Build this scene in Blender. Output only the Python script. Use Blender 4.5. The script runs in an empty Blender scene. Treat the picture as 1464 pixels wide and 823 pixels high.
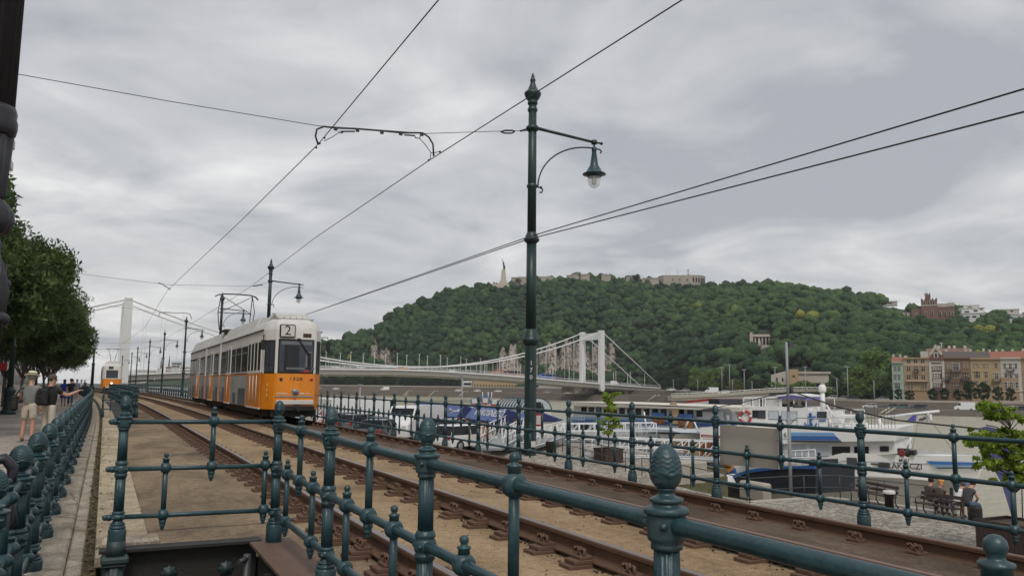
import bpy, math, random
import numpy as np
from mathutils import Vector, Matrix
random.seed(7)
rng = np.random.default_rng(11)
R = math.radians
SC = bpy.context.scene
COL = SC.collection
# ------------------------------------------------------------------ camera
F, PITCH, YAW, ROLL, HC = 1150.77, .1208, .4643, .0107, 1.231
PW, PH = 1464, 823
fwd = Vector((math.sin(YAW)*math.cos(PITCH), math.cos(YAW)*math.cos(PITCH), math.sin(PITCH)))
rt = Vector((math.cos(YAW), -math.sin(YAW), 0)); up = rt.cross(fwd)
rt2 = math.cos(ROLL)*rt + math.sin(ROLL)*up
up2 = -math.sin(ROLL)*rt + math.cos(ROLL)*up
CAM = Vector((0, 0, HC))
cd = bpy.data.cameras.new('camera'); cam = bpy.data.objects.new('camera', cd); COL.objects.link(cam)
m = Matrix((rt2, up2, -fwd)).transposed().to_4x4(); m.translation = CAM; cam.matrix_world = m
cd.sensor_fit = 'HORIZONTAL'; cd.sensor_width = 36; cd.lens = 36*F/PW
cd.clip_start = .05; cd.clip_end = 6000
SC.camera = cam

def ray(px, py): return fwd + rt2*((px-PW/2)/F) + up2*((PH/2-py)/F)
def onz(px, py, z): d = ray(px, py); return CAM + d*((z-HC)/d.z)
def onx(px, py, x): d = ray(px, py); return CAM + d*(x/d.x)
def ony(px, py, y): d = ray(px, py); return CAM + d*(y/d.y)
def dep(px, py, D): return CAM + ray(px, py)*D
class Plane:
    """a vertical surface in the world through point p running along horizontal direction e"""
    def __init__(s, p, e):
        s.p = Vector(p); s.e = Vector((e[0], e[1], 0)).normalized(); s.n = Vector((-s.e.y, s.e.x, 0))
    def at(s, px, py):
        d = ray(px, py); return CAM + d*((s.p-CAM).dot(s.n)/d.dot(s.n))
    def uz(s, px, py):
        q = s.at(px, py); return (q-s.p).dot(s.e), q.z
    def pt(s, u, z, off=0): q = s.p + s.e*u + getattr(s, 'off', s.n)*off; return Vector((q.x, q.y, z))

# ------------------------------------------------------------------ materials
def mat(name, col, rough=.6, metal=0., col2=None, scale=3., fac=.5, bump=0., bscale=40., spec=.5, coat=0., detail=5., stretch=None, streak=None):
    m = bpy.data.materials.new(name); m.use_nodes = True
    nt = m.node_tree; bs = nt.nodes['Principled BSDF']
    bs.inputs['Roughness'].default_value = rough; bs.inputs['Metallic'].default_value = metal
    bs.inputs['Specular IOR Level'].default_value = spec; bs.inputs['Coat Weight'].default_value = coat
    geo = nt.nodes.new('ShaderNodeNewGeometry'); src = geo.outputs['Position']
    if stretch:
        mp = nt.nodes.new('ShaderNodeMapping'); mp.inputs['Scale'].default_value = stretch
        nt.links.new(src, mp.inputs['Vector']); src = mp.outputs['Vector']
    if col2 is None:
        bs.inputs['Base Color'].default_value = (*col, 1)
    else:
        n = nt.nodes.new('ShaderNodeTexNoise'); n.inputs['Scale'].default_value = scale; n.inputs['Detail'].default_value = detail
        n.inputs['Roughness'].default_value = .65
        nt.links.new(src, n.inputs['Vector'])
        r = nt.nodes.new('ShaderNodeValToRGB'); r.color_ramp.elements[0].position = .5-fac*.5; r.color_ramp.elements[1].position = .5+fac*.5
        r.color_ramp.elements[0].color = (*col, 1); r.color_ramp.elements[1].color = (*col2, 1)
        nt.links.new(n.outputs['Fac'], r.inputs['Fac']); nt.links.new(r.outputs['Color'], bs.inputs['Base Color'])
        mr = nt.nodes.new('ShaderNodeMapRange'); mr.inputs['To Min'].default_value = max(0, rough-.1); mr.inputs['To Max'].default_value = min(1, rough+.15)
        nt.links.new(n.outputs['Fac'], mr.inputs['Value']); nt.links.new(mr.outputs['Result'], bs.inputs['Roughness'])
    if bump:
        n2 = nt.nodes.new('ShaderNodeTexNoise'); n2.inputs['Scale'].default_value = bscale; n2.inputs['Detail'].default_value = 4
        nt.links.new(src, n2.inputs['Vector'])
        b = nt.nodes.new('ShaderNodeBump'); b.inputs['Strength'].default_value = bump; b.inputs['Distance'].default_value = .5/bscale
        nt.links.new(n2.outputs['Fac'], b.inputs['Height']); nt.links.new(b.outputs['Normal'], bs.inputs['Normal'])
    return m
def ground(name, dark, mid, light, scale=1., stretch=(1, 1, 1), crack=.0, grit=1., bump=.6):
    """worn outdoor surface: broad stains, fine mottling, dark specks and thin cracks"""
    m = bpy.data.materials.new(name); m.use_nodes = True; nt = m.node_tree; bs = nt.nodes['Principled BSDF']; bs.inputs['Roughness'].default_value = .92; bs.inputs['Specular IOR Level'].default_value = .3
    N, Lk = nt.nodes.new, nt.links.new
    geo = N('ShaderNodeNewGeometry'); mp = N('ShaderNodeMapping'); mp.inputs['Scale'].default_value = stretch; Lk(geo.outputs['Position'], mp.inputs['Vector'])
    def nz(sc, det, rg, src=None):
        n = N('ShaderNodeTexNoise'); n.inputs['Scale'].default_value = sc; n.inputs['Detail'].default_value = det; n.inputs['Roughness'].default_value = rg; n.inputs['Distortion'].default_value = .5
        Lk(src or mp.outputs['Vector'], n.inputs['Vector']); return n.outputs['Fac']
    def rp(src, stops):
        r = N('ShaderNodeValToRGB'); e = r.color_ramp.elements
        e[0].position, e[0].color = stops[0][0], (*stops[0][1], 1); e[1].position, e[1].color = stops[-1][0], (*stops[-1][1], 1)
        for p, c in stops[1:-1]: k = e.new(p); k.color = (*c, 1)
        Lk(src, r.inputs['Fac']); return r.outputs['Color']
    def mul(a, b, f=1.):
        x = N('ShaderNodeMixRGB'); x.blend_type = 'MULTIPLY'; x.inputs['Fac'].default_value = f; Lk(a, x.inputs[1]); Lk(b, x.inputs[2]); return x.outputs['Color']
    c = rp(nz(.9*scale, 8, .68), [(.34, dark), (.5, mid), (.66, light)])
    g = lambda v: (v, v, v)
    c = mul(c, rp(nz(14*scale, 6, .7, geo.outputs['Position']), [(.3, g(.62)), (.5, g(1.)), (.7, g(1.25))]))
    c = mul(c, rp(nz(90, 3, .6, geo.outputs['Position']), [(.36, g(.55)), (.5, g(1.)), (.66, g(1.3))]), grit)
    if crack:
        v = N('ShaderNodeTexVoronoi'); v.feature = 'DISTANCE_TO_EDGE'; v.inputs['Scale'].default_value = crack; v.inputs['Randomness'].default_value = 1
        w = N('ShaderNodeMixRGB'); w.inputs['Fac'].default_value = .12; Lk(geo.outputs['Position'], w.inputs[1]); n = N('ShaderNodeTexNoise'); n.inputs['Scale'].default_value = 3; n.inputs['Detail'].default_value = 5; Lk(geo.outputs['Position'], n.inputs['Vector']); Lk(n.outputs['Color'], w.inputs[2]); Lk(w.outputs['Color'], v.inputs['Vector'])
        c = mul(c, rp(v.outputs['Distance'], [(.0, g(.35)), (.012, g(1.)), (1, g(1.))]))
    Lk(c, bs.inputs['Base Color'])
    b = N('ShaderNodeBump'); b.inputs['Strength'].default_value = bump; b.inputs['Distance'].default_value = .012; Lk(nz(45, 8, .7, geo.outputs['Position']), b.inputs['Height']); Lk(b.outputs['Normal'], bs.inputs['Normal'])
    return m
def old_paint(name, dark, light, chip):
    """thick repainted ironwork: mottled colour, lumps under the paint, dusty patches and small rusty chips"""
    m = mat(name, dark, .36, col2=light, scale=9, fac=.5, bump=.28, bscale=60); nt = m.node_tree; bs = nt.nodes['Principled BSDF']; N, Lk = nt.nodes.new, nt.links.new
    geo = N('ShaderNodeNewGeometry'); col = bs.inputs['Base Color'].links[0].from_socket
    for sc, lo, hi, c, f in ((55, .655, .68, chip, .85), (5, .52, .75, (.075, .085, .08), .45), (160, .68, .72, (.09, .10, .095), .5)):
        n = N('ShaderNodeTexNoise'); n.inputs['Scale'].default_value = sc; n.inputs['Detail'].default_value = 6; n.inputs['Roughness'].default_value = .6; Lk(geo.outputs['Position'], n.inputs['Vector'])
        mr = N('ShaderNodeMapRange'); mr.inputs['From Min'].default_value = lo; mr.inputs['From Max'].default_value = hi; mr.inputs['To Max'].default_value = f; Lk(n.outputs['Fac'], mr.inputs['Value'])
        x = N('ShaderNodeMixRGB'); Lk(mr.outputs['Result'], x.inputs['Fac']); Lk(col, x.inputs[1]); x.inputs[2].default_value = (*c, 1); col = x.outputs['Color']
    Lk(col, bs.inputs['Base Color']); return m
def glass(name, col, rough=.08, col2=None, scale=1.2):
    m = mat(name, col, rough, spec=.16, col2=col2, scale=scale, fac=.7); return m
def emit(name, col, s):
    m = bpy.data.materials.new(name); m.use_nodes = True
    b = m.node_tree.nodes['Principled BSDF']; b.inputs['Base Color'].default_value = (*col, 1)
    b.inputs['Emission Color'].default_value = (*col, 1); b.inputs['Emission Strength'].default_value = s
    return m
def clear(name):
    m = bpy.data.materials.new(name); m.use_nodes = True
    b = m.node_tree.nodes['Principled BSDF']; b.inputs['Base Color'].default_value = (.9, .92, .92, 1)
    b.inputs['Roughness'].default_value = .05; b.inputs['Alpha'].default_value = .35; b.inputs['Specular IOR Level'].default_value = .8
    return m

M = {}
M['teal'] = old_paint('teal_paint', (.009, .034, .043), (.026, .070, .082), (.07, .04, .025))
M['tealdirt'] = mat('teal_paint_dirty', (.014, .038, .042), .5, col2=(.030, .048, .045), scale=9, fac=.5, bump=.3, bscale=70)
M['green'] = mat('dark_green_paint', (.008, .026, .024), .4, col2=(.012, .036, .034), scale=4, fac=.6, bump=.12, bscale=60)
M['iron'] = mat('cast_iron', (.012, .012, .018), .42, col2=(.024, .024, .032), scale=12, fac=.6, bump=.3, bscale=50)
M['black'] = mat('black_rubber', (.01, .01, .01), .7)
M['wire'] = mat('wire_metal', (.02, .02, .022), .5)
M['rust'] = mat('rusty_steel', (.075, .040, .025), .8, col2=(.14, .078, .048), scale=14, fac=.7, bump=.5, bscale=90)
M['rustdark'] = mat('dark_rust', (.036, .022, .016), .85, col2=(.075, .045, .032), scale=12, fac=.7, bump=.5, bscale=80)
M['pit'] = mat('sooty_girder', (.010, .011, .010), .7, col2=(.030, .026, .021), scale=6, fac=.6, bump=.5, bscale=60)  # near-black girder colour with faint brown mottling
M['rustflange'] = mat('rusty_flange', (.085, .048, .033), .75, col2=(.15, .095, .068), scale=5, fac=.6, bump=.4, bscale=60)
M['railhead'] = mat('polished_rail', (.30, .27, .26), .38, metal=.75, col2=(.22, .17, .15), scale=10, fac=.5, stretch=(6, .3, 6))
M['railhead2'] = mat('worn_rail', (.16, .10, .08), .5, metal=.3, col2=(.22, .15, .12), scale=10, fac=.5, stretch=(6, .3, 6))
M['sand'] = ground('sandy_concrete', (.185, .125, .068), (.285, .20, .115), (.36, .265, .16), 1.3, (1, .5, 1), 0., 1.)
M['deck'] = ground('brown_concrete', (.095, .07, .046), (.205, .15, .095), (.30, .225, .148), .8, (1, .5, 1), .22, .9)
M['deckdark'] = ground('oily_concrete', (.055, .039, .028), (.10, .072, .051), (.155, .115, .082), 1.2, (1, .4, 1), 0., .9)
M['stone'] = ground('limestone', (.28, .225, .165), (.45, .385, .30), (.58, .51, .415), 2.6, (1, 1, 1), .9, 1., 1.)
M['paver'] = ground('paver_stone', (.24, .19, .125), (.375, .31, .215), (.47, .395, .29), 1.6, (1, 1, 1), 0., .9, .8)
M['prom'] = ground('promenade_asphalt', (.25, .22, .19), (.35, .31, .27), (.42, .375, .33), .6, (1, .6, 1), .18, .6)
M['white'] = mat('white_paint', (.66, .66, .65), .4, col2=(.78, .78, .77), scale=.7, fac=.6)
M['whitemet'] = mat('white_metal', (.70, .71, .72), .45)
M['offwhite'] = mat('off_white', (.50, .49, .46), .5, col2=(.60, .59, .55), scale=1.5, fac=.7)
M['grey'] = mat('grey_metal', (.22, .23, .24), .5, col2=(.28, .29, .30), scale=3, fac=.6)
M['darkgrey'] = mat('dark_grey', (.05, .052, .056), .5)
M['yellow'] = mat('tram_yellow', (.58, .175, .006), .42, col2=(.80, .27, .01), scale=2.2, fac=.5, coat=.2, detail=9, stretch=(1.5, 1.5, .5))
M['tramwhite'] = mat('tram_white', (.60, .585, .545), .5, col2=(.78, .765, .72), scale=2.4, fac=.5, detail=9, stretch=(1.6, 1.6, .35))
M['tramroof'] = mat('tram_roof', (.46, .45, .43), .7, col2=(.64, .63, .60), scale=2.5, fac=.5, detail=9)
M['glass'] = glass('dark_glass', (.008, .009, .010), .12, col2=(.02, .022, .025))
M['windscreen'] = glass('windscreen_glass', (.04, .047, .06), .05, col2=(.075, .085, .10), scale=2.5)
M['red'] = mat('red_paint', (.42, .02, .02), .5)
M['blue'] = mat('blue_paint', (.03, .10, .32), .45, col2=(.04, .13, .38), scale=1, fac=.6)
M['navy'] = mat('navy_paint', (.006, .008, .013), .6, col2=(.014, .019, .03), scale=1.5, fac=.6)
M['brownwood'] = mat('brown_slat', (.035, .022, .018), .7, col2=(.06, .036, .03), scale=8, fac=.6)
M['skin'] = mat('skin', (.48, .27, .19), .55)
M['lamp_lit'] = emit('lit_headlamp', (1, .93, .72), 3)
M['clear'] = clear('clear_glass')
M['darktext'] = mat('dark_lettering', (.02, .02, .03), .6)
M['whitetext'] = mat('white_lettering', (.6, .6, .62), .6)

# ------------------------------------------------------------------ mesh builder
class MB:
    def __init__(s): s.v = []; s.f = []; s.m = []; s.s = []
    def add(s, vs, fs, mi=0, sm=False):
        o = len(s.v); s.v.extend([tuple(q) for q in vs])
        s.f.extend([tuple(i+o for i in q) for q in fs]); s.m.extend([mi]*len(fs)); s.s.extend([sm]*len(fs)); return s
    def box(s, c, d, mi=0, ax=None, bev=0.):
        """c centre, d full sizes, ax optional 3 axes"""
        c = Vector(c); ax = ax or (Vector((1, 0, 0)), Vector((0, 1, 0)), Vector((0, 0, 1)))
        a, b, e = [Vector(ax[i])*(d[i]/2) for i in range(3)]
        if bev <= 0:
            vs = [c+sx*a+sy*b+sz*e for sx in (-1, 1) for sy in (-1, 1) for sz in (-1, 1)]
            fs = [(0, 1, 3, 2), (4, 6, 7, 5), (0, 4, 5, 1), (2, 3, 7, 6), (0, 2, 6, 4), (1, 5, 7, 3)]
            return s.add(vs, fs, mi)
        k = [1-bev/max(1e-6, d[i]/2) for i in range(3)]
        vs = []; idx = {}
        for sx in (-1, 1):
            for sy in (-1, 1):
                for sz in (-1, 1):
                    for w in range(3):
                        q = [sx*k[0], sy*k[1], sz*k[2]]; q[w] = (sx, sy, sz)[w]
                        idx[(sx, sy, sz, w)] = len(vs); vs.append(c+a*q[0]+b*q[1]+e*q[2])
        fs = []
        I = lambda x, y, z, w: idx[(x, y, z, w)]
        for t in (-1, 1):
            fs.append(tuple(I(t, y, z, 0) for y, z in ((-1, -1), (1, -1), (1, 1), (-1, 1)))[::t])
            fs.append(tuple(I(x, t, z, 1) for x, z in ((-1, -1), (-1, 1), (1, 1), (1, -1)))[::t])
            fs.append(tuple(I(x, y, t, 2) for x, y in ((-1, -1), (1, -1), (1, 1), (-1, 1)))[::t])
            for u in (-1, 1):
                fs.append((I(t, u, -1, 0), I(t, u, 1, 0), I(t, u, 1, 1), I(t, u, -1, 1)))
                fs.append((I(t, -1, u, 0), I(t, 1, u, 0), I(t, 1, u, 2), I(t, -1, u, 2)))
                fs.append((I(-1, t, u, 1), I(1, t, u, 1), I(1, t, u, 2), I(-1, t, u, 2)))
        for sx in (-1, 1):
            for sy in (-1, 1):
                for sz in (-1, 1): fs.append(tuple(I(sx, sy, sz, w) for w in range(3)))
        return s.add(vs, fs, mi)
    def tube(s, pts, r, n=8, mi=0, cap=True, sm=True):
        pts = [Vector(p) for p in pts]; L = len(pts)
        rs = list(r) if isinstance(r, (list, tuple)) else [r]*L
        t0 = (pts[1]-pts[0]).normalized()
        ref = Vector((0, 0, 1)) if abs(t0.z) < .9 else Vector((1, 0, 0))
        u = t0.cross(ref).normalized(); vs = []
        for i, p in enumerate(pts):
            t = (pts[min(i+1, L-1)]-pts[max(i-1, 0)]).normalized()
            u = (u-t*u.dot(t)).normalized(); w = t.cross(u)
            for k in range(n):
                a = 2*math.pi*k/n; vs.append(p+(u*math.cos(a)+w*math.sin(a))*rs[i])
        fs = [(i*n+k, i*n+(k+1) % n, (i+1)*n+(k+1) % n, (i+1)*n+k) for i in range(L-1) for k in range(n)]
        s.add(vs, fs, mi, sm)
        if cap:
            o = len(s.v)-len(vs)
            s.f.append(tuple(o+k for k in range(n))[::-1]); s.f.append(tuple(o+(L-1)*n+k for k in range(n))); s.m += [mi]*2; s.s += [False]*2
        return s
    def lathe(s, prof, n=16, o=(0, 0, 0), ax=(0, 0, 1), mi=0, flute=None, sm=True, ph=0.):
        """prof: (r, h) along axis; flute(i, theta)-> multiplier"""
        o = Vector(o); ax = Vector(ax).normalized()
        ref = Vector((1, 0, 0)) if abs(ax.x) < .9 else Vector((0, 1, 0))
        u = (ref-ax*ref.dot(ax)).normalized(); w = ax.cross(u); vs = []
        for i, (r, h) in enumerate(prof):
            for k in range(n):
                a = 2*math.pi*k/n+ph; q = r*(flute(i, a, k) if flute else 1)
                vs.append(o+ax*h+(u*math.cos(a)+w*math.sin(a))*q)
        L = len(prof)
        fs = [(i*n+k, i*n+(k+1) % n, (i+1)*n+(k+1) % n, (i+1)*n+k) for i in range(L-1) for k in range(n)]
        s.add(vs, fs, mi, sm); b = len(s.v)-len(vs)
        s.f.append(tuple(b+k for k in range(n))[::-1]); s.f.append(tuple(b+(L-1)*n+k for k in range(n))); s.m += [mi]*2; s.s += [False]*2
        return s
    def ball(s, c, r, n=10, mi=0, sc=(1, 1, 1)):
        c = Vector(c); vs = []; h = max(4, n//2)
        for i in range(1, h):
            t = math.pi*i/h
            for k in range(n):
                a = 2*math.pi*k/n
                vs.append(c+Vector((math.sin(t)*math.cos(a)*r*sc[0], math.sin(t)*math.sin(a)*r*sc[1], math.cos(t)*r*sc[2])))
        fs = [(i*n+k, (i+1)*n+k, (i+1)*n+(k+1) % n, i*n+(k+1) % n) for i in range(h-2) for k in range(n)]
        vs += [c+Vector((0, 0, r*sc[2])), c-Vector((0, 0, r*sc[2]))]; a = len(vs)-2
        fs += [(a, k, (k+1) % n) for k in range(n)]+[(a+1, (h-2)*n+(k+1) % n, (h-2)*n+k) for k in range(n)]
        return s.add(vs, fs, mi, True)
    def prism(s, poly, d, mi=0, mcap=None):
        """poly: world points of a planar outline; d: extrusion vector"""
        d = Vector(d); a = [Vector(p) for p in poly]; n = len(a)
        vs = a+[p+d for p in a]
        s.add(vs, [(i, (i+1) % n, n+(i+1) % n, n+i) for i in range(n)], mi)
        o = len(s.v)-2*n; mc = mi if mcap is None else mcap
        s.f += [tuple(o+i for i in range(n))[::-1], tuple(o+n+i for i in range(n))]; s.m += [mc]*2; s.s += [False]*2
        return s
    def quad(s, a, b, c, d, mi=0): return s.add([a, b, c, d], [(0, 1, 2, 3)], mi)
    def sheet(s, rows, mi=0, sm=False):
        w = len(rows[0]); vs = [p for r in rows for p in r]
        return s.add(vs, [(i*w+j, i*w+j+1, (i+1)*w+j+1, (i+1)*w+j) for i in range(len(rows)-1) for j in range(w-1)], mi, sm)
    def mesh(s, name, mats, off=None):
        me = bpy.data.meshes.new(name)
        vs = s.v if off is None else [(x-off[0], y-off[1], z-off[2]) for x, y, z in s.v]
        me.from_pydata(vs, [], s.f)
        for q in mats: me.materials.append(q)
        me.polygons.foreach_set('material_index', s.m); me.polygons.foreach_set('use_smooth', s.s)
        me.update(); return me

def link(name, me, parent=None, loc=None, rot=None):
    o = bpy.data.objects.new(name, me); COL.objects.link(o)
    if parent: o.parent = parent
    if loc is not None: o.location = loc
    if rot is not None: o.rotation_euler = rot
    return o
def tag(o, label=None, cat=None, group=None, kind=None):
    if label: o['label'] = label
    if cat: o['category'] = cat
    if group: o['group'] = group
    if kind: o['kind'] = kind
    return o
def wloc(o):
    p = Vector((0, 0, 0))
    while o: p += o.location; o = o.parent
    return p
def thing(name, label, cat, loc=(0, 0, 0), group=None, rz=0):
    o = bpy.data.objects.new(name, None); COL.objects.link(o); o.location = loc; o.rotation_euler = (0, 0, rz)
    o.empty_display_size = .2
    return tag(o, label, cat, group)
def ml(x): return [M[q] if isinstance(q, str) else q for q in (x if isinstance(x, (list, tuple)) else [x])]
def part(mb, name, mats, parent, local=False, label=None):
    """mb in world coordinates (parent unrotated) or local ones"""
    me = mb.mesh(name, ml(mats), None if local else wloc(parent))
    o = link(name, me, parent)
    if label: o['label'] = label
    return o
def solo(mb, name, mats, label=None, cat=None, group=None, kind=None, base=None, smooth=None):
    """a thing (or setting) that is one mesh, with its origin at its base"""
    if base is None:
        a = np.array(mb.v); base = ((a[:, 0].min()+a[:, 0].max())/2, (a[:, 1].min()+a[:, 1].max())/2, a[:, 2].min())
    o = link(name, mb.mesh(name, ml(mats), base), loc=base)
    return tag(o, label, cat, group, kind)
KIDS = {}
def tree_copy(o, kids, parent=None):
    c = o.copy(); COL.objects.link(c)
    if parent: c.parent = parent
    for ch in kids.get(o, ()): tree_copy(ch, kids, c)
    return c
def kidmap(root):
    d = {}
    for x in COL.objects:
        if x.parent: d.setdefault(x.parent, []).append(x)
    return d
def dup(root, loc, rz=None, label=None, kids=None):
    c = tree_copy(root, kids or kidmap(root)); c.location = loc
    if rz is not None: c.rotation_euler = (0, 0, rz)
    if label: c['label'] = label
    return c
def text(s, size, depth=.004, bold=0.):
    """lettering as a mesh builder in its own xy plane, centred"""
    cu = bpy.data.curves.new('lettering', 'FONT'); cu.body = s; cu.size = size; cu.align_x = 'CENTER'; cu.align_y = 'CENTER'; cu.extrude = depth; cu.offset = bold*size; cu.resolution_u = 2
    o = bpy.data.objects.new('lettering', cu); COL.objects.link(o)
    dg = bpy.context.evaluated_depsgraph_get(); dg.update()
    me = bpy.data.meshes.new_from_object(o.evaluated_get(dg))
    b = MB(); b.v = [tuple(v.co) for v in me.vertices]; b.f = [tuple(p.vertices) for p in me.polygons]; b.m = [0]*len(b.f); b.s = [False]*len(b.f)
    bpy.data.objects.remove(o); bpy.data.curves.remove(cu); bpy.data.meshes.remove(me)
    return b
def put_text(mb, s, size, o, ex, ey, mi=0, wmax=None, bold=0.):
    t = text(s, size, .003, bold)
    o = Vector(o); ex = Vector(ex).normalized(); ey = Vector(ey).normalized(); ez = ex.cross(ey)
    k = 1.
    if wmax:
        xs = [v[0] for v in t.v]; w = max(xs)-min(xs); k = wmax/w
    mb.add([o+ex*v[0]*k+ey*v[1]+ez*v[2] for v in t.v], t.f, mi)
    return mb
def scribble(mb, pts, amp, r, upv=Vector((0, 0, 1)), mi=0):
    """writing too small to read: a loopy line of paint"""
    g = random.Random(len(pts)); out = []
    for i, p in enumerate(pts): out.append(p+Vector(upv)*amp*g.uniform(-1, 1))
    k = 0
    while k < len(out)-1:
        n = g.randint(2, 5); seg = out[k:k+n+1]
        if len(seg) > 1: mb.tube(seg, r, 4, mi)
        k += n+1
    return mb
def curve_x(y):
    """sideways drift of the tracks, which bend gently away from the river"""
    return -.00034*max(0., y-30)**2
# ------------------------------------------------------------------ track deck, promenade, coping
ZD = -.205
def ys(a, b, step): n = max(1, int(math.ceil((b-a)/step))); return [a+(b-a)*i/n for i in range(n+1)]
def strip(x0, x1, y0, y1, z, step=6):
    b = MB(); rows = [[(x0+curve_x(y), y, z), (x1+curve_x(y), y, z)] for y in ys(y0, y1, step)]
    return b.sheet(rows)
X1, X2, X3, X4 = 2.126, 3.626, 5.083, 6.583
def deckstrip(name, x0, x1, y0, y1, z, m): solo(strip(x0, x1, y0, y1, z), name, m, kind='structure', base=(0, 0, 0))
deckstrip('track_deck', .46, X1+.02, 7.14, 320, ZD, 'deck')
deckstrip('track_deck', 1.40, X1+.02, -6, 7.14, ZD, 'deck')
deckstrip('track_deck', X1+.02, X3-.1, -6, 320, ZD+.004, 'sand')
deckstrip('track_deck', X3-.1, X4+.02, -6, 320, ZD, 'deckdark')
b = MB()
for y0, y1 in zip(ys(-6, 320, 8)[:-1], ys(-6, 320, 8)[1:]):
    p = [(6.75+curve_x(y0), y0, -.5), (7.62+curve_x(y0), y0, -.5), (7.62+curve_x(y0), y0, -.30), (6.75+curve_x(y0), y0, -.23)]
    q = [(x-curve_x(y0)+curve_x(y1), y1, z) for x, _, z in p]
    b.add(p+q, [(0, 1, 5, 4), (1, 2, 6, 5), (2, 3, 7, 6), (3, 0, 4, 7)])
solo(b, 'kerb_ledge', 'deckdark', kind='structure', base=(0, 0, 0))
deckstrip('track_deck', X4+.02, 6.8, -6, 320, ZD-.002, 'deckdark')
deckstrip('promenade_pavement', -26, -.74, -6, 320, -.40, 'prom')

# coping stones along the promenade edge: a row of separate blocks, one wall
b = MB(); y = -5.
while y < 150:
    L = 1.55 + .25*random.random(); c = curve_x(y+L/2)
    dz = random.uniform(-.006, .006)
    b.box((-.475+c+random.uniform(-.006, .006), y+L/2, -.47+dz), (.53, L-.012, .26), bev=.022)
    y += L
wall = thing('stone_coping', 'pale stone coping wall that carries the railing beside the promenade', 'stone wall', (-.47, 6, -.6))
part(b, 'coping_block', 'stone', wall)
b = MB(); y = -5.
while y < 150:
    L = 1.1+.5*random.random(); c = curve_x(y+L/2)
    b.box((-.135+c, y+L/2, -.49+random.uniform(-.01, .01)), (.145, L-.015, .22), bev=.02); y += L
part(b, 'lower_ledge', 'stone', wall)
# strip of large pavers between the ledge and the deck
b = MB(); y = 6.98
y = 7.45
while y < 110:
    L = .42+.16*random.random(); c = curve_x(y+L/2)
    b.box((.232+c, y+L/2, -.21+random.uniform(-.006, .006)), (.43, L-.012, .09), bev=.008); y += L
solo(b, 'paver_path', 'paver', kind='structure', base=(0, 0, 0))
b = MB(); b.sheet([[(-.07+curve_x(y), y, -.32), (.03+curve_x(y), y, -.30)] for y in ys(-5, 110, 6)])
M['soil'] = mat('soil_and_moss', (.04, .032, .02), 1., col2=(.11, .085, .05), scale=9, fac=.7, bump=.8, bscale=60)
solo(b, 'gutter_ground', 'soil', kind='structure', base=(0, 0, 0))
# weeds and dry leaves caught in the gutter
M['dryleaf'] = mat('dry_leaf', (.14, .085, .04), .9, col2=(.07, .08, .025), scale=6, fac=.5)
b = MB()
for i in range(1500):
    y = 7+abs(random.gauss(0, 1))*16; x = random.gauss(-.02, .03)+curve_x(y); s = random.uniform(.008, .028)
    if random.random() < .12: x += random.uniform(0, .2)
    z = -.30+random.random()*.10 if x < .03 else -.158
    a = random.uniform(0, 6.28); t = random.uniform(-.7, .7)
    e = Vector((math.cos(a), math.sin(a), t))*s; g = Vector((-math.sin(a), math.cos(a), random.uniform(-.5, .5)))*s*.6
    p = Vector((x, y, z)); b.add([p-e, p+g, p+e*1.1, p-g], [(0, 1, 2, 3)])
solo(b, 'fallen_leaves', 'dryleaf', kind='stuff', base=(0, 8, -.3))

# ------------------------------------------------------------------ opening in the deck with its girders
pit = MB()
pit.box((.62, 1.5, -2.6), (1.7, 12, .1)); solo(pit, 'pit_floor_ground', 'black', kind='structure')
g = thing('steel_girder', 'rusty riveted steel girder closing the end of the deck opening, with cast rosettes', 'girder', (.6, 6.9, -.7))
b = MB(); b.box((.64, 7.14, -.40), (1.15, .03, .62)); b.box((.64, 7.11, -.06), (1.20, .17, .022)); b.box((.64, 7.11, -.70), (1.20, .13, .03))
for i in range(16): b.ball((.14+i*.067, 7.12, -.63), .011, 8)
part(b, 'girder_plate', 'pit', g)
for x in (.55, .98):
    b = MB()
    b.lathe([(.06, 0), (.054, .012), (.03, .014), (.026, .022), (.004, .026)], 40, (x, 7.124, -.27), (0, -1, 0), flute=lambda i, a, k: 1+.10*math.cos(8*a) if i < 2 else 1)
    part(b, 'rosette', 'tealdirt', g)
g2 = thing('steel_girder', 'rusty steel girder under the close railing beside the nearest rail, running past the opening', 'girder', (1.3, 2, -.7))
b = MB(); b.box((1.31, 2.05, -.068), (.34, 10.1, .022)); part(b, 'top_flange', 'rustflange', g2)
b = MB(); b.box((1.2, 1.9, -.42), (.03, 9.9, .64))
for i in range(7): b.box((1.15, 6.1-i*.9, -.42), (.1, .02, .6))
part(b, 'girder_web', 'pit', g2)
b = MB(); b.tube([(1.10, 6.85, -.12), (1.10, 6.85, -1.2)], .03, 10); b.tube([(1.03, 6.78, -.16), (1.10, 6.84, -.15)], .02, 8)
part(b, 'drain_pipe', 'darkgrey', g2)
b = MB(); b.box((.27, 7.36, -.045), (.42, .30, .05), bev=.012)
b.box((.27, 7.30, -.12), (.40, .12, .1), 1)
solo(b, 'grey_stone_slab', ['stone', 'rustdark'], 'grey stone slab bridging the girder end behind the corner post', 'stone slab')
b = MB(); b.tube([(-.03, 3, -.62), (-.03, 6.9, -.60), (.0, 7.4, -.45)], .018, 8)
solo(b, 'drain_pipe', 'grey', 'thin grey conduit running along the foot of the coping ledge', 'pipe')

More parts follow.
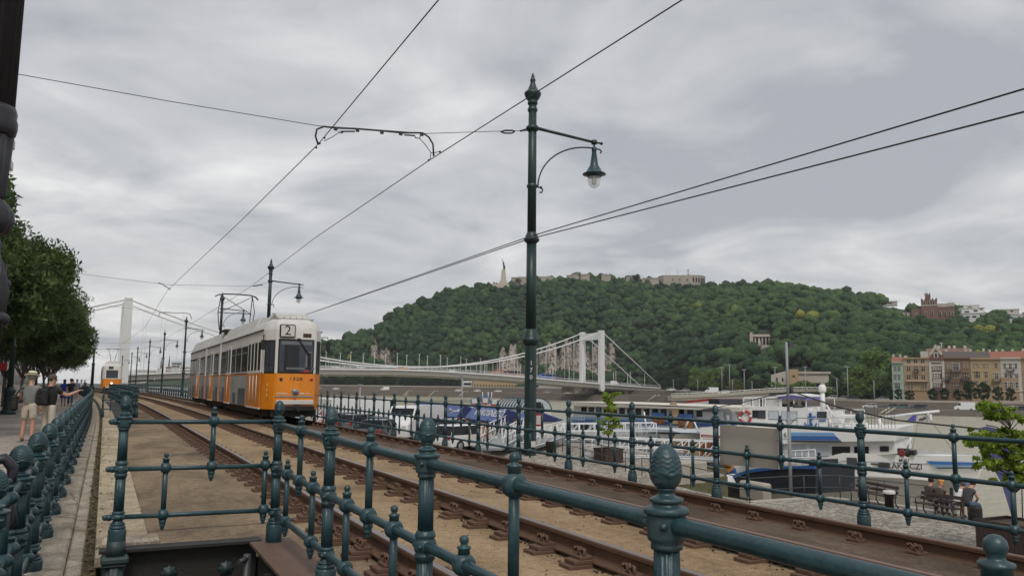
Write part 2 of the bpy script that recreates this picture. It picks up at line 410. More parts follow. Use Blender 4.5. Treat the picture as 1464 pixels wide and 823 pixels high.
# ------------------------------------------------------------------ cast iron railings
D, HB = .3587, .885
def acorn(n, hi):
    b = MB(); L = 40 if hi else 9; n = max(n, 54) if hi else n
    tab = [(0, .020), (.06, .029), (.16, .0355), (.30, .0395), (.45, .0400), (.60, .0378), (.75, .0325), (.87, .0245), (.95, .0150), (1, .004)]
    def rad_(t):
        for (a, ra), (c, rc) in zip(tab[:-1], tab[1:]):
            if t <= c: return ra+(rc-ra)*(t-a)/(c-a)
        return .004
    def fl(i, a, k):
        t = i/L
        if not hi or t < .05 or t > .97: return 1
        tri = lambda q: abs((q/math.pi) % 2-1)
        edge = .34+.07*tri(5*a)         # leafy cup with a pointed rim
        if t < edge: return 1.02+.085*max(0, 1-(edge-t)/.10)+.025*math.cos(10*a)*(t > .12)
        v = (t-.34)/.10+.75*tri(9*a); f = v % 1   # rows of pointed scales
        return .955+.10*(1-f)**.8
    b.lathe([(rad_(i/L), .087+.115*i/L) for i in range(L+1)], n, flute=fl)
    return b
def post_mb(n, hi):
    b = MB()
    nf = 14
    pr = [(.064, -HB-.16), (.064, -.812), (.062, -.808), (.056, -.806), (.056, -.800), (.059, -.797), (.059, -.788), (.056, -.784), (.050, -.782), (.049, -.775), (.052, -.772), (.052, -.764), (.048, -.760), (.041, -.757), (.037, -.748), (.034, -.738)]
    pr = [(r, z-.0) for r, z in pr]
    b.lathe(pr, n)
    b.lathe([(.036, -.735), (.047, -.733), (.052, -.722), (.052, -.712), (.047, -.700), (.040, -.694), (.046, -.690), (.046, -.680), (.038, -.672)], n)
    fl = (lambda i, a, k: 1-.11*abs(math.sin(nf/2*a))) if hi else None
    m2 = 56 if hi else n
    b.lathe([(.037, -.675), (.0365, -.42)], m2, flute=fl)
    b.lathe([(.036, -.425), (.043, -.422), (.043, -.412), (.047, -.408), (.047, -.398), (.040, -.392), (.047, -.382), (.051, -.366), (.051, -.352), (.046, -.336), (.040, -.328), (.046, -.322), (.046, -.310), (.042, -.306), (.042, -.298), (.035, -.294)], n)
    b.lathe([(.0355, -.296), (.034, -.062)], m2, flute=fl)
    b.lathe([(.034, -.066), (.041, -.062), (.041, -.052), (.038, -.048), (.049, -.040), (.049, -.030), (.050, -.02), (.051, .0), (.050, .018), (.050, .022), (.057, .025), (.059, .030), (.058, .037), (.054, .041), (.040, .044), (.036, .049), (.036, .052), (.042, .055), (.043, .060), (.041, .064), (.031, .068), (.022, .073), (.020, .081), (.027, .086), (.027, .089)], n)
    if hi:
        for z in (0, -D, -2*D):
            for k in range(4):
                a = math.pi/4+k*math.pi/2
                b.ball((.051*math.cos(a), .051*math.sin(a), z-.002), .0115, 8)
                b.ball((.058*math.cos(a), .058*math.sin(a), z-.002), .006, 6)
    return b
def knot(b, z, n, hi, up, dn, ax):
    """collar where an upright meets a rail; ax: rail direction"""
    prof = [(.024, -.034), (.034, -.034), (.036, -.026), (.043, -.022), (.046, -.012), (.046, .012), (.043, .022), (.036, .026), (.034, .034), (.024, .034)] if hi else [(.024, -.03), (.045, -.014), (.045, .014), (.024, .03)]
    b.lathe(prof, n, (0, 0, z), ax)
    if up:
        b.lathe([(.024, .03), (.024, .060), (.028, .064), (.028, .070), (.016, .074), (.013, .080), (.017, .087), (.0195, .096), (.017, .106), (.010, .113), (.003, .115)] if hi else [(.024, .03), (.026, .068), (.013, .078), (.018, .098), (.004, .114)], n, (0, 0, z))
    if dn:
        b.lathe([(.026, -.03), (.027, -.058), (.022, -.068), (.020, -.074), (.0235, -.078), (.018, -.092), (.013, -.097), (.016, -.104), (.013, -.113), (.004, -.117)] if hi else [(.026, -.03), (.023, -.07), (.014, -.096), (.014, -.108), (.004, -.116)], n, (0, 0, z))
def upright_mb(z1, z0, n, hi, ax):
    b = MB()
    b.lathe([(.0205, z0), (.0195, z1)], n)
    knot(b, z1, n, hi, True, False, ax); knot(b, z0, n, hi, False, True, ax)
    return b
FENCE = {}
def fence_lib(key, n, hi, ax=(0, 1, 0)):
    FENCE[key] = dict(post=post_mb(n, hi).mesh('post', ml('teal')), finial=acorn(28 if hi else n, hi).mesh('finial', ml('teal')),
        u=upright_mb(0, -D, n, hi, ax).mesh('upright', ml('teal')), l=upright_mb(-D, -2*D, n, hi, ax).mesh('baluster', ml('teal')))
def stout(me, k, z0=None, kz=1.):
    m2 = me.copy()
    for v in m2.vertices:
        v.co.x *= k; v.co.y *= k
        if z0 is not None: v.co.z = z0+(v.co.z-z0)*kz
    m2.update(); return m2
fence_lib('near', 32, True); fence_lib('mid', 20, True); fence_lib('far', 9, False); fence_lib('cross', 24, True, (1, 0, 0))
for k_, src in (('stout', 'near'), ('stoutmid', 'mid'), ('stoutfar', 'far')):
    FENCE[k_] = dict(post=stout(FENCE[src]['post'], 1.62), finial=stout(FENCE[src]['finial'], 1.85, .083, 1.45), u=stout(FENCE[src]['u'], 1.45), l=stout(FENCE[src]['l'], 1.45))
def railing(label, posts, group=None, keyf=None, ends=None, rr=.0225, rails=True, cat='railing', name='iron_railing'):
    """posts: list of (x, y, zT); uprights are spaced between following posts"""
    o = thing(name, label, cat, (posts[0][0], posts[0][1], posts[0][2]-HB), group)
    O = Vector(o.location); keyf = keyf or (lambda y: 'near')
    ups, los = [], []
    for i, p in enumerate(posts):
        k = keyf(p[1])
        q = link('post', FENCE[k]['post'], o, Vector(p)-O); link('finial', FENCE[k]['finial'], q)
        if i+1 < len(posts):
            a, c = Vector(p), Vector(posts[i+1])
            ups.append(a.lerp(c, .5)); los += [a.lerp(c, .25), a.lerp(c, .75)]
    for lst, nm, kk in ((ups, 'upright', 'u'), (los, 'baluster', 'l')):
        for p in lst[:96]: link(nm, FENCE[keyf(p.y)][kk], o, p-O)
        if len(lst) > 96:
            b = MB(); me = FENCE['far'][kk]; vv = [v.co.copy() for v in me.vertices]; ff = [tuple(f.vertices) for f in me.polygons]
            for p in lst[96:]: b.add([v+p for v in vv], ff, 0, True)
            q = part(b, nm, 'teal', o); q['kind'] = 'stuff'
    if rails:
        pts = [Vector(p) for p in posts]
        if ends: pts = [pts[0]+Vector(ends[0])]+pts+[pts[-1]+Vector(ends[1])]
        for k in range(3):
            b = MB(); b.tube([p-Vector((0, 0, k*D)) for p in pts], rr, 14); part(b, 'rail', 'teal', o)
    return o
XN, ZT = 1.32, .883
near_posts = [(XN, 1.73+1.743*k-2*1.743, ZT) for k in range(0, 6)]
near_posts[-1] = (XN, near_posts[-1][1], ZT+.005)
railing('closest teal iron railing with large acorn finials, in front of the nearest rail', near_posts)
# transverse panel closing the opening
YC = near_posts[-1][1]
cp = thing('iron_railing', 'teal cast iron railing panel crossing the end of the deck opening, beside the coping', 'railing', (.155, YC+.02, .03))
z = .924; yl = YC+.02
b = post_mb(32, True); q = link('post', b.mesh('post', ml('teal')), cp, (0, 0, z-.03)); link('finial', FENCE['near']['finial'], q)
xr = XN-.03
for k in range(3):
    b = MB(); b.tube([(.155-.075, yl, z-k*D), (xr, yl, z-.012-k*D)], .0185, 14)
    b.ball((.155-.088, yl, z-k*D), .023, 10); b.lathe([(.02, -.03), (.026, -.01), (.026, .0), (.02, .012)], 12, (.155-.055, yl, z-k*D), (1, 0, 0))
    part(b, 'rail', 'teal', cp)
link('upright', FENCE['cross']['u'], cp, (.78-.155+.03, 0, z-.03)); link('baluster', FENCE['cross']['l'], cp, (.47-.155, 0, z-.03))
link('baluster', FENCE['cross']['l'], cp, (1.17-.155+.06, 0, z-.033))
b = MB()
b.box((.15, yl-.02, -.10), (.19, .19, .05), bev=.012); b.box((.15, yl-.02, -.135), (.165, .165, .03), bev=.01)
b.lathe([(.075, -.15), (.07, -.9)], 40, (.15, yl-.02, 0), flute=lambda i, a, k: 1-.09*abs(math.sin(5*a)))
b.lathe([(.066, -.08), (.066, .035)], 24, (.155, yl, 0))
part(b, 'pedestal', 'tealdirt', cp)

# promenade railing on the coping
left_posts = []
for k in range(70):
    y = 4.85+1.6*k
    left_posts.append((-.475+curve_x(y), y, -.34+HB))
railing('long teal cast iron railing on the pale stone coping beside the promenade', left_posts, keyf=lambda y: 'stout' if y < 14 else ('stoutmid' if y < 30 else 'stoutfar'), rr=.032)
# river side railing beyond the tracks
XR, ZTR = 6.995, .812
ry = [1.75, 3.70, 5.67]+[7.80+1.7588*k for k in range(0, 92)]
right_posts = [(6.713+curve_x(y)*1.0+.0, y, .824) for y in ry]
railing('long teal cast iron railing on the river side, beyond the farther track, along the quay', right_posts, keyf=lambda y: 'mid' if y < 22 else 'far', rr=.021)
# second opening further along
Y2 = 36.
c2 = curve_x(Y2)
far_posts = [(XN-.1+curve_x(Y2+1.75*k), Y2+1.75*k, .86) for k in range(26)]
railing('teal railing along the farther deck opening, seen end on', far_posts, keyf=lambda y: 'far')
railing('low teal railing panel across the end of the farther deck opening', [(-.0+c2, Y2, .86), (XN-.22+c2, Y2, .86)], keyf=lambda y: 'far', ends=((-.06, 0, 0), (.05, 0, 0)))
b = MB(); b.box((.6+c2, Y2+14, -.174), (1.1, 28, .006)); solo(b, 'opening_dark_ground', 'black', kind='structure')  # flat black sheet on the deck stands for the dark inside the opening

# ------------------------------------------------------------------ rails and their fastenings
def rail_profile():
    hw, fw_ = .034, .07
    return [(-fw_, -.165), (-fw_, -.152), (-.02, -.135), (-.010, -.12), (-.010, -.055), (-.034, -.038), (-.036, -.012), (-.030, -.002), (-.02, .0),
            (.02, .0), (.030, -.002), (.036, -.012), (.034, -.038), (.010, -.055), (.010, -.12), (.02, -.135), (fw_, -.152), (fw_, -.165)]
def clamp_mesh():
    b = MB()
    for s in (-1, 1):
        b.box((s*.155, 0, -.190), (.24, .185, .04), 0, bev=.006)
        b.box((s*.135, 0, -.153), (.185, .17, .036), 0, bev=.006)
        b.box((s*.110, .0, -.122), (.12, .15, .028), 0, bev=.005)
        b.box((s*.095, 0, -.092), (.035, .045, .06), 0, bev=.004)
        for yy in (.026, -.026):   # sprung clip loops
            pts = [(s*(.125+.014*t/6.3), yy*1.75+.029*math.cos(t), -.082+.030*math.sin(t)) for t in [i*2*math.pi/10 for i in range(13)]]
            b.tube(pts, .0105, 6)
        b.tube([(s*.125, .075, -.08), (s*.075, .065, -.112), (s*.06, -.03, -.112)], .010, 6)
        b.lathe([(.024, -.11), (.024, -.07), (.013, -.068), (.013, -.045), (.004, -.04)], 6, (s*.125, 0, 0))
    return b.mesh('rail_clamp', ml('rust'))
CL = clamp_mesh()
RAILS = []
for X, dz, hm, lab, y0, ph in ((X1, 0, 'railhead', 'rusty tram rail nearest the camera, partly behind the close railing', -4, .2), (X2, 0, 'railhead', 'tram rail with bright polished head, the second from the camera', -4, .45),
                        (X3, 0, 'railhead2', 'brown worn tram rail under the left wheels of the near tram', -4, .1), (X4, -.062, 'railhead2', 'outermost brown tram rail, next to the river side railing', -4, .33)):
    o = thing('tram_rail', lab, 'rail', (X, 0, dz-.165), 'rails of the two tram tracks')
    pr = rail_profile(); b = MB(); yy = ys(y0, 30, 34)+ys(30, 300, 10)[1:]
    vs = [(X+curve_x(y)+px, y, dz+pz) for y in yy for px, pz in pr]; n = len(pr)
    fs = []; mi = []
    for i in range(len(yy)-1):
        for k in range(n):
            k2 = (k+1) % n; fs.append((i*n+k, i*n+k2, (i+1)*n+k2, (i+1)*n+k)); mi.append(1 if 7 <= k <= 9 else 0)
    b.add(vs, fs); b.m = mi
    b.f.append(tuple(range(n))); b.m.append(0); b.s.append(False)
    part(b, 'rail_bar', ['rust', hm], o)
    y = y0+ph; lst = []
    while y < 130: lst.append(y); y += .66
    for y in lst[:98]:
        q = link('rail_clamp', CL, o, (curve_x(y), y, .165)); q.rotation_euler = (0, 0, random.uniform(-.03, .03)); q.location.y += random.uniform(-.03, .03)
    b = MB(); vv = [v.co.copy() for v in CL.vertices]
    for y in lst[98:]:
        for s in (-1, 1): b.box((X+curve_x(y)+s*.14, y, dz-.15), (.2, .15, .06)); b.box((X+curve_x(y)+s*.11, y, dz-.1), (.06, .09, .05))
    q = part(b, 'rail_clamp', 'rust', o); q['kind'] = 'stuff'
    RAILS.append(o)
# small litter on the deck
b = MB()
for i in range(420):
    x = random.uniform(X1+.15, X3); y = abs(random.gauss(0, 1))*7+1.2; s = random.uniform(.004, .014)
    b.box((x, y, ZD+.004+s*.3), (s, s*random.uniform(.6, 1.6), s*.6), ax=(Vector((math.cos(i), math.sin(i), 0)), Vector((-math.sin(i), math.cos(i), 0)), Vector((0, 0, 1))))
solo(b, 'gravel', 'deckdark', kind='stuff', base=(0, 0, ZD))
b = MB()
for X in (X1, X2, X3):   # ballast grit heaped around the fastenings
    for i in range(900):
        y = 1+random.random()**1.6*26; x = X+random.choice((-1, 1))*abs(random.gauss(.10, .06)); s = random.uniform(.006, .02)
        b.box((x, y, ZD+.006+s*.2), (s, s*1.3, s*.7), ax=(Vector((math.cos(i), math.sin(i), .2)).normalized(), Vector((-math.sin(i), math.cos(i), 0)), Vector((0, 0, 1))))
solo(b, 'grit_gravel', 'rustdark', kind='stuff', base=(0, 0, ZD))
# ------------------------------------------------------------------ catenary poles with lamps
def pole_parts(root, n=20, hi=True):
    b = MB()   # octagonal foot, upper shaft
    b.lathe([(.118, 0), (.112, 2.1)], 8, ph=.2, sm=False)
    b.lathe([(.115, 2.08), (.13, 2.1), (.15, 2.13), (.165, 2.17), (.168, 2.2), (.15, 2.22), (.145, 2.26), (.13, 2.3), (.112, 2.34), (.104, 2.4)], n)
    b.lathe([(.104, 2.38), (.096, 4.12)], n)
    b.lathe([(.1, 4.08), (.125, 4.10), (.15, 4.13), (.155, 4.16), (.13, 4.19), (.118, 4.24), (.098, 4.27), (.09, 4.3)], n)
    b.lathe([(.088, 4.28), (.08, 6.9)], n)
    for z, r in ((5.22, .105), (6.4, .13), (6.78, .1)):
        b.lathe([(.08, z-.06), (r*.8, z-.05), (r, z-.02), (r, z+.02), (r*.8, z+.05), (.08, z+.06)], n)
    part(b, 'shaft', 'green', root, local=True)
    b = MB()
    b.lathe([(.08, 6.88), (.1, 6.9), (.1, 6.94), (.09, 6.96), (.12, 7.0), (.155, 7.06), (.168, 7.10), (.17, 7.13), (.15, 7.15), (.13, 7.16), (.1, 7.2), (.06, 7.3), (.045, 7.36), (.055, 7.38), (.055, 7.41), (.03, 7.45), (.035, 7.47), (.012, 7.54)], n)
    part(b, 'finial', 'green', root, local=True)
    b = MB()
    b.tube([(.1, 0, 6.42), (1.42, 0, 6.33)], [.034, .026], 10); b.lathe([(.03, -.05), (.06, -.04), (.06, .04), (.03, .05)], 10, (1.45, 0, 6.33)); b.tube([(1.45, 0, 6.33), (1.62, 0, 6.33)], .02, 8); b.ball((1.63, 0, 6.33), .035, 8)
    pts = []
    for i in range(15):
        t = i/14*math.pi/2; pts.append((.13+1.3*(1-math.cos(t)), 0, 5.22+.98*math.sin(t)))
    pts += [(1.5, 0, 6.2), (1.6, 0, 6.19), (1.63, 0, 6.15), (1.6, 0, 6.12)]
    b.tube(pts, .016, 8); b.tube([(.1, 0, 5.22), (.2, 0, 5.22), (.24, 0, 5.18), (.22, 0, 5.12), (.17, 0, 5.12)], .016, 8); b.ball((.2, 0, 5.22), .03, 8)
    part(b, 'lamp_arm', 'green', root, local=True)
    b = MB(); b.tube([(1.45, 0, 6.3), (1.45, 0, 6.2)], .018, 8)
    b.lathe([(.035, 6.230), (.05, 6.210), (.055, 6.150), (.045, 6.130), (.075, 5.910), (.09, 5.830), (.13, 5.770), (.15, 5.730), (.19, 5.680), (.24, 5.660), (.24, 5.645), (.15, 5.630), (.14, 5.590)], n, (1.45, 0, 0))
    lamp = part(b, 'lamp_shade', 'teal', root, local=True)
    b = MB(); b.lathe([(.135, 5.610), (.135, 5.530), (.125, 5.450), (.09, 5.390), (.04, 5.360), (.004, 5.355)], n, (1.45, 0, 0)); part(b, 'globe', 'clear', lamp, local=True)
    b = MB(); b.lathe([(.05, 5.630), (.055, 5.530), (.05, 5.450), (.02, 5.430)], 8, (1.45, 0, 0)); part(b, 'bulb', 'offwhite', lamp, local=True)
p0 = Vector((7.3, 13.74, -.075))
pole1 = thing('street_lamp', 'tall dark green catenary lamp post with stacked white digits, in front of the hill', 'lamp post', p0, 'lamp posts along the river side')
pole_parts(pole1, 28)
kids = kidmap(pole1)
far_px = [(388, 370), (318.5, 418), (267, 452), (236, 472), (215, 484), (197.5, 494), (189, 502), (175.5, 507)]
POLES = [p0]
desc = ['dark green lamp post rising behind the roof of the near tram', 'dark lamp post beside the pantograph of the near tram', 'dark lamp post just beyond the rear end of the near tram',
        'thin dark lamp post, second from the near tram rear', 'thin lamp post, third from the near tram rear towards the bridge', 'thin lamp post, fourth from the near tram rear towards the bridge', 'slim lamp post, fifth from the near tram rear', 'slim lamp post standing closest to the distant yellow tram']
for (px, py), dsc in zip(far_px, desc):
    q = onz(px, py, 7.46)
    q = Vector((q.x, q.y, -.075)); POLES.append(q)
    dup(pole1, q, None, dsc, kids)
# digits, notices on the first pole
vdir = (Vector((0, 0, 0))-Vector((p0.x, p0.y, 0))).normalized(); exv = Vector((vdir.y*-1, vdir.x, 0))
b = MB()
for i, ch in enumerate('170'):
    put_text(b, ch, .12, p0+vdir*.121+Vector((0, 0, 1.74-.135*i))+Vector((exv.x*.01, exv.y*.01, 0)), exv, (0, 0, 1))
part(b, 'number_lettering', 'whitetext', pole1)
b = MB(); b.box(p0+exv*.06+vdir*.13+Vector((0, 0, .22)), (.1, .006, .11), ax=(exv, vdir, Vector((0, 0, 1)))); part(b, 'sticker', 'offwhite', pole1)
b = MB(); c = p0+exv*.1-vdir*.14+Vector((0, 0, .66)); AX = (exv, vdir, Vector((0, 0, 1)))
b.box(c, (.26, .03, .24), ax=AX); b.box(c+vdir*.018, (.2, .006, .17), 1, ax=AX); b.box(c+Vector((0, 0, .24)), (.22, .03, .2), 2, ax=AX)
part(b, 'notice_plate', ['red', 'offwhite', 'navy'], pole1)

# blank board on the river side railing
bp = [onx(1029.5, 607, 6.765), onx(1113, 612.5, 6.765), onx(1113, 670.5, 6.765), onx(1029.5, 663, 6.765)]
b = MB(); b.prism(bp, (.022, 0, 0)); 
sgn = thing('notice_board', 'blank cream back of a sign board fixed to the river side railing', 'sign', bp[3])
M['board'] = mat('board_back', (.50, .465, .40), .6, col2=(.56, .525, .455), scale=1.2, fac=.7)
part(b, 'board', 'board', sgn)
b = MB()
for q in ((bp[0]+bp[3])/2, (bp[1]+bp[2])/2):
    b.tube([q+Vector((-.06, 0, .1)), q+Vector((.03, 0, .1))], .008, 6); b.tube([q+Vector((-.06, 0, -.1)), q+Vector((.03, 0, -.1))], .008, 6)
part(b, 'bracket', 'grey', sgn)

# ------------------------------------------------------------------ overhead wires
def wire(label, pts, r=.009, name='overhead_wire', group='overhead tram wires', sag=0., n=1, cat='wire', m='wire'):
    P = [Vector(p) for p in pts]; out = [P[0]]
    for a, c in zip(P[:-1], P[1:]):
        for i in range(1, n+1):
            t = i/n; q = a.lerp(c, t); q.z -= sag*4*t*(1-t); out.append(q)
    b = MB(); b.tube(out, r, 6); return solo(b, name, m, label, cat, group, base=out[0])
wire('contact wire above the track nearest the camera, running up to the top edge', [(2.95, -16, 5.42), (2.99, 7.84, 5.4), (3.07, 13.74, 5.385), (2.89, 21.45, 5.4), (2.31, 40, 5.42), (2.5, 70, 5.42), (1.4, 100, 5.42), (.3, 150, 5.42)], .0085)
wire('contact wire above the farther track, passing over the near tram', [(5.4, -16, 5.42), (5.33, 6.6, 5.4), (5.15, 13.74, 5.39), (5.15, 23, 5.4), (5.44, 36.1, 5.42), (5.5, 42.4, 5.46), (5.2, 70, 5.42), (4.6, 100, 5.42), (2.9, 150, 5.42)], .0085)
Y1 = 13.74
span = [ony(34, 110, Y1), ony(240, 144.5, Y1), ony(455, 180, Y1), ony(545, 186, Y1), ony(610, 191, Y1), ony(700, 188, Y1), ony(742, 187, Y1)]
span[0] = Vector((-1.6, Y1, 5.8))
wire('thin span wire crossing from the left edge to the tall lamp post', [(-6, Y1, 6.15)]+span+[(7.22, Y1, 6.26)], .006)
b = MB(); pj = [(455, 207), (451, 195), (453, 185), (463, 181), (480, 183), (508, 184), (545, 187), (575, 190), (604, 190), (613, 196), (619, 206), (620, 222)]
b.tube([ony(x, y, Y1) for x, y in pj], .017, 8)
for x, y in ((480, 183), (511, 185), (546, 188), (573, 190), (603, 191)): b.box(ony(x, y+1.5, Y1), (.06, .04, .05))
for x0, y0, x1, y1 in ((487, 188, 507, 188), (578, 193, 592, 194)): b.tube([ony(x0, y0, Y1), ony(x1, y1, Y1)], .014, 6)
for pl in (((484, 188), (486, 190), (490, 190), (491, 187)), ((592, 193), (594, 197), (600, 198), (601, 193))): b.tube([ony(x, y, Y1) for x, y in pl], .01, 6)
for pl in (((484, 190), (475, 196), (463, 202)), ((600, 198), (608, 207), (616, 218), (615, 228)), ((616, 219), (629, 217))): b.tube([ony(x, y, Y1) for x, y in pl], .007, 6)
for x, y in ((457, 205), (452, 211), (464, 197), (613, 229), (620, 222), (629, 217)): b.ball(ony(x, y, Y1), .022, 6)
solo(b, 'wire_jumper', 'wire', 'black looped jumper cable hanging from the span wire between both contact wires', 'cable fitting')
b = MB(); b.tube([ony(716, 188.5, Y1), ony(722, 186.5, Y1), ony(732, 186.5, Y1), ony(736, 188, Y1)], .016, 6); b.tube([ony(716, 188.5, Y1), ony(722, 190.5, Y1), ony(732, 190.5, Y1), ony(736, 188, Y1)], .016, 6); b.tube([ony(744, 187.5, Y1), ony(752, 185, Y1)], .02, 6)
solo(b, 'wire_tensioner', 'wire', 'small turnbuckle on the span wire next to the tall lamp post', 'cable fitting')
Y2_ = POLES[1].y
wire('second span wire, above the near tram pantograph, reaching the lamp post behind it', [(-7, Y2_, 6.5), ony(88, 388, Y2_), ony(240, 407, Y2_), ony(360, 409, Y2_), (POLES[1].x, Y2_, 6.3)], .008)
b = MB(); b.tube([ony(226, 404, Y2_), ony(232, 406, Y2_), ony(244, 414, Y2_)], .02, 6); b.tube([ony(362, 409, Y2_), ony(376, 407, Y2_)], .025, 6)
solo(b, 'wire_clamp', 'wire', 'wire clamps on the second span wire above the near tram', 'cable fitting')
y3 = POLES[3].y
wire('third span wire with looped jumper above the rear of the near tram', [(-7, y3, 6.2), ony(150, 436, y3), ony(228, 447, y3), ony(262, 447, y3), (POLES[3].x, y3, 6.2)], .011)
b = MB(); b.tube([ony(x, y, y3) for x, y in ((227, 452), (228, 447), (236, 446), (250, 447), (266, 447), (272, 449), (274, 456))], .03, 6); solo(b, 'wire_jumper', 'wire', 'distant looped jumper cable on the third span wire', 'cable fitting')
for k, y_ in ((4, POLES[4].y), (5, POLES[5].y)):
    wire(['span wire over the tracks far away, by the lamp post second from the near tram', 'span wire over the tracks farthest away, towards the bridge'][k-4], [(-7, y_, 6.3), (POLES[k].x, y_, 6.2)], .012, sag=.5, n=8)
def feeder(lab, z0, offs):
    pts = [(7.27+offs, -14, z0), (7.27+offs, 4.2, onx(1464, 125 if offs > 0 else 160, 7.25).z), (7.2+offs, 13.7, 4.12 if offs > 0 else 4.06)]
    for q in POLES[1:4]: pts.append((q.x-.1+offs, q.y, 3.95))
    wire(lab, pts, .0095, 'feeder_cable', 'feeder cables along the lamp posts', cat='cable')
feeder('upper of two dark feeder cables running from the tall lamp post to the right edge', 4.0, .02)
feeder('lower of two dark feeder cables running from the tall lamp post to the right edge', 3.7, -.02)

# ------------------------------------------------------------------ articulated tram
M['advert'] = mat('advert_wrap', (.24, .245, .25), .45, col2=(.44, .44, .44), scale=1.1, fac=.4, detail=8)
M['advertdark'] = mat('advert_picture', (.025, .027, .03), .45, col2=(.22, .22, .23), scale=1.9, fac=.5, detail=9)
M['stripe'] = mat('red_brown_stripe', (.20, .035, .02), .5)
XL, XRt = 4.80, 6.80; XC = 5.80
TR = thing('tram', 'yellow and white articulated tram on route 2 with grey advertising on its side', 'tram', (XC, 27.9, 0))
def planfront(y): return [(XL, y+.72), (XL+.03, y+.60), (XL+.29, y+.06), (XL+.36, y), (XRt-.42, y), (XRt-.34, y+.06), (XRt-.08, y+.6), (XRt-.05, y+.72)]
def body(mb, z0, z1, y0, y1, front=True, inset=0., mi=0, y0i=None):
    pl = ([(XL, y0), (XRt, y0)] if not front else planfront(y0))
    pl = [(XC+(x-XC)*(1-inset/1.0), y) for x, y in pl]
    poly = [(x, y, z0) for x, y in pl]+[(XRt-inset, y1, z0), (XL+inset, y1, z0)]
    mb.prism(poly, (0, 0, z1-z0), mi)
secs = [(27.9, 40.0, True), (40.4, 46.0, False), (46.4, 55.2, False)]
for y0, y1, fr in secs:
    b = MB(); body(b, .36, 1.57, y0, y1, fr); s = part(b, 'lower_body', 'yellow', TR)
    b = MB(); body(b, 1.574, 3.05, y0, y1, fr); part(b, 'upper_body', 'tramwhite', TR)
    b = MB()
    ya = y0+(.1 if fr else 0)
    if fr:
        L0 = [(x, y, 3.05) for x, y in planfront(y0)]; L1 = [(XC+(x-XC)*.93, y+.08, 3.30) for x, y in planfront(y0)]; L2 = [(XC+(x-XC)*.70, y+.42, 3.44) for x, y in planfront(y0)]
        L0 += [(XRt, y0+3.2, 3.05)]; L1 += [(XC+1.0*.93, y0+3.2, 3.30)]; L2 += [(XC+.70, y0+3.2, 3.46)]
        L0 = [(XL, y0+3.2, 3.05)]+L0; L1 = [(XC-.93, y0+3.2, 3.30)]+L1; L2 = [(XC-.70, y0+3.2, 3.46)]+L2
        b.sheet([L0, L1, L2], 0, True); b.add(L2, [tuple(range(len(L2)))])
        part(b, 'roof', 'tramroof', TR); b = MB()
        ya = y0+3.2
    # arched roof
    rows = []
    for y in (ya, y1): rows.append([(XC+w*.97, y, z) for w, z in ((-1.03, 3.05), (-1.0, 3.12), (-.85, 3.28), (-.5, 3.40), (0, 3.44), (.5, 3.40), (.85, 3.28), (1.0, 3.12), (1.03, 3.05))])
    b.sheet(rows, 0, True); b.add(rows[1], [tuple(range(9))]); b.add(rows[0], [tuple(range(9))[::-1]])
    part(b, 'roof', 'tramroof', TR)
    b = MB(); b.box((XL-.01, (y0+.8*fr+y1)/2, 3.06), (.05, y1-y0-.8*fr, .035)); b.box((XRt+.01, (y0+.8*fr+y1)/2, 3.06), (.05, y1-y0-.8*fr, .035)); part(b, 'gutter', 'darkgrey', TR)
    b = MB(); b.box((XL-.003, (y0+.8*fr+y1)/2, 1.59), (.012, y1-y0-.8*fr, .035)); part(b, 'stripe', 'stripe', TR)
    # sloping roof fairing in panels
    b = MB(); yf = y0+(3.3 if fr else .05); n = max(2, int((y1-yf)/1.45)); 
    for i in range(n):
        a, c = yf+(y1-yf)*i/n+.012, yf+(y1-yf)*(i+1)/n-.012
        for sx in (-1, 1):
            b.prism([(XC+sx*.98, a, 3.10), (XC+sx*.98, c, 3.10), (XC+sx*.74, c, 3.66), (XC+sx*.74, a, 3.66)], (-sx*.03, 0, .01))
    part(b, 'roof_fairing', 'tramroof', TR)
    b = MB(); b.box((XC, (y0+y1)/2, .30), (1.7, y1-y0-1.2, .4)); part(b, 'underframe', 'black', TR)
for ya in (40.2, 46.2):
    b = MB()
    for i in range(4):
        y = ya-.15+i*.1; b.prism([(XL+.08, y, .45), (XRt-.08, y, .45), (XRt-.08, y, 3.1), (XL+.08, y, 3.1)], (0, .07, 0))
    part(b, 'bellows', 'darkgrey', TR)
for y in (30.6, 39.9, 46.2, 52.6):
    b = MB()
    for dy in (-.8, .8):
        for sx in (-.72, .72): b.lathe([(.33, -.05), (.33, .05)], 20, (XC+sx, y+dy, .33), (1, 0, 0))
    b.box((XC, y, .33), (1.75, 2.5, .22)); part(b, 'bogie', 'black', TR)
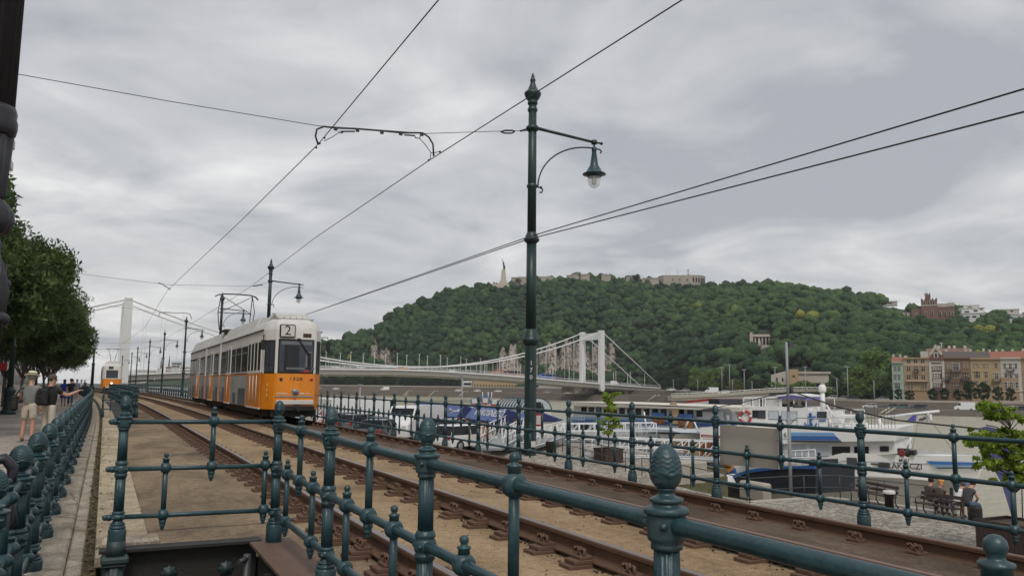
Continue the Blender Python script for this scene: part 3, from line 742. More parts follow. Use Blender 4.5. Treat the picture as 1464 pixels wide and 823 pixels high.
# side glazing, doors, adverts (both sides)
wins = [(32.0, 33.4), (33.62, 35.0), (35.2, 36.3), (38.1, 39.75), (40.85, 42.6), (44.65, 45.8), (46.8, 47.9), (48.1, 49.2), (51.2, 52.4), (52.6, 53.8), (54.0, 54.95)]
doors = [(28.85, 31.75), (36.45, 37.95), (42.85, 44.4), (49.4, 51.0)]
ads = [(31.82, 36.35), (38.05, 39.98), (40.42, 42.75), (44.5, 45.98), (46.42, 49.3), (51.1, 55.18)]
for sx, X in ((-1, XL), (1, XRt)):
    for a, c in wins:
        b = MB(); b.box((X+sx*.004, (a+c)/2, 2.15), (.016, c-a, .96)); w = part(b, 'window', 'black', TR)
        g = MB(); g.box((X+sx*.010, (a+c)/2, 2.12), (.008, c-a-.1, .80)); g.box((X+sx*.012, (a+c)/2, 2.38), (.01, c-a-.1, .03), 1); part(g, 'pane', ['glass', 'grey'], w)
    for a, c in doors:
        d = MB(); n = 4 if c-a > 2 else 2; w = (c-a)/n
        for i in range(n):
            ym = a+w*(i+.5); d.box((X+sx*.012, ym, .98), (.03, w-.03, 1.18), 0, bev=.008); d.box((X+sx*.012, ym, 2.18), (.03, w-.03, 1.2), 1, bev=.008)
        d.box((X+sx*.02, (a+c)/2, .37), (.05, c-a, .05), 1)
        d = part(d, 'door', ['yellow', 'tramwhite'], TR)
        g = MB()
        for i in range(n): g.box((X+sx*.025, a+w*(i+.5), 2.17), (.012, w-.24, .98))
        part(g, 'pane', 'glass', d)
        h = MB()
        for i in range(1, n): h.tube([(X+sx*.035, a+w*i, .5), (X+sx*.035, a+w*i, 1.5)], .012, 6)
        part(h, 'handle', 'tramwhite', d)
    for j, (a, c) in enumerate(ads):
        b = MB(); b.box((X+sx*.004, (a+c)/2, .95), (.014, c-a, 1.14)); p = part(b, 'advert_panel', 'advert', TR)
        b = MB(); b.box((X+sx*.013, a+(c-a)*.28, .72), (.01, (c-a)*.42, .62)); b.box((X+sx*.013, a+(c-a)*.72, .62), (.009, (c-a)*.2, .42))
        part(b, 'advert_picture', 'advertdark', p)
        b = MB()
        ex = Vector((0, -1 if sx < 0 else 1, 0))
        rr_ = random.Random(j)
        for k in range(4): b.box((X+sx*.013, (a+c)/2+(c-a)*rr_.uniform(-.12, .12), 1.42-.09*k), (.006, (c-a)*rr_.uniform(.3, .6), .022))
        part(b, 'advert_lettering', 'offwhite', p)
# rear end
b = MB(); b.box((XC, 55.205, 2.15), (1.6, .02, .95)); part(b, 'rear_window', 'glass', TR)
# front face
FY = 27.9
b = MB(); b.box((5.77, FY-.004, 2.15), (1.21, .03, 1.16), 0, bev=.012); ws = part(b, 'windscreen', 'black', TR)
b = MB(); b.box((5.77, FY-.017, 2.15), (1.12, .016, 1.06), 0, bev=.006); part(b, 'pane', 'windscreen', ws)
b = MB()
b.box((5.775, FY-.026, 2.60), (1.02, .006, .12), 2); b.box((5.42, FY-.026, 2.14), (.05, .005, .9), 1); b.box((6.2, FY-.026, 1.98), (.22, .005, .66), 2); b.box((6.22, FY-.027, 1.97), (.13, .006, .6), 3)
b.box((5.9, FY-.026, 1.74), (1.0, .005, .06), 4); b.box((6.12, FY-.028, 1.645), (.22, .006, .06), 5)
M['cabdark'] = mat('cab_interior_dark', (.014, .015, .02), .4); M['cabgrey'] = mat('cab_interior_grey', (.13, .14, .15), .5)
b.box((5.62, FY-.025, 2.1), (.5, .004, .95), 0)
part(b, 'cab_fitting', ['cabdark', 'black', 'cabgrey', 'cabdark', 'cabgrey', 'red'], ws)
b = MB(); b.tube([(5.82, FY-.05, 2.71), (6.16, FY-.05, 2.2)], .012, 6); b.tube([(5.87, FY-.05, 2.71), (6.22, FY-.05, 2.18)], .01, 6); b.tube([(6.19, FY-.048, 2.28), (6.22, FY-.048, 1.8)], .012, 6); b.box((5.84, FY-.05, 2.73), (.12, .05, .06)); part(b, 'wiper', 'black', TR)
# corner cab windows
for sx, x0, x1, x2 in ((-1, XL+.03, XL+.29, XL+.36), (1, XRt-.08, XRt-.34, XRt-.42)):
    a0, a1 = Vector((x0, FY+.60, 0)), Vector((x1, FY+.06, 0)); e = (a1-a0); L = e.length; e.normalize(); n_ = Vector((e.y, -e.x, 0)) if sx > 0 else Vector((-e.y, e.x, 0))
    if n_.dot(Vector((sx, -1, 0))) < 0: n_ = -n_
    b = MB(); b.box((a0+a1)/2+n_*.003+Vector((0, 0, 2.13)), (L*.94, .02, 1.12), ax=(e, n_, Vector((0, 0, 1)))); w = part(b, 'cab_window', 'black', TR)
    b = MB(); b.box((a0+a1)/2+n_*.012+Vector((0, 0, 2.13)), (L*.82, .012, 1.02), 0, ax=(e, n_, Vector((0, 0, 1)))); b.box((a0+a1)/2+n_*.018+Vector((0, 0, 2.2)), (.03, .008, 1.0), 1, ax=(e, n_, Vector((0, 0, 1)))); b.box((a0+a1)/2+n_*.018+Vector((0, 0, 1.86)), (L*.8, .008, .03), 1, ax=(e, n_, Vector((0, 0, 1)))); part(b, 'pane', ['windscreen', 'black'], w)
    # mirror on its bracket
    b = MB(); mx = XL-.10 if sx < 0 else XRt+.1
    b.tube([(x0, FY+.75, 2.86), (mx, FY+.3, 2.84), (mx, FY+.2, 2.7)], .016, 6); b.tube([(x0, FY+.95, 2.62), (mx-.0, FY+.4, 2.66)], .014, 6); b.box((mx, FY+.2, 2.52), (.14, .06, .34), bev=.02); part(b, 'mirror', 'black', TR)
# route board
b = MB(); b.box((5.44, FY-.05, 3.0), (.52, .11, .44), 0, bev=.03); rb = part(b, 'route_sign', 'black', TR)
b = MB(); b.box((5.44, FY-.107, 3.0), (.45, .012, .37)); part(b, 'sign_face', 'offwhite', rb)
b = MB(); put_text(b, '2', .46, (5.44, FY-.116, 3.0), (1, 0, 0), (0, 0, 1)); part(b, 'route_lettering', 'darktext', rb)
b = MB(); b.box((6.12, FY-.006, 2.87), (.28, .02, .13)); part(b, 'air_grille', 'rustdark', TR)
b = MB(); put_text(b, '1328', .155, (5.79, FY-.006, 1.385), (1, 0, 0), (0, 0, 1), wmax=.40); part(b, 'number_lettering', 'darktext', TR)
b = MB()
b.box((5.35, FY-.004, .90), (.34, .008, .028)); b.box((6.02, FY-.004, .90), (.16, .008, .04)); b.box((6.22, FY-.004, .90), (.14, .008, .02))
part(b, 'logo_lettering', 'offwhite', TR)
b = MB()
for k in range(3): b.box((XL+.10+k*.0, FY+.30-.02, 1.18-.17*k), (.012, .07, .12), ax=(Vector((.22, -1, 0)).normalized().cross(Vector((0, 0, 1))), Vector((.22, -1, 0)).normalized(), Vector((0, 0, 1))))
part(b, 'city_emblem', mat('pale_yellow', (.85, .5, .12), .5), TR)
b = MB(); b.lathe([(.10, 0), (.11, .01), (.11, .045), (.095, .06)], 24, (5.79, FY, .955), (0, -1, 0)); hl = part(b, 'headlight', 'grey', TR)
b = MB(); b.lathe([(.093, .055), (.085, .07), (.05, .082), (.005, .086)], 24, (5.79, FY, .955), (0, -1, 0)); part(b, 'headlight_glass', mat('headlamp_glass', (.25, .26, .28), .12, metal=.7), hl)
for x, mm in ((5.30, 'rustdark'), (6.32, 'red')):
    b = MB(); b.lathe([(.05, 0), (.05, .03), (.035, .045), (.004, .05)], 16, (x, FY, 1.375), (0, -1, 0)); part(b, 'tail_lamp', mm, TR)
b = MB(); b.box((5.76, FY-.012, .80), (1.26, .03, .05)); part(b, 'trim_strip', 'grey', TR)
b = MB(); b.lathe([(.04, 0), (.035, .03), (.005, .04)], 12, (5.78, FY-.0, .70), (0, -1, 0)); part(b, 'brake_lamp', 'red', TR)
b = MB(); b.box((5.78, FY-.035, .60), (1.24, .09, .15), bev=.015); part(b, 'bumper', 'offwhite', TR)
b = MB(); b.box((5.80, FY+.02, .40), (1.30, .12, .15)); b.lathe([(.12, 0), (.12, .12), (.06, .14), (.06, .26), (.1, .28), (.1, .32)], 16, (5.86, FY+.02, .40), (0, -1, 0)); b.box((5.8, FY+.25, .22), (1.5, .1, .22)); part(b, 'coupler', 'black', TR)
# equipment boxes on the roof of the cab end
b = MB()
for i in range(5): b.box((XC-.42+i*.21, FY+1.1, 3.52), (.19, .5, .07), bev=.015)
b.prism([(XC-.86, FY+1.5, 3.2), (XC-.70, FY+1.2, 3.52), (XC-.70, FY+3.1, 3.66), (XC-.93, FY+3.3, 3.2)], (1.5, 0, 0)); b.box((XC+.1, FY+2.4, 3.66), (1.1, 1.5, .12), bev=.02)
for i in range(6): b.box((XC-.45+i*.2, FY+2.0, 3.735), (.12, .3, .04))
part(b, 'roof_equipment', 'tramroof', TR)
# pantograph
b = MB(); px_, py_, pz_ = 5.42, 40.3, 5.44
bow = [(px_-.98, py_, pz_-.14), (px_-.85, py_, pz_-.05), (px_-.6, py_, pz_), (px_, py_, pz_+.02), (px_+.6, py_, pz_), (px_+.85, py_, pz_-.06), (px_+1.0, py_, pz_-.2)]
b.tube(bow, .022, 8); b.tube([(x, y+.16, z) for x, y, z in bow], .022, 8)
for sx in (-.72, .72):
    for dy in (-1.1, 1.1): b.tube([(px_+sx, py_+.08, pz_-.06), (px_+sx*1.05, py_+.08+dy*.55, pz_-.85), (px_+sx*.95, py_+.08+dy*.35, 3.75)], .02, 6)
b.tube([(px_-.68, py_, pz_-.1), (px_+.78, py_+.5, pz_-.9)], .016, 6); b.tube([(px_+.68, py_, pz_-.1), (px_-.78, py_+.5, pz_-.9)], .016, 6); b.tube([(px_-.75, py_+.55, pz_-.86), (px_+.75, py_+.55, pz_-.86)], .018, 6)
b.box((px_+.38, py_+.1, 3.68), (1.9, 1.6, .08)); part(b, 'pantograph', 'wire', TR)
b = MB()
for sx in (-.7, .7):
    for dy in (-.5, .5): b.lathe([(.05, 0), (.07, .03), (.045, .06), (.07, .09), (.045, .12), (.05, .16)], 8, (XC+sx, py_+dy, 3.5))
part(b, 'insulator', 'rustdark', TR)

# distant tram on the nearer track
FT = thing('tram', 'distant yellow and white tram with its headlamp lit, coming along the nearer track', 'tram', (.72, 109, 0))
fx, fy = .72, 109.
def pl2(y): return [(fx-1.1, y+.7), (fx-.95, y+.15), (fx-.75, y), (fx+.75, y), (fx+.95, y+.15), (fx+1.1, y+.7)]
b = MB(); b.prism([(x, y, .4) for x, y in pl2(fy)]+[(fx+.9, fy+24, .4), (fx-1.3, fy+24, .4)], (0, 0, 1.15)); part(b, 'lower_body', 'yellow', FT)
b = MB(); b.prism([(x, y, 1.554) for x, y in pl2(fy)]+[(fx+.9, fy+24, 1.554), (fx-1.3, fy+24, 1.554)], (0, 0, 1.5)); part(b, 'upper_body', 'tramwhite', FT)
b = MB(); b.prism([(fx-1., fy+.3, 3.06), (fx+1., fy+.3, 3.06), (fx+.7, fy+.6, 3.4), (fx-.7, fy+.6, 3.4)], (-.2, 23, 0)); b.box((fx+.1, fy+2.5, 3.55), (1.3, 2, .3)); b.box((fx-.1, fy+6, 3.5), (1.4, 3, .25)); part(b, 'roof', 'tramroof', FT)
b = MB(); b.box((fx, fy-.005, 2.12), (1.3, .03, .95), bev=.01); part(b, 'windscreen', 'windscreen', FT)
b = MB(); b.box((fx-.15, fy-.02, 2.9), (.5, .08, .3)); part(b, 'route_sign', 'darkgrey', FT)
for i in range(7):
    b = MB(); y = fy+1.3+i*2.6; xx = fx-1.1-.2*(y-fy)/24
    b.box((xx-.01, y+.8, 2.15), (.03, 1.7, .9)); part(b, 'window', 'glass', FT)
b = MB(); b.lathe([(.11, 0), (.10, .05), (.01, .06)], 12, (fx, fy, 1.0), (0, -1, 0)); part(b, 'headlight', 'lamp_lit', FT)
b = MB(); b.box((fx, fy-.03, .56), (1.4, .08, .14)); part(b, 'bumper', 'offwhite', FT)
b = MB(); b.box((fx, fy+12, .22), (1.8, 23, .35)); part(b, 'underframe', 'black', FT)
b = MB(); b.tube([(fx-.9, fy+5, 5.25), (fx-.6, fy+5, 5.35), (fx+.6, fy+5, 5.35), (fx+.9, fy+5, 5.25)], .035, 6)
for sx in (-.55, .55): b.tube([(fx+sx, fy+5, 5.32), (fx+sx*.6, fy+5.2, 4.5), (fx+sx*.3, fy+5, 3.6)], .03, 6)
b.box((fx, fy+5, 3.6), (1, 1, .2)); part(b, 'pantograph', 'wire', FT)
# ------------------------------------------------------------------ foliage
def leafmat(name, c1, c2, c3):
    m = bpy.data.materials.new(name); m.use_nodes = True; nt = m.node_tree; bs = nt.nodes['Principled BSDF']
    geo = nt.nodes.new('ShaderNodeNewGeometry'); n = nt.nodes.new('ShaderNodeTexNoise'); n.inputs['Scale'].default_value = .9; n.inputs['Detail'].default_value = 6
    nt.links.new(geo.outputs['Position'], n.inputs['Vector'])
    r = nt.nodes.new('ShaderNodeValToRGB'); e = r.color_ramp.elements; e[0].position = .32; e[0].color = (*c1, 1); e[1].position = .7; e[1].color = (*c3, 1)
    k = e.new(.5); k.color = (*c2, 1)
    nt.links.new(n.outputs['Fac'], r.inputs['Fac']); nt.links.new(r.outputs['Color'], bs.inputs['Base Color']); bs.inputs['Roughness'].default_value = .65
    bs.inputs['Specular IOR Level'].default_value = .25
    tr = nt.nodes.new('ShaderNodeBsdfTranslucent'); mx = nt.nodes.new('ShaderNodeMixShader'); mx.inputs['Fac'].default_value = .3
    nt.links.new(r.outputs['Color'], tr.inputs['Color']); nt.links.new(bs.outputs['BSDF'], mx.inputs[1]); nt.links.new(tr.outputs['BSDF'], mx.inputs[2])
    nt.links.new(mx.outputs['Shader'], nt.nodes['Material Output'].inputs['Surface'])
    return m
M['leaf'] = leafmat('leaf_dark', (.036, .064, .022), (.062, .10, .032), (.12, .165, .048))
M['leaflight'] = leafmat('leaf_light', (.13, .20, .022), (.21, .30, .035), (.31, .40, .06))
M['leafmid'] = leafmat('leaf_mid', (.018, .042, .016), (.032, .068, .022), (.055, .10, .03))
M['bark'] = mat('bark', (.035, .028, .022), .95, col2=(.075, .06, .048), scale=9, fac=.7, bump=.8, bscale=30, stretch=(1, 1, .25))
def leaf_mesh(name, centres, rads, per, size, material, seed, flat=.75):
    g = np.random.default_rng(seed); C = np.repeat(np.array(centres), per, 0); Rr = np.repeat(np.array(rads), per)
    n = len(C); d = g.normal(size=(n, 3)); d /= np.linalg.norm(d, axis=1)[:, None]
    P = C+d*(Rr*g.random(n)**.5)[:, None]*np.array([1, 1, flat])
    a = g.normal(size=(n, 3)); a /= np.linalg.norm(a, axis=1)[:, None]; b = np.cross(a, g.normal(size=(n, 3))); b /= np.linalg.norm(b, axis=1)[:, None]
    s = (size*(.6+.8*g.random(n)))[:, None]
    V = np.stack([P-a*s, P+b*s*.45, P+a*s, P-b*s*.45], 1).reshape(-1, 3)
    me = bpy.data.meshes.new(name); me.vertices.add(4*n); me.vertices.foreach_set('co', V.ravel())
    me.loops.add(4*n); me.loops.foreach_set('vertex_index', np.arange(4*n, dtype=np.int32))
    me.polygons.add(n); me.polygons.foreach_set('loop_start', np.arange(0, 4*n, 4, dtype=np.int32))
    me.update(calc_edges=True); me.materials.append(material); return me
def tree_meshes(seed, H, Rad, z0, nclump, per, size, material):
    g = random.Random(seed); cs, rs = [], []
    zc = (H+z0)/2; hz = (H-z0)/2
    lobes = [(g.uniform(-.45, .45)*Rad, g.uniform(-.45, .45)*Rad, zc+g.uniform(-.4, .55)*hz, g.uniform(.45, .62)) for _ in range(8)]
    while len(cs) < nclump:
        lx, ly, lz, lr = g.choice(lobes); t = g.uniform(0, 6.283); u = g.uniform(-1, 1); w = math.sqrt(1-u*u); q = lr*(g.random()**.35)
        x, y, z = lx+q*Rad*w*math.cos(t), ly+q*Rad*w*math.sin(t), lz+q*hz*.95*u
        if z < z0 or z > H or math.hypot(x, y) > Rad*1.05: continue
        cs.append((x, y, z)); rs.append(g.uniform(.10, .2)*Rad)
    crown = leaf_mesh('crown', cs, rs, per, size, material, seed)
    b = MB(); r0 = .03*H*.40
    b.tube([(0, 0, 0), (.03, .02, .3), (.06, -.03, z0*.8), (.1, .05, z0*1.2), (.05, .1, zc)], [r0*1.35, r0, r0*.85, r0*.7, r0*.3], 10)
    for i in range(7):
        a = i*2.4+g.random(); z1 = z0*(.85+.25*g.random()); L = Rad*g.uniform(.45, .75)
        p0_ = Vector((.06, 0, z1)); p1 = Vector((math.cos(a)*L*.5, math.sin(a)*L*.5, z1+.28*(H-z0))); p2 = Vector((math.cos(a)*L, math.sin(a)*L, z1+.5*(H-z0)))
        b.tube([p0_, p1, p2], [r0*.5, r0*.32, r0*.1], 7)
    return crown, b.mesh('trunk', [M['bark']])
TV = [tree_meshes(31+i, 9.9+i*.4, 4.25, 1.8, 590, 110, .105, M['leaf']) for i in range(3)]
spots = [(-7.0, 20, .56), (-6.2, 27.5, .84), (-5.8, 34.5, .95), (-5.7, 42, .98), (-5.6, 50, .98), (-5.5, 59, 1.0), (-5.4, 69, 1.02), (-5.3, 80, 1.02), (-5.4, 93, 1.02), (-5.8, 108, 1.04), (-6.4, 125, 1.08), (-7.8, 144, 1.08), (-12.5, 32, .85), (-12.5, 46, .9), (-12.5, 62, .95), (-13, 80, .95), (-14, 100, .95)]
tl = ['leafy green tree cut by the left edge, nearest of the promenade row', 'leafy tree of the promenade row, right behind the dark lamp column', 'leafy tree above the man in the straw hat', 'tall leafy tree in the promenade row, fourth along', 'leafy tree in the promenade row, fifth along', 'leafy tree in the promenade row, sixth along', 'dense tree in the promenade row, beside the old lantern', 'dense dark tree standing just before the end of the promenade row', 'dark tree second from the end of the promenade row', 'tree near the end of the promenade row, left of the distant tram', 'tree just short of the last one in the promenade row', 'last tree of the promenade row, by the distant tram',
      'tree of the second row at the far side of the promenade, closest one', 'tree of the second row at the far side of the promenade, middle one', 'tree of the second row at the far side of the promenade, fourth one', 'tree of the second row at the far side of the promenade, beside the old lantern', 'tree of the second row at the far side of the promenade, farthest one']
for i, (x, y, s) in enumerate(spots):
    t = thing('promenade_tree', tl[i], 'tree', (x, y, -.4), 'trees along the promenade', rz=i*1.9)
    t.scale = (s, s, s)
    cr, tr = TV[i % 3]; link('crown', cr, t); link('trunk', tr, t)

# ------------------------------------------------------------------ big iron lamp column at the left edge
cx_, cy_ = -.775, 6.05
LC = thing('street_lamp', 'big dark cast iron lamp column with ornate collar, cut off by the left edge', 'lamp post', (cx_, cy_, -.34))
b = MB(); o_ = (cx_, cy_, 0)
b.lathe([(.135, 2.98), (.125, 8.5)], 84, o_, flute=lambda i, a, k: 1-.07*abs(math.sin(10*a)))
part(b, 'shaft', 'iron', LC)
b = MB()
b.lathe([(.13, 2.80), (.15, 2.82), (.158, 2.86), (.158, 2.9), (.148, 2.93), (.152, 2.96), (.14, 3.0)], 40, o_)
b.lathe([(.10, 2.38), (.118, 2.42), (.125, 2.60), (.135, 2.80)], 40, o_, flute=lambda i, a, k: 1+.07*math.cos(8*a))
b.lathe([(.10, 2.14), (.15, 2.17), (.178, 2.24), (.17, 2.31), (.13, 2.37), (.10, 2.40)], 48, o_, flute=lambda i, a, k: 1+.05*math.cos(12*a))
b.lathe([(.09, 1.2), (.10, 1.46), (.135, 1.56), (.17, 1.66), (.185, 1.78), (.17, 1.88), (.135, 1.98), (.115, 2.06), (.12, 2.1), (.10, 2.16)], 64, o_, flute=lambda i, a, k: 1+.09*math.cos(7*a+i*.45))
for k in range(7):
    a = k*2*math.pi/7+.4
    b.tube([(cx_+.15*math.cos(a+t*.5), cy_+.15*math.sin(a+t*.5), 1.98-.55*t) for t in (0, .3, .6, 1)], [.02, .035, .03, .012], 8)
    b.ball((cx_+.17*math.cos(a), cy_+.17*math.sin(a), 1.62), .045, 10); b.ball((cx_+.165*math.cos(a+.4), cy_+.165*math.sin(a+.4), 1.84), .035, 8)
part(b, 'collar', 'iron', LC)
b = MB()
b.lathe([(.30, -.34), (.30, -.1), (.26, -.06), (.24, .2), (.22, .3), (.16, .5), (.13, .62), (.145, .68), (.10, .8), (.085, 1.25)], 40, o_)
for k in range(6):
    a = k*math.pi/3+.15; q = lambda r, z: (cx_+r*math.cos(a), cy_+r*math.sin(a), z)
    b.tube([q(.14, .72), q(.24, .74), q(.29, .68), q(.29, .6), q(.245, .57), q(.225, .62), q(.25, .65)], [.03, .035, .035, .03, .025, .02, .012], 8)
    b.tube([q(.2, .5), q(.29, .44), q(.31, .34), q(.26, .28)], [.025, .035, .035, .02], 8)
part(b, 'base', 'iron', LC)
# old lantern posts further along
def lantern_post(loc, label, s=1.):
    t = thing('street_lamp', label, 'lamp post', loc, 'old lantern posts on the promenade'); t.scale = (s, s, s)
    b = MB(); b.lathe([(.30, 0), (.30, .1), (.26, .14), (.22, .2), (.20, .9), (.24, .95), (.24, 1.0), (.17, 1.08), (.15, 1.15)], 16); part(b, 'base', 'tealdirt', t, local=True)
    b = MB(); b.lathe([(.12, 1.1), (.10, 2.8), (.14, 2.83), (.14, 2.88), (.08, 2.95), (.06, 3.9), (.1, 3.94), (.1, 3.98), (.05, 4.02)], 32, flute=lambda i, a, k: 1-.08*abs(math.sin(6*a))); part(b, 'shaft', 'tealdirt', t, local=True)
    b = MB(); b.tube([(-.45, 0, 3.6), (-.2, 0, 3.75), (.2, 0, 3.75), (.45, 0, 3.6)], .025, 6); b.tube([(0, -.45, 3.6), (0, -.2, 3.75), (0, .2, 3.75), (0, .45, 3.6)], .025, 6); part(b, 'cross_arm', 'green', t, local=True)
    l = MB(); l.lathe([(.06, 4.0), (.13, 4.06), (.14, 4.1)], 6, sm=False); l.lathe([(.3, 4.66), (.32, 4.7), (.2, 4.86), (.08, 4.92), (.05, 5.02), (.02, 5.12)], 6, sm=False)
    for k in range(6):
        a = k*math.pi/3; l.tube([(.13*math.cos(a), .13*math.sin(a), 4.08), (.29*math.cos(a), .29*math.sin(a), 4.68)], .018, 5)
    l = part(l, 'lantern', 'green', t, local=True)
    g = MB(); g.lathe([(.115, 4.1), (.27, 4.66)], 6, sm=False); part(g, 'glass_pane', 'clear', l, local=True)
    return t
q = onz(11, 592, -.4); lantern_post((q.x, q.y, -.4), 'dark green lantern post with round plinth, left of the man in the straw hat', 1.15)
lantern_post((-1.05, 84, -.4), 'old six sided lantern on a dark post beside the distant yellow tram', 1.12)

# ------------------------------------------------------------------ street side buildings behind the trees
M['render1'] = mat('pale_render', (.36, .33, .29), .9, col2=(.44, .41, .36), scale=.4, fac=.7)
M['render2'] = mat('grey_render', (.33, .34, .35), .9, col2=(.40, .41, .42), scale=.4, fac=.7)
def street_block(label, x1, y0, y1, H, floors, balc=False):
    t = thing('city_building', label, 'building', (x1-8, y0, -.4), 'buildings along the promenade street')
    b = MB(); b.box((x1-8, (y0+y1)/2, H/2-.4), (16, y1-y0, H)); part(b, 'wall', 'render2' if balc else 'render1', t)
    b = MB(); b.box((x1-7.9, (y0+y1)/2, H-.2), (17, y1-y0+.8, .5)); part(b, 'cornice', 'offwhite', t)
    fh = H/floors; n = int((y1-y0)/3.2)
    w = MB(); w.box((0, 0, 0), (.12, 1.5, fh*.55)); wm = w.mesh('window', ml('glass'))
    w2 = MB(); w2.box((0, 0, 0), (1.5, .12, fh*.55)); wm2 = w2.mesh('window', ml('glass')); c = 0
    for f_ in range(floors):
        for i in range(n):
            if c < 98: link('window', wm, t, (8.0, 1.6+3.2*i, fh*(f_+.5))); c += 1
        for i in range(3): link('window', wm2, t, (-3+3.6*i, -.02, fh*(f_+.5)))
    if balc:
        b = MB()
        for f_ in range(1, floors): b.box((x1+.45, (y0+y1)/2, -.4+fh*f_), (1.3, y1-y0+.9, .22)); b.box((x1+1.05, (y0+y1)/2, .2+fh*f_), (.08, y1-y0+.9, 1.0)); b.box((x1-7, y0-.4, .2+fh*f_), (15, .08, 1.0))
        part(b, 'balcony', 'offwhite', t)
street_block('tall pale hotel block with stacked balconies, showing behind the dark lamp column', -16.6, 112, 150, 46, 13, True)
street_block('pale city building behind the trees, closest one across the promenade', -24, 8, 50, 19, 5)
street_block('pale city building behind the trees, second one across the promenade', -24, 53, 105, 21, 6)
street_block('pale city building at the end of the street behind the trees', -17, 170, 240, 18, 5)
# red shop board under the trees
q = onz(6, 566, .9)
q = ony(-6, 528, 46); t = thing('shop_sign', 'small red sign board at the left edge under the trees', 'sign', (q.x, q.y, -.4))
b = MB(); b.box((q.x, q.y, 1.9), (.9, .08, .34)); part(b, 'board', 'red', t); b = MB(); b.tube([(q.x, q.y+.05, -.4), (q.x, q.y+.05, 1.75)], .04, 8); part(b, 'post', 'darkgrey', t)

# ------------------------------------------------------------------ people
import bmesh
def grow(name, V, E, mats, root=None, sub=1):
    bm = bmesh.new(); ly = bm.verts.layers.skin.verify(); d = {}
    for k, (co, r) in V.items():
        v = bm.verts.new(co); rr = r if isinstance(r, tuple) else (r, r); v[ly].radius = rr; v[ly].use_root = False; d[k] = v
    d[root or next(iter(V))][ly].use_root = True
    for a, c in E: bm.edges.new((d[a], d[c]))
    me = bpy.data.meshes.new(name); bm.to_mesh(me); bm.free()
    o = bpy.data.objects.new(name, me); COL.objects.link(o)
    s = o.modifiers.new('skin', 'SKIN'); s.use_smooth_shade = True; s.branch_smoothing = .3
    u = o.modifiers.new('sub', 'SUBSURF'); u.levels = sub; u.render_levels = sub
    dg = bpy.context.evaluated_depsgraph_get(); dg.update()
    me2 = bpy.data.meshes.new_from_object(o.evaluated_get(dg)); me2.name = name
    bpy.data.objects.remove(o); bpy.data.meshes.remove(me)
    me2.materials.clear()
    for q in mats: me2.materials.append(q)
    me2.polygons.foreach_set('use_smooth', [True]*len(me2.polygons))
    return me2
def cloth(n, c): 
    k = 'cloth_'+n
    if k not in M: M[k] = mat(k, c, .9, col2=tuple(q*1.35 for q in c), scale=9, fac=.6, bump=.4, bscale=25)
    return M[k]
def hand(V, E, tag_, wrist, dirv, side, upv):
    """palm, four unequal fingers and a thumb beyond the wrist"""
    w = Vector(wrist); d = Vector(dirv).normalized(); u = Vector(upv); u = (u-d*u.dot(d)).normalized(); s = d.cross(u)*side
    V[tag_+'p'] = (w+d*.055, (.034, .019)); E.append((tag_, tag_+'p'))
    for i, (off, L) in enumerate(((-.028, .062), (-.010, .074), (.009, .070), (.027, .055))):
        b0 = w+d*.09+s*off; V[f'{tag_}k{i}'] = (b0, .011); V[f'{tag_}m{i}'] = (b0+d*L*.55-u*.012, .0095); V[f'{tag_}f{i}'] = (b0+d*L-u*.035, .008)
        E += [(tag_+'p', f'{tag_}k{i}'), (f'{tag_}k{i}', f'{tag_}m{i}'), (f'{tag_}m{i}', f'{tag_}f{i}')]
    V[tag_+'t0'] = (w+d*.03-s*.034-u*.006, .013); V[tag_+'t1'] = (w+d*.065-s*.052-u*.02, .010); E += [(tag_+'p', tag_+'t0'), (tag_+'t0', tag_+'t1')]
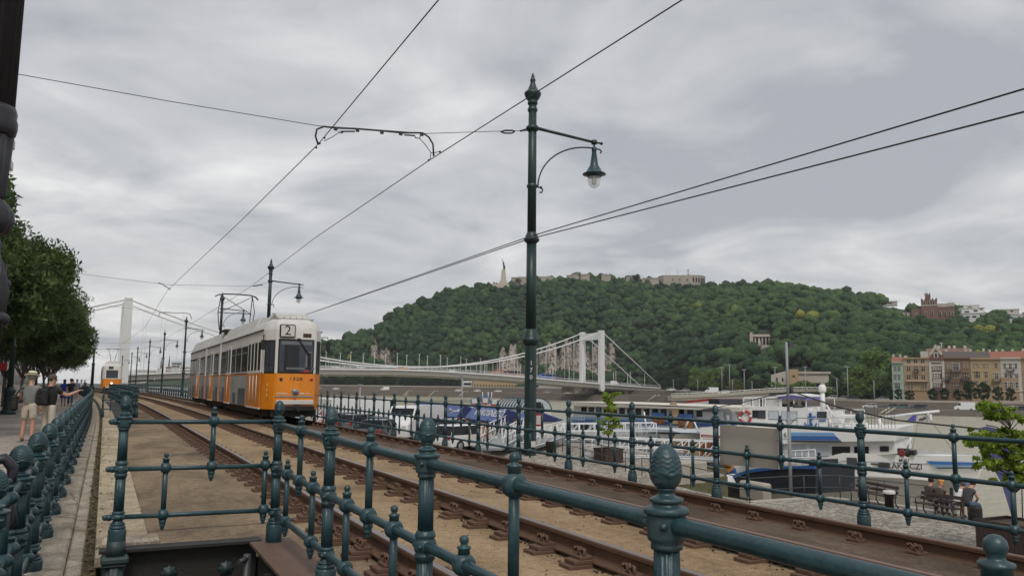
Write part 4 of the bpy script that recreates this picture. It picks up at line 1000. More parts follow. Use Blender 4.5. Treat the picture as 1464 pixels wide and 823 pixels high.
def person(label, loc, rz, J=None, shirt=(.1, .1, .1), legs=(.3, .27, .2), long=False, hair=(.05, .035, .025), shoes=(.05, .05, .05), s=1., sleeve=.55, group=None, hat=None, dress=None, hairlen=0., skirt=False, head_turn=0., extra=None, seated=False):
    t = thing('person', label, 'person', loc, group, rz); t.scale = (s, s, s)
    P = dict(pel=(0, 0, .95), wai=(0, .01, 1.10), che=(0, .0, 1.30), nb=(0, -.01, 1.45), nk=(0, .01, 1.53),
             shl=(-.175, -.01, 1.41), shr=(.175, -.01, 1.41), ell=(-.235, -.03, 1.13), elr=(.235, -.03, 1.13), wrl=(-.25, .06, .89), wrr=(.25, .06, .89),
             hil=(-.09, 0, .90), hir=(.09, 0, .90), knl=(-.105, .02, .50), knr=(.105, .02, .50), anl=(-.11, -.03, .085), anr=(.11, -.03, .085), tol=(-.13, .13, .035), tor=(.13, .13, .035))
    hd = (0, .035, 1.66)
    if J:
        for k, v in J.items():
            if k == 'hd': hd = v
            else: P[k] = v
    P = {k: Vector(v) for k, v in P.items()}; hd = Vector(hd)
    rad = dict(pel=(.145, .115), wai=(.135, .105), che=(.16, .115), nb=.08, nk=.062, shl=.068, shr=.068, ell=.05, elr=.05, wrl=.034, wrr=.034, hil=.092, hir=.092, knl=.068, knr=.068, anl=.05, anr=.05, tol=.034, tor=.034)
    f_ = Vector((math.sin(-head_turn)*-1, math.cos(head_turn), 0)); sd = Vector((f_.y, -f_.x, 0))
    V = {k: (P[k], rad[k]) for k in P}
    E = [('pel', 'wai'), ('wai', 'che'), ('che', 'nb'), ('nb', 'nk'), ('che', 'shl'), ('che', 'shr'), ('shl', 'ell'), ('shr', 'elr'), ('ell', 'wrl'), ('elr', 'wrr'), ('pel', 'hil'), ('pel', 'hir'), ('hil', 'knl'), ('hir', 'knr'), ('knl', 'anl'), ('knr', 'anr'), ('anl', 'tol'), ('anr', 'tor')]
    V['jaw'] = (hd+Vector((0, 0, -.055))+f_*.015, (.078, .085)); V['skull'] = (hd+Vector((0, 0, .03)), (.092, .105)); V['top'] = (hd+Vector((0, 0, .10))-f_*.008, (.064, .072))
    E += [('nk', 'jaw'), ('jaw', 'skull'), ('skull', 'top')]
    for sd_, a, e in ((1, 'wrr', 'elr'), (-1, 'wrl', 'ell')): hand(V, E, a, P[a], P[a]-P[e], sd_, (0, 0, 1) if abs((P[a]-P[e]).normalized().z) < .8 else (0, 1, 0))
    link('body', grow('body', V, E, [M['skin']], 'pel'), t)
    # face: nose, ears, eyes, mouth
    b = MB(); b.tube([hd+f_*.088+Vector((0, 0, .02)), hd+f_*.108+Vector((0, 0, -.022)), hd+f_*.09+Vector((0, 0, -.03))], [.008, .015, .012], 8); link('nose', b.mesh('nose', ml('skin')), t)
    for q in (-1, 1):
        b = MB(); b.ball(hd+sd*(q*.083)+Vector((0, 0, .0)), .028, 10, sc=(.45, .8, 1.1)); link('ear', b.mesh('ear', ml('skin')), t)
        b = MB(); b.ball(hd+f_*.083+sd*(q*.031)+Vector((0, 0, .018)), .0125, 8); link('eye', b.mesh('eye', ml('black')), t)
    b = MB(); b.ball(hd+f_*.08+Vector((0, 0, -.062)), .022, 8, sc=(1, .5, .28)); link('mouth', b.mesh('mouth', [cloth('lip', (.35, .12, .10))]), t)
    hc = hd+Vector((0, 0, .052))-f_*.012
    b = MB(); b.ball(hc, .112, 16, sc=(.92, 1.04, .9)) if hair else None
    if hair:
        if hairlen: b.ball(hd-f_*.055+Vector((0, 0, -.03-hairlen*.4)), .09, 12, sc=(.95, .62, 1+hairlen*5))
        # keep the face clear
        keep = []
        vv = [Vector(v) for v in b.v]
        fs = [fc for fc in b.f if not all((vv[i]-hd).dot(f_) > .035 and vv[i].z < hd.z+.055 for i in fc)]
        b.f = fs; b.m = [0]*len(fs); b.s = [True]*len(fs)
        link('hair', b.mesh('hair', [cloth('hair%.3f' % hair[0], hair)]), t)
    # clothes
    up_ = lambda a, c, q: P[a].lerp(P[c], q)
    g = dict(pel=(P['pel']-(P['wai']-P['pel'])*.55, (.178, .145)), wai=(P['wai'], (.172, .138)), che=(P['che'], (.192, .14)), nb=(P['nb']+Vector((0, -.005, .014)), .105), shl=(P['shl']+Vector((0, 0, .012)), .094), shr=(P['shr']+Vector((0, 0, .012)), .094), al=(up_('shl', 'ell', sleeve), .07), ar=(up_('shr', 'elr', sleeve), .07))
    ge = [('pel', 'wai'), ('wai', 'che'), ('che', 'nb'), ('che', 'shl'), ('che', 'shr'), ('shl', 'al'), ('shr', 'ar')]
    if sleeve > 1.:
        for q, a, e, w in (('al', 'shl', 'ell', 'wrl'), ('ar', 'shr', 'elr', 'wrr')):
            g[q] = (P[e], .056); g[q+'2'] = (up_(e, w, .85), .04); ge.append((q, q+'2'))
    link('shirt', grow('shirt', g, ge, [cloth('shirt%.3f%.3f' % (shirt[0], shirt[2]), shirt)], 'pel'), t)
    if skirt:
        b = MB(); b.lathe([(.15, 1.06), (.17, .92), (.24, .55), (.23, .54)], 16); link('skirt', b.mesh('skirt', [cloth('shirt%.3f%.3f' % (shirt[0], shirt[2]), shirt)]), t)
    else:
        k = .86 if long else .96 if False else None
        g = dict(pel=(P['pel'], (.172, .142)), wai=(P['pel'].lerp(P['wai'], .95), (.160, .128)), hil=(P['hil'], .118), hir=(P['hir'], .118)); ge = [('wai', 'pel'), ('pel', 'hil'), ('pel', 'hir')]
        if long:
            g.update(knl=(P['knl'], .088), knr=(P['knr'], .088), anl=(up_('knl', 'anl', .9), .07), anr=(up_('knr', 'anr', .9), .07)); ge += [('hil', 'knl'), ('hir', 'knr'), ('knl', 'anl'), ('knr', 'anr')]
        else:
            g.update(knl=(up_('hil', 'knl', .9), .108), knr=(up_('hir', 'knr', .9), .108)); ge += [('hil', 'knl'), ('hir', 'knr')]
        link('trousers' if long else 'shorts', grow('trousers', g, ge, [cloth('legs%.3f' % legs[0], legs)], 'pel'), t)
    for a, c in (('anl', 'tol'), ('anr', 'tor')):
        g = {'a': (P[a]-Vector((0, 0, .02)), .048), 'b': (P[a].lerp(P[c], .5), .047), 'c': (P[c]+(P[c]-P[a]).normalized()*.02+Vector((0, 0, .01)), .04)}
        link('shoe', grow('shoe', g, [('a', 'b'), ('b', 'c')], [cloth('shoe%.2f' % shoes[0], shoes)]), t)
    if hat == 'straw':
        b = MB(); b.lathe([(.19, -.012), (.195, -.004), (.19, .004), (.11, .018), (.108, .022), (.104, .085), (.085, .105), (.03, .11), (.002, .105)], 24, hd+Vector((0, -.005, .085)), (0, .18, 1)); h = link('hat', b.mesh('hat', [mat('straw', (.62, .55, .40), .8, col2=(.72, .66, .5), scale=30, fac=.6)]), t)
        b = MB(); b.lathe([(.110, .022), (.108, .048)], 24, hd+Vector((0, -.005, .085)), (0, .18, 1)); link('hat_band', b.mesh('hat_band', ml('black')), h)
    if hat == 'cap':
        b = MB(); b.ball(hd+Vector((0, 0, .05)), .112, 14, sc=(.95, 1.08, .8)); b.box(hd+f_*.14+Vector((0, 0, .055)), (.13, .11, .012)); link('cap', b.mesh('cap', [cloth('cap', (.02, .22, .62))]), t)
    if extra: extra(t, P, hd)
    return t
def glasses(t, P, hd): pass
q = onz(35, 631, -.40)
def bag(t, P, hd):
    pass
m1 = person('man in a straw hat, grey T-shirt and beige shorts, seen from behind on the promenade', (q.x+.05, q.y, -.4), -.25, shirt=(.17, .17, .16), legs=(.42, .37, .29), hat='straw', s=1.02, hair=(.2, .18, .16), sleeve=.62,
            J=dict(wrl=(-.22, .22, 1.12), ell=(-.26, .02, 1.14), knl=(-.12, .05, .5), anl=(-.13, .0, .085), tol=(-.16, .16, .035)))
def satchel(name, label, cat, c, dims, m_='black', strap=None, rz=0):
    t = thing(name, label, cat, c, rz=rz); w, d, h = dims
    b = MB(); b.box((0, 0, h/2), (w, d, h), bev=min(w, d, h)*.28); b.box((0, -d*.5, h*.35), (w*.8, d*.3, h*.5), bev=.02); part(b, 'pouch', m_, t, local=True)
    if strap:
        b = MB(); b.tube([Vector(p)-Vector(c) for p in strap], .018, 6); part(b, 'strap', m_, t, local=True)
    return t
satchel('shoulder_bag', 'black shoulder bag hanging at the hip of the man in the straw hat', 'bag', (q.x-.30, q.y-.05, .42), (.16, .34, .42), strap=[(q.x-.29, q.y-.05, .84), (q.x-.16, q.y-.1, 1.04), (q.x-.05, q.y+.02, 1.05)])
yy_ = 24.3; q2 = ony(69, 600, yy_)
aim = Vector((math.cos(.55), math.sin(.55), 0))
m2 = person('man in black T-shirt and pale trousers pointing an arm towards the tracks', (q2.x, q2.y, -.4), -.75, shirt=(.012, .012, .014), legs=(.40, .36, .29), long=True, hair=(.07, .055, .045), s=1.0, head_turn=.5, sleeve=.6,
            J=dict(shr=(.185, .03, 1.40), elr=(.30, .24, 1.25), wrr=(.39, .47, 1.36), ell=(-.24, .03, 1.13), wrl=(-.18, .24, 1.03), hd=(.01, .04, 1.66)))
satchel('backpack', 'black backpack on the back of the man who points', 'bag', (q2.x-.16, q2.y-.21, .60), (.28, .19, .44), rz=-.75, strap=[(q2.x-.16, q2.y-.18, 1.0), (q2.x-.10, q2.y-.05, 1.08), (q2.x+.0, q2.y+.08, 1.0)])
b = MB(); hp = Vector((.39, .47, 1.36)); a = -.75; hx = Vector((hp.x*math.cos(a)-hp.y*math.sin(a), hp.x*math.sin(a)+hp.y*math.cos(a), 0)); c = Vector((q2.x, q2.y, -.4))+Vector((hx.x*1.14, hx.y*1.14, 1.42))
walk = dict(knl=(-.1, .14, .52), anl=(-.1, .18, .11), tol=(-.1, .33, .07), knr=(.1, -.02, .5), anr=(.1, -.24, .13), tor=(.1, -.12, .035), wrl=(-.24, -.06, .9), wrr=(.25, .18, .93))
G = 'walkers on the promenade'
def ped(px, py_feet, label, **k):
    p = onz(px, py_feet, -.4); return person(label, (p.x, p.y, -.4), k.pop('rz', 0), J=k.pop('J', walk), group=G, **k)
ped(90, 580, 'woman in a bright blue dress with bare legs walking away on the promenade', shirt=(.02, .045, .34), skirt=True, hairlen=.2, s=.97)
ped(99.5, 580.5, 'person in dark top and blue jeans beside the woman in blue', shirt=(.02, .022, .035), legs=(.05, .08, .15), long=True)
ped(108.5, 570, 'person in pale blue shirt and light shorts farther along the promenade', shirt=(.28, .36, .44), legs=(.3, .3, .3), rz=3.1)
ped(115, 566, 'person in white top walking well behind the group on the promenade', shirt=(.5, .5, .5), legs=(.03, .03, .05), long=True, rz=3.0)
ped(120, 563, 'distant walker in dark clothes next to the curved wall', shirt=(.03, .03, .05), legs=(.04, .04, .06), long=True)
ped(103, 566, 'distant walker in a reddish top on the promenade', shirt=(.25, .08, .07), legs=(.05, .06, .09), long=True)
ped(71, 572, 'walker in a grey shirt seen between the two men and the trees', shirt=(.2, .2, .22), legs=(.05, .05, .06), long=True)
# ------------------------------------------------------------------ lower quay
def zq(y): t = min(1, max(0, (y-28)/18)); return -3.5+1.0*t*t*(3-2*t)
def cobbles():
    m = bpy.data.materials.new('cobblestone'); m.use_nodes = True; nt = m.node_tree; bs = nt.nodes['Principled BSDF']; bs.inputs['Roughness'].default_value = .85
    geo = nt.nodes.new('ShaderNodeNewGeometry')
    v = nt.nodes.new('ShaderNodeTexVoronoi'); v.inputs['Scale'].default_value = 5.5; v.feature = 'F1'
    v2 = nt.nodes.new('ShaderNodeTexVoronoi'); v2.inputs['Scale'].default_value = 5.5; v2.feature = 'DISTANCE_TO_EDGE'
    for q in (v, v2): nt.links.new(geo.outputs['Position'], q.inputs['Vector'])
    r = nt.nodes.new('ShaderNodeValToRGB'); e = r.color_ramp.elements; e[0].color = (.20, .175, .14, 1); e[1].color = (.42, .38, .32, 1); e[1].position = .9
    sep = nt.nodes.new('ShaderNodeSeparateColor'); nt.links.new(v.outputs['Color'], sep.inputs['Color']); nt.links.new(sep.outputs['Red'], r.inputs['Fac'])
    r2 = nt.nodes.new('ShaderNodeValToRGB'); r2.color_ramp.elements[0].color = (.25, .25, .25, 1); r2.color_ramp.elements[1].position = .12
    nt.links.new(v2.outputs['Distance'], r2.inputs['Fac'])
    n = nt.nodes.new('ShaderNodeTexNoise'); n.inputs['Scale'].default_value = .5; n.inputs['Detail'].default_value = 6; nt.links.new(geo.outputs['Position'], n.inputs['Vector'])
    mr = nt.nodes.new('ShaderNodeMapRange'); mr.inputs['To Min'].default_value = .55; mr.inputs['To Max'].default_value = 1.35; nt.links.new(n.outputs['Fac'], mr.inputs['Value'])
    m1_ = nt.nodes.new('ShaderNodeMixRGB'); m1_.blend_type = 'MULTIPLY'; m1_.inputs['Fac'].default_value = 1; nt.links.new(r.outputs['Color'], m1_.inputs[1]); nt.links.new(r2.outputs['Color'], m1_.inputs[2])
    m2_ = nt.nodes.new('ShaderNodeMixRGB'); m2_.blend_type = 'MULTIPLY'; m2_.inputs['Fac'].default_value = 1; nt.links.new(m1_.outputs['Color'], m2_.inputs[1]); nt.links.new(mr.outputs['Result'], m2_.inputs[2])
    nt.links.new(m2_.outputs['Color'], bs.inputs['Base Color'])
    b = nt.nodes.new('ShaderNodeBump'); b.inputs['Strength'].default_value = .7; b.inputs['Distance'].default_value = .03; nt.links.new(v2.outputs['Distance'], b.inputs['Height']); nt.links.new(b.outputs['Normal'], bs.inputs['Normal'])
    return m
M['cobble'] = cobbles()
M['qstone'] = mat('quay_stone', (.26, .235, .20), .9, col2=(.42, .385, .33), scale=1.6, fac=.8, bump=.6, bscale=20, detail=8)
M['moss'] = mat('mossy_stone', (.06, .065, .03), .95, col2=(.16, .15, .08), scale=1.3, fac=.7, bump=.7, bscale=15)
XQ = 29.6
b = MB(); yy = ys(-30, 28, 6)+ys(28, 46, 2)[1:]+ys(46, 300, 20)[1:]
# the quay has an inlet with stone steps between y 26.5 and 33
b.sheet([[(7.6, y, zq(y)), (24.6, y, zq(y))] for y in yy])
b.sheet([[(24.6, y, zq(y)), (XQ, y, zq(y))] for y in yy if y <= 24.6]+[[(24.6, 26.2, -3.5), (27.6, 26.2, -3.5)]])
b.sheet([[(24.6, y, zq(y)), (XQ, y, zq(y))] for y in [34]+[y for y in yy if y > 34]])
solo(b, 'quay_pavement', 'cobble', kind='structure', base=(0, 0, -3.5))
b = MB()   # pale edge stones
def edge(pts, w=.45, z=None):
    for a, c in zip(pts[:-1], pts[1:]):
        a, c = Vector(a), Vector(c); n = max(1, int((c-a).length/1.2)); d = (c-a).normalized(); s = Vector((-d.y, d.x, 0))
        for i in range(n):
            p = a.lerp(c, (i+.5)/n); b.box((p.x, p.y, p.z-.2+random.uniform(-.005, .01)), ((c-a).length/n-.012, w, .46), ax=(d, s, Vector((0, 0, 1))), bev=.02)
edge([(XQ, -30, -3.5), (XQ, 24.4, -3.5), (28.9, 25.9, -3.5), (27.4, 26.4, -3.5), (24.5, 26.4, -3.5)])
edge([(24.5, 33.9, -3.3), (XQ, 34, -3.25)]); edge([(XQ, 34, zq(34)), (XQ, 40, zq(40)), (XQ, 46, -2.5), (XQ, 300, -2.5)])
solo(b, 'quay_kerb', 'qstone', kind='structure', base=(0, 0, -3.5))
b = MB(); b.box((XQ+.1, -2.6, -5.6), (.5, 54.6, 4)); b.box((27, 26.3, -5.6), (5.4, .5, 4)); b.box((XQ+.1, 167, -5.2), (.5, 266, 4.4)); b.box((27, 34, -5.4), (5.6, .5, 4)); b.box((24.4, 30, -5.65), (.5, 8, 4)); 
qw = thing('quay_wall', 'mossy stone wall of the lower quay down to the river', 'quay wall', (XQ, 20, -7.5)); part(b, 'wall_face', 'moss', qw)
b = MB(); b.box((26.6, 30.2, -4.45), (5.6, 7.4, 1.1), ax=(Vector((.985, 0, -.17)), Vector((0, 1, 0)), Vector((.17, 0, .985))))
solo(b, 'mossy_slope_ground', 'moss', kind='structure')
for q, d_, lb in ((onz(975, 676, -3.3), (2.2, 1.6, .85), 'big pale stone block at the head of the quay steps, beyond the railing'), (onz(1080, 708, -3.5), (.5, 1.6, .8), 'slanted pale stone at the edge of the quay inlet')):
    b = MB(); b.box((q.x, q.y, q.z+d_[2]/2-.2), d_, bev=.08); solo(b, 'stone_block', 'qstone', lb, 'stone')
b = MB(); b.box((7.5, 130, -2.2), (.3, 330, 3.5)); qv = thing('retaining_wall', 'stone retaining wall between the tram tracks and the lower quay', 'wall', (7.55, 30, -3.6)); part(b, 'wall_face', 'qstone', qv)

# thin iron quay railing along the edge
def thin_rail(label, pts, h=1.0, step=2., mids=(.5,), m_='darkgrey', r=.022, group='thin railings along the quay', name='quay_railing'):
    t = thing(name, label, 'railing', pts[0], group); O = t.location
    b = MB()
    for k in (1.,)+tuple(mids): b.tube([(p[0], p[1], p[2]+h*k) for p in pts], r*(1 if k == 1. else .8), 6)
    part(b, 'rail', m_, t)
    b = MB(); b.tube([(0, 0, 0), (0, 0, h)], r, 6); me = b.mesh('post', ml(m_))
    for a, c in zip(pts[:-1], pts[1:]):
        a, c = Vector(a), Vector(c); n = max(1, int((c-a).length/step))
        for i in range(n): link('post', me, t, a.lerp(c, i/n)-Vector(O))
    link('post', me, t, Vector(pts[-1])-Vector(O)); return t
thin_rail('thin dark railing along the quay inlet in front of the dark blue barge', [(24.6, 34.2, -3.3), (24.3, 26.2, -3.5), (27.4, 26.2, -3.5), (28.9, 25.6, -3.5), (29.2, 21.3, -3.5)])
thin_rail('thin dark railing on the quay near the brown planter and the white gangway', [(24.5, 58, -2.5), (24.5, 46, -2.5), (24.5, 40, zq(40)), (24.5, 35.5, zq(35.5))])
q = onz(1131, 712, -3.5)
t = thing('signal_pole', 'tall grey steel pole standing at the quay edge in front of the passenger ship', 'pole', q)
tp = ony(1130, 489, q.y)
b = MB(); b.tube([q, (q.x, q.y, tp.z*.55+q.z*.45)], .075, 12); b.tube([(q.x, q.y, tp.z*.55+q.z*.45), (q.x, q.y, tp.z)], .06, 12); part(b, 'shaft', 'grey', t)
b = MB(); cc = ony(1131, 557, q.y); b.box(cc, (.16, .16, .24), bev=.02); b.box(ony(1141, 581, q.y), (.5, .12, .1)); b.box(ony(1134, 579, q.y), (.16, .16, .14)); b.box(ony(1130, 492, q.y), (.2, .12, .28)); part(b, 'camera_box', 'darkgrey', t)

# benches
def bench(label, a, c):
    a, c = Vector(a), Vector(c); d = (c-a); L = d.length; mid = (a+c)/2
    t = thing('park_bench', label, 'bench', mid, 'benches on the quay', rz=math.atan2(d.y, d.x))
    b = MB()
    for i in range(3): b.box((0, .12+i*.13, .45), (L, .11, .035), bev=.008)
    part(b, 'seat', 'brownwood', t, local=True)
    b = MB()
    for i, z in enumerate((.62, .80)): b.box((0, .03-.05*i, z), (L, .03, .13), bev=.008, ax=(Vector((1, 0, 0)), Vector((0, .96, .27)), Vector((0, -.27, .96))))
    part(b, 'backrest', 'brownwood', t, local=True)
    for sx in (-L/2+.15, 0, L/2-.15):
        b = MB(); b.tube([(sx, .42, 0), (sx, .40, .25), (sx, .44, .42), (sx, .2, .43), (sx, .05, .40), (sx, .07, .2), (sx, -.08, 0)], .026, 8); b.tube([(sx, .05, .40), (sx, -.06, .9)], .024, 8); b.tube([(sx, -.01, .66), (sx, .2, .70), (sx, .42, .66), (sx, .46, .58), (sx, .43, .45)], .022, 8)
        part(b, 'leg', 'darkgrey', t, local=True)
    return t
BA, BC = onz(1381, 745, -3.5), onz(1318, 733.5, -3.5)
def flip(a, c): return (c, a)
bench('brown slatted bench with four people sitting on it by the water', *((BA, BC)))
BD, BE = onz(1286, 727, -3.5), onz(1226, 714, -3.5)
bench('empty brown slatted bench beside the ship, next to a white topped bollard', BD, BE)
bd = (BC-BA).normalized(); bn = Vector((-bd.y, bd.x, 0)); 
if bn.x < 0: bn = -bn
brz = math.atan2(bn.y, bn.x)-math.pi/2
def sit(k, label, lean=0., hx=0., **kw):
    p = BA.lerp(BC, k)+bn*.26
    J = dict(pel=(0, 0, .56), wai=(0, .02+lean*.3, .70), che=(0, .02+lean*.75, .90), nb=(0, .02+lean*1.05, 1.05), nk=(0, .04+lean*1.25, 1.12), hd=(hx, .08+lean*1.5, 1.24-abs(lean)*.15),
             shl=(-.175, lean*.98, 1.0), shr=(.175, lean*.98, 1.0), ell=(-.23, .12+lean*.9, .75), elr=(.23, .12+lean*.9, .75), wrl=(-.12, .38, .68), wrr=(.12, .38, .68),
             hil=(-.09, .05, .54), hir=(.09, .05, .54), knl=(-.12, .46, .54), knr=(.12, .46, .54), anl=(-.12, .44, .085), anr=(.12, .46, .085), tol=(-.13, .60, .035), tor=(.13, .62, .035))
    return person(label, (p.x, p.y, p.z), brz, J=J, group='people sitting on the bench', **kw)
sit(.90, 'seated person with short dark hair and brown patterned top on the bench', shirt=(.075, .055, .05), legs=(.1, .09, .09), long=True, hair=(.012, .01, .012), head_turn=-.8)
sit(.66, 'seated woman with reddish blonde hair tied up, on the bench', shirt=(.10, .085, .075), legs=(.05, .05, .06), long=True, hair=(.50, .24, .08), hairlen=.06, head_turn=-.3)
sit(.30, 'seated person in white shirt and blue cap bending forward on the bench', lean=.22, shirt=(.62, .60, .60), legs=(.42, .36, .22), hat='cap', hair=(.1, .07, .05))
sit(.09, 'seated man in dark grey T-shirt leaning forward, at the backpack end of the bench', lean=.2, shirt=(.045, .045, .05), legs=(.05, .06, .09), long=True, hair=(.03, .025, .02), head_turn=-.4, s=1.08)
q = BA+bd*-.35+bn*.1; satchel('backpack', 'big black backpack standing on the cobbles beside the bench', 'bag', q, (.42, .34, .62), rz=brz)
q = onz(1272, 727, -3.5); b = MB(); b.lathe([(.16, 0), (.16, .5), (.2, .52), (.24, .6), (.24, .68), (.2, .72), (.02, .74)], 16, q); b.m = [1 if all(b.v[i][2] > q.z+.56 for i in f) else 0 for f in b.f]
solo(b, 'mooring_bollard', ['black', 'offwhite'], 'black mooring bollard with white top behind the empty bench', 'bollard', base=q)

# planters with young trees
def planter(px, py, size, h, label, tlabel, zz, th, crown, light=True, seed=3, per=48):
    q = onz(px, py, zz)
    t = thing('planter_box', label, 'planter', q, 'brown tree planters on the quay')
    b = MB()
    n = 12
    for s_ in range(4):
        a = s_*math.pi/2; ex = Vector((math.cos(a), math.sin(a), 0)); ey = Vector((-math.sin(a), math.cos(a), 0))
        for i in range(n): b.box(q+ey*size/2+ex*(size*(i+.5)/n-size/2)+Vector((0, 0, h/2+.03)), (size/n-.012, .05, h-.06), ax=(ex, ey, Vector((0, 0, 1))))
        b.box(q+ey*(size/2+.01)+Vector((0, 0, h-.03)), (size+.08, .09, .06), ax=(ex, ey, Vector((0, 0, 1))))
    part(b, 'slat_box', 'brownwood', t); b = MB(); b.box(q+Vector((0, 0, h-.1)), (size-.06, size-.06, .05)); part(b, 'soil', 'soil', t)
    tr = thing('young_tree', tlabel, 'tree', q+Vector((0, 0, h-.08)), 'young trees in planters')
    b = MB(); b.tube([q+Vector((0, 0, h-.1)), q+Vector((.04, .02, h+th*.5)), q+Vector((0, .03, h+th))], [.035, .028, .012], 8)
    cs, rs = [], []
    g = random.Random(seed)
    for (ax_, ay_, z_, r_) in crown:
        cs.append((ax_, ay_, z_)); rs.append(r_)
        b.tube([q+Vector((.02, .02, h+z_-.35)), q+Vector((ax_*.6, ay_*.6, h+z_-.1)), q+Vector((ax_, ay_, h+z_))], [.014, .01, .005], 5)
    part(b, 'trunk', 'bark', tr)
    o = link('crown', leaf_mesh('crown', cs, rs, per, .085, M['leaflight'], seed, .42), tr, (0, 0, .06))
    return t, tr, q
g = random.Random(5); cr1 = []
for i in range(46):
    z_ = g.uniform(.55, 2.75); w = .75 if z_ < 1.2 else .62; a = g.uniform(0, 6.28); rr_ = g.uniform(.05, w)
    cr1.append((rr_*math.cos(a), rr_*math.sin(a), z_+.3, g.uniform(.12, .26)))
planter(870, 662, 1.15, .85, 'brown slatted planter with a young tree, in front of the long white boat', 'young bright green tree in the planter before the long white boat', zq(37), 2.75, cr1, seed=5)
cr2 = []; g = random.Random(9)
rv = Vector((.894, -.448, 0))
for (dx, z_, w) in ((-.35, 2.95, .55), (-.15, 2.7, .5), (-.35, 2.2, .9), (-.75, 1.95, .5), (.3, 2.15, .8), (.75, 2.2, .5), (-.2, 1.75, .8), (.35, 1.6, .8), (-.55, 1.35, .55), (.0, 1.2, .7), (.65, 1.2, .8), (-.1, .85, .5), (.55, .95, .5)):
    for k in range(13):
        o = g.uniform(-w, w); d_ = g.uniform(-.5, .5); cr2.append((rv.x*(dx+o)+d_*.448, rv.y*(dx+o)+d_*.894, z_+.34+g.gauss(0, .07), g.uniform(.09, .2)))
PQ = planter(1456, 792, 1.5, .95, 'brown slatted planter at the right edge, near the sitting people', 'young tree with tiers of bright green leaves at the right edge, over the blue flag', -3.5, 2.9, cr2, seed=8, per=46)
# beach flag
q = onz(1462, 745, -3.5); DF = (q-CAM).dot(fwd)
t = thing('beach_flag', 'tall blue feather flag behind the young tree at the right edge', 'flag', q)
def fd(px, py): return dep(px, py, DF)
outl = [(1448, 742), (1452, 700), (1455, 676), (1452, 655), (1444, 632), (1436, 618), (1424, 612), (1412, 609), (1402, 611), (1396, 622), (1397, 636), (1406, 650), (1420, 668), (1432, 690), (1440, 715)]
pl = [fd(*p) for p in outl]; b = MB(); b.prism(pl, fwd*.02); M['flagblue'] = mat('flag_blue', (.055, .065, .16), .8, col2=(.08, .095, .21), scale=2, fac=.6)
part(b, 'flag_cloth', 'flagblue', t)
b = MB(); b.tube([q, fd(1461, 700), fd(1457, 676), fd(1453, 652), fd(1445, 630), fd(1436, 616), fd(1424, 610), fd(1410, 607)], .022, 6); part(b, 'pole', 'darkgrey', t)
b = MB()
for k in range(5):
    a = k*2*math.pi/5; c0 = fd(1447, 659)-fwd*.015; r_ = .18
    b.tube([c0, c0+rt*math.cos(a)*r_+up*math.sin(a)*r_], [.035, .01], 6)
part(b, 'emblem', 'offwhite', t)

# vehicles ---------------------------------------------------------------------------------------
def car_parts(root, paint, est=False):
    W = .86
    b = MB(); out = [(-2.05, .30), (-2.1, .55), (-2.05, .82), (-1.9, .93), (.95, .95), (1.75, .80), (2.05, .66), (2.1, .48), (2.05, .28)]
    b.prism([(-W, y, z) for y, z in out], (2*W, 0, 0)); body = part(b, 'body', paint, root, local=True)
    zr = 1.46; yb = -1.98 if est else -1.75
    bot = [(-.83, yb, .93), (.83, yb, .93), (.83, 1.05, .94), (-.83, 1.05, .94)]; top = [(-.64, yb+.35, zr-.03), (.64, yb+.35, zr-.03), (.62, .32, zr-.02), (-.62, .32, zr-.02)]
    b = MB(); b.add(bot+top, [(0, 1, 5, 4), (1, 2, 6, 5), (2, 3, 7, 6), (3, 0, 4, 7)]); part(b, 'window', 'glass', root, local=True)
    b = MB(); rf = [(x*1.02, y, z) for x, y, z in top]; b.add(rf+[(x*.9, y*.9, zr+.03) for x, y, z in top], [(0, 1, 5, 4), (1, 2, 6, 5), (2, 3, 7, 6), (3, 0, 4, 7), (4, 5, 6, 7)])
    for sx in (-1, 1):
        for y0, y1 in ((yb, yb+.35), (1.05, .32), (-.35, -.3)): b.tube([(sx*.835, y0, .94), (sx*.645, y1, zr)], .035, 5)
    part(b, 'roof', paint, root, local=True)
    for sx in (-1, 1):
        for y in (-1.28, 1.28):
            w = MB(); w.lathe([(.31, -.1), (.32, 0), (.31, .1)], 16, (sx*.80, y, .32), (1, 0, 0)); w = part(w, 'wheel', 'black', root, local=True)
            r_ = MB(); r_.lathe([(.19, .0), (.17, .012), (.02, .02)], 12, (sx*.905, y, .32), (sx, 0, 0)); part(r_, 'rim', 'grey', w, local=True)
        l = MB(); l.box((sx*.62, 2.05, .66), (.36, .1, .14), bev=.02); part(l, 'headlight', 'offwhite', root, local=True)
        l = MB(); l.box((sx*.70, -2.07, .78), (.22, .08, .2), bev=.02); part(l, 'tail_light', 'red', root, local=True)
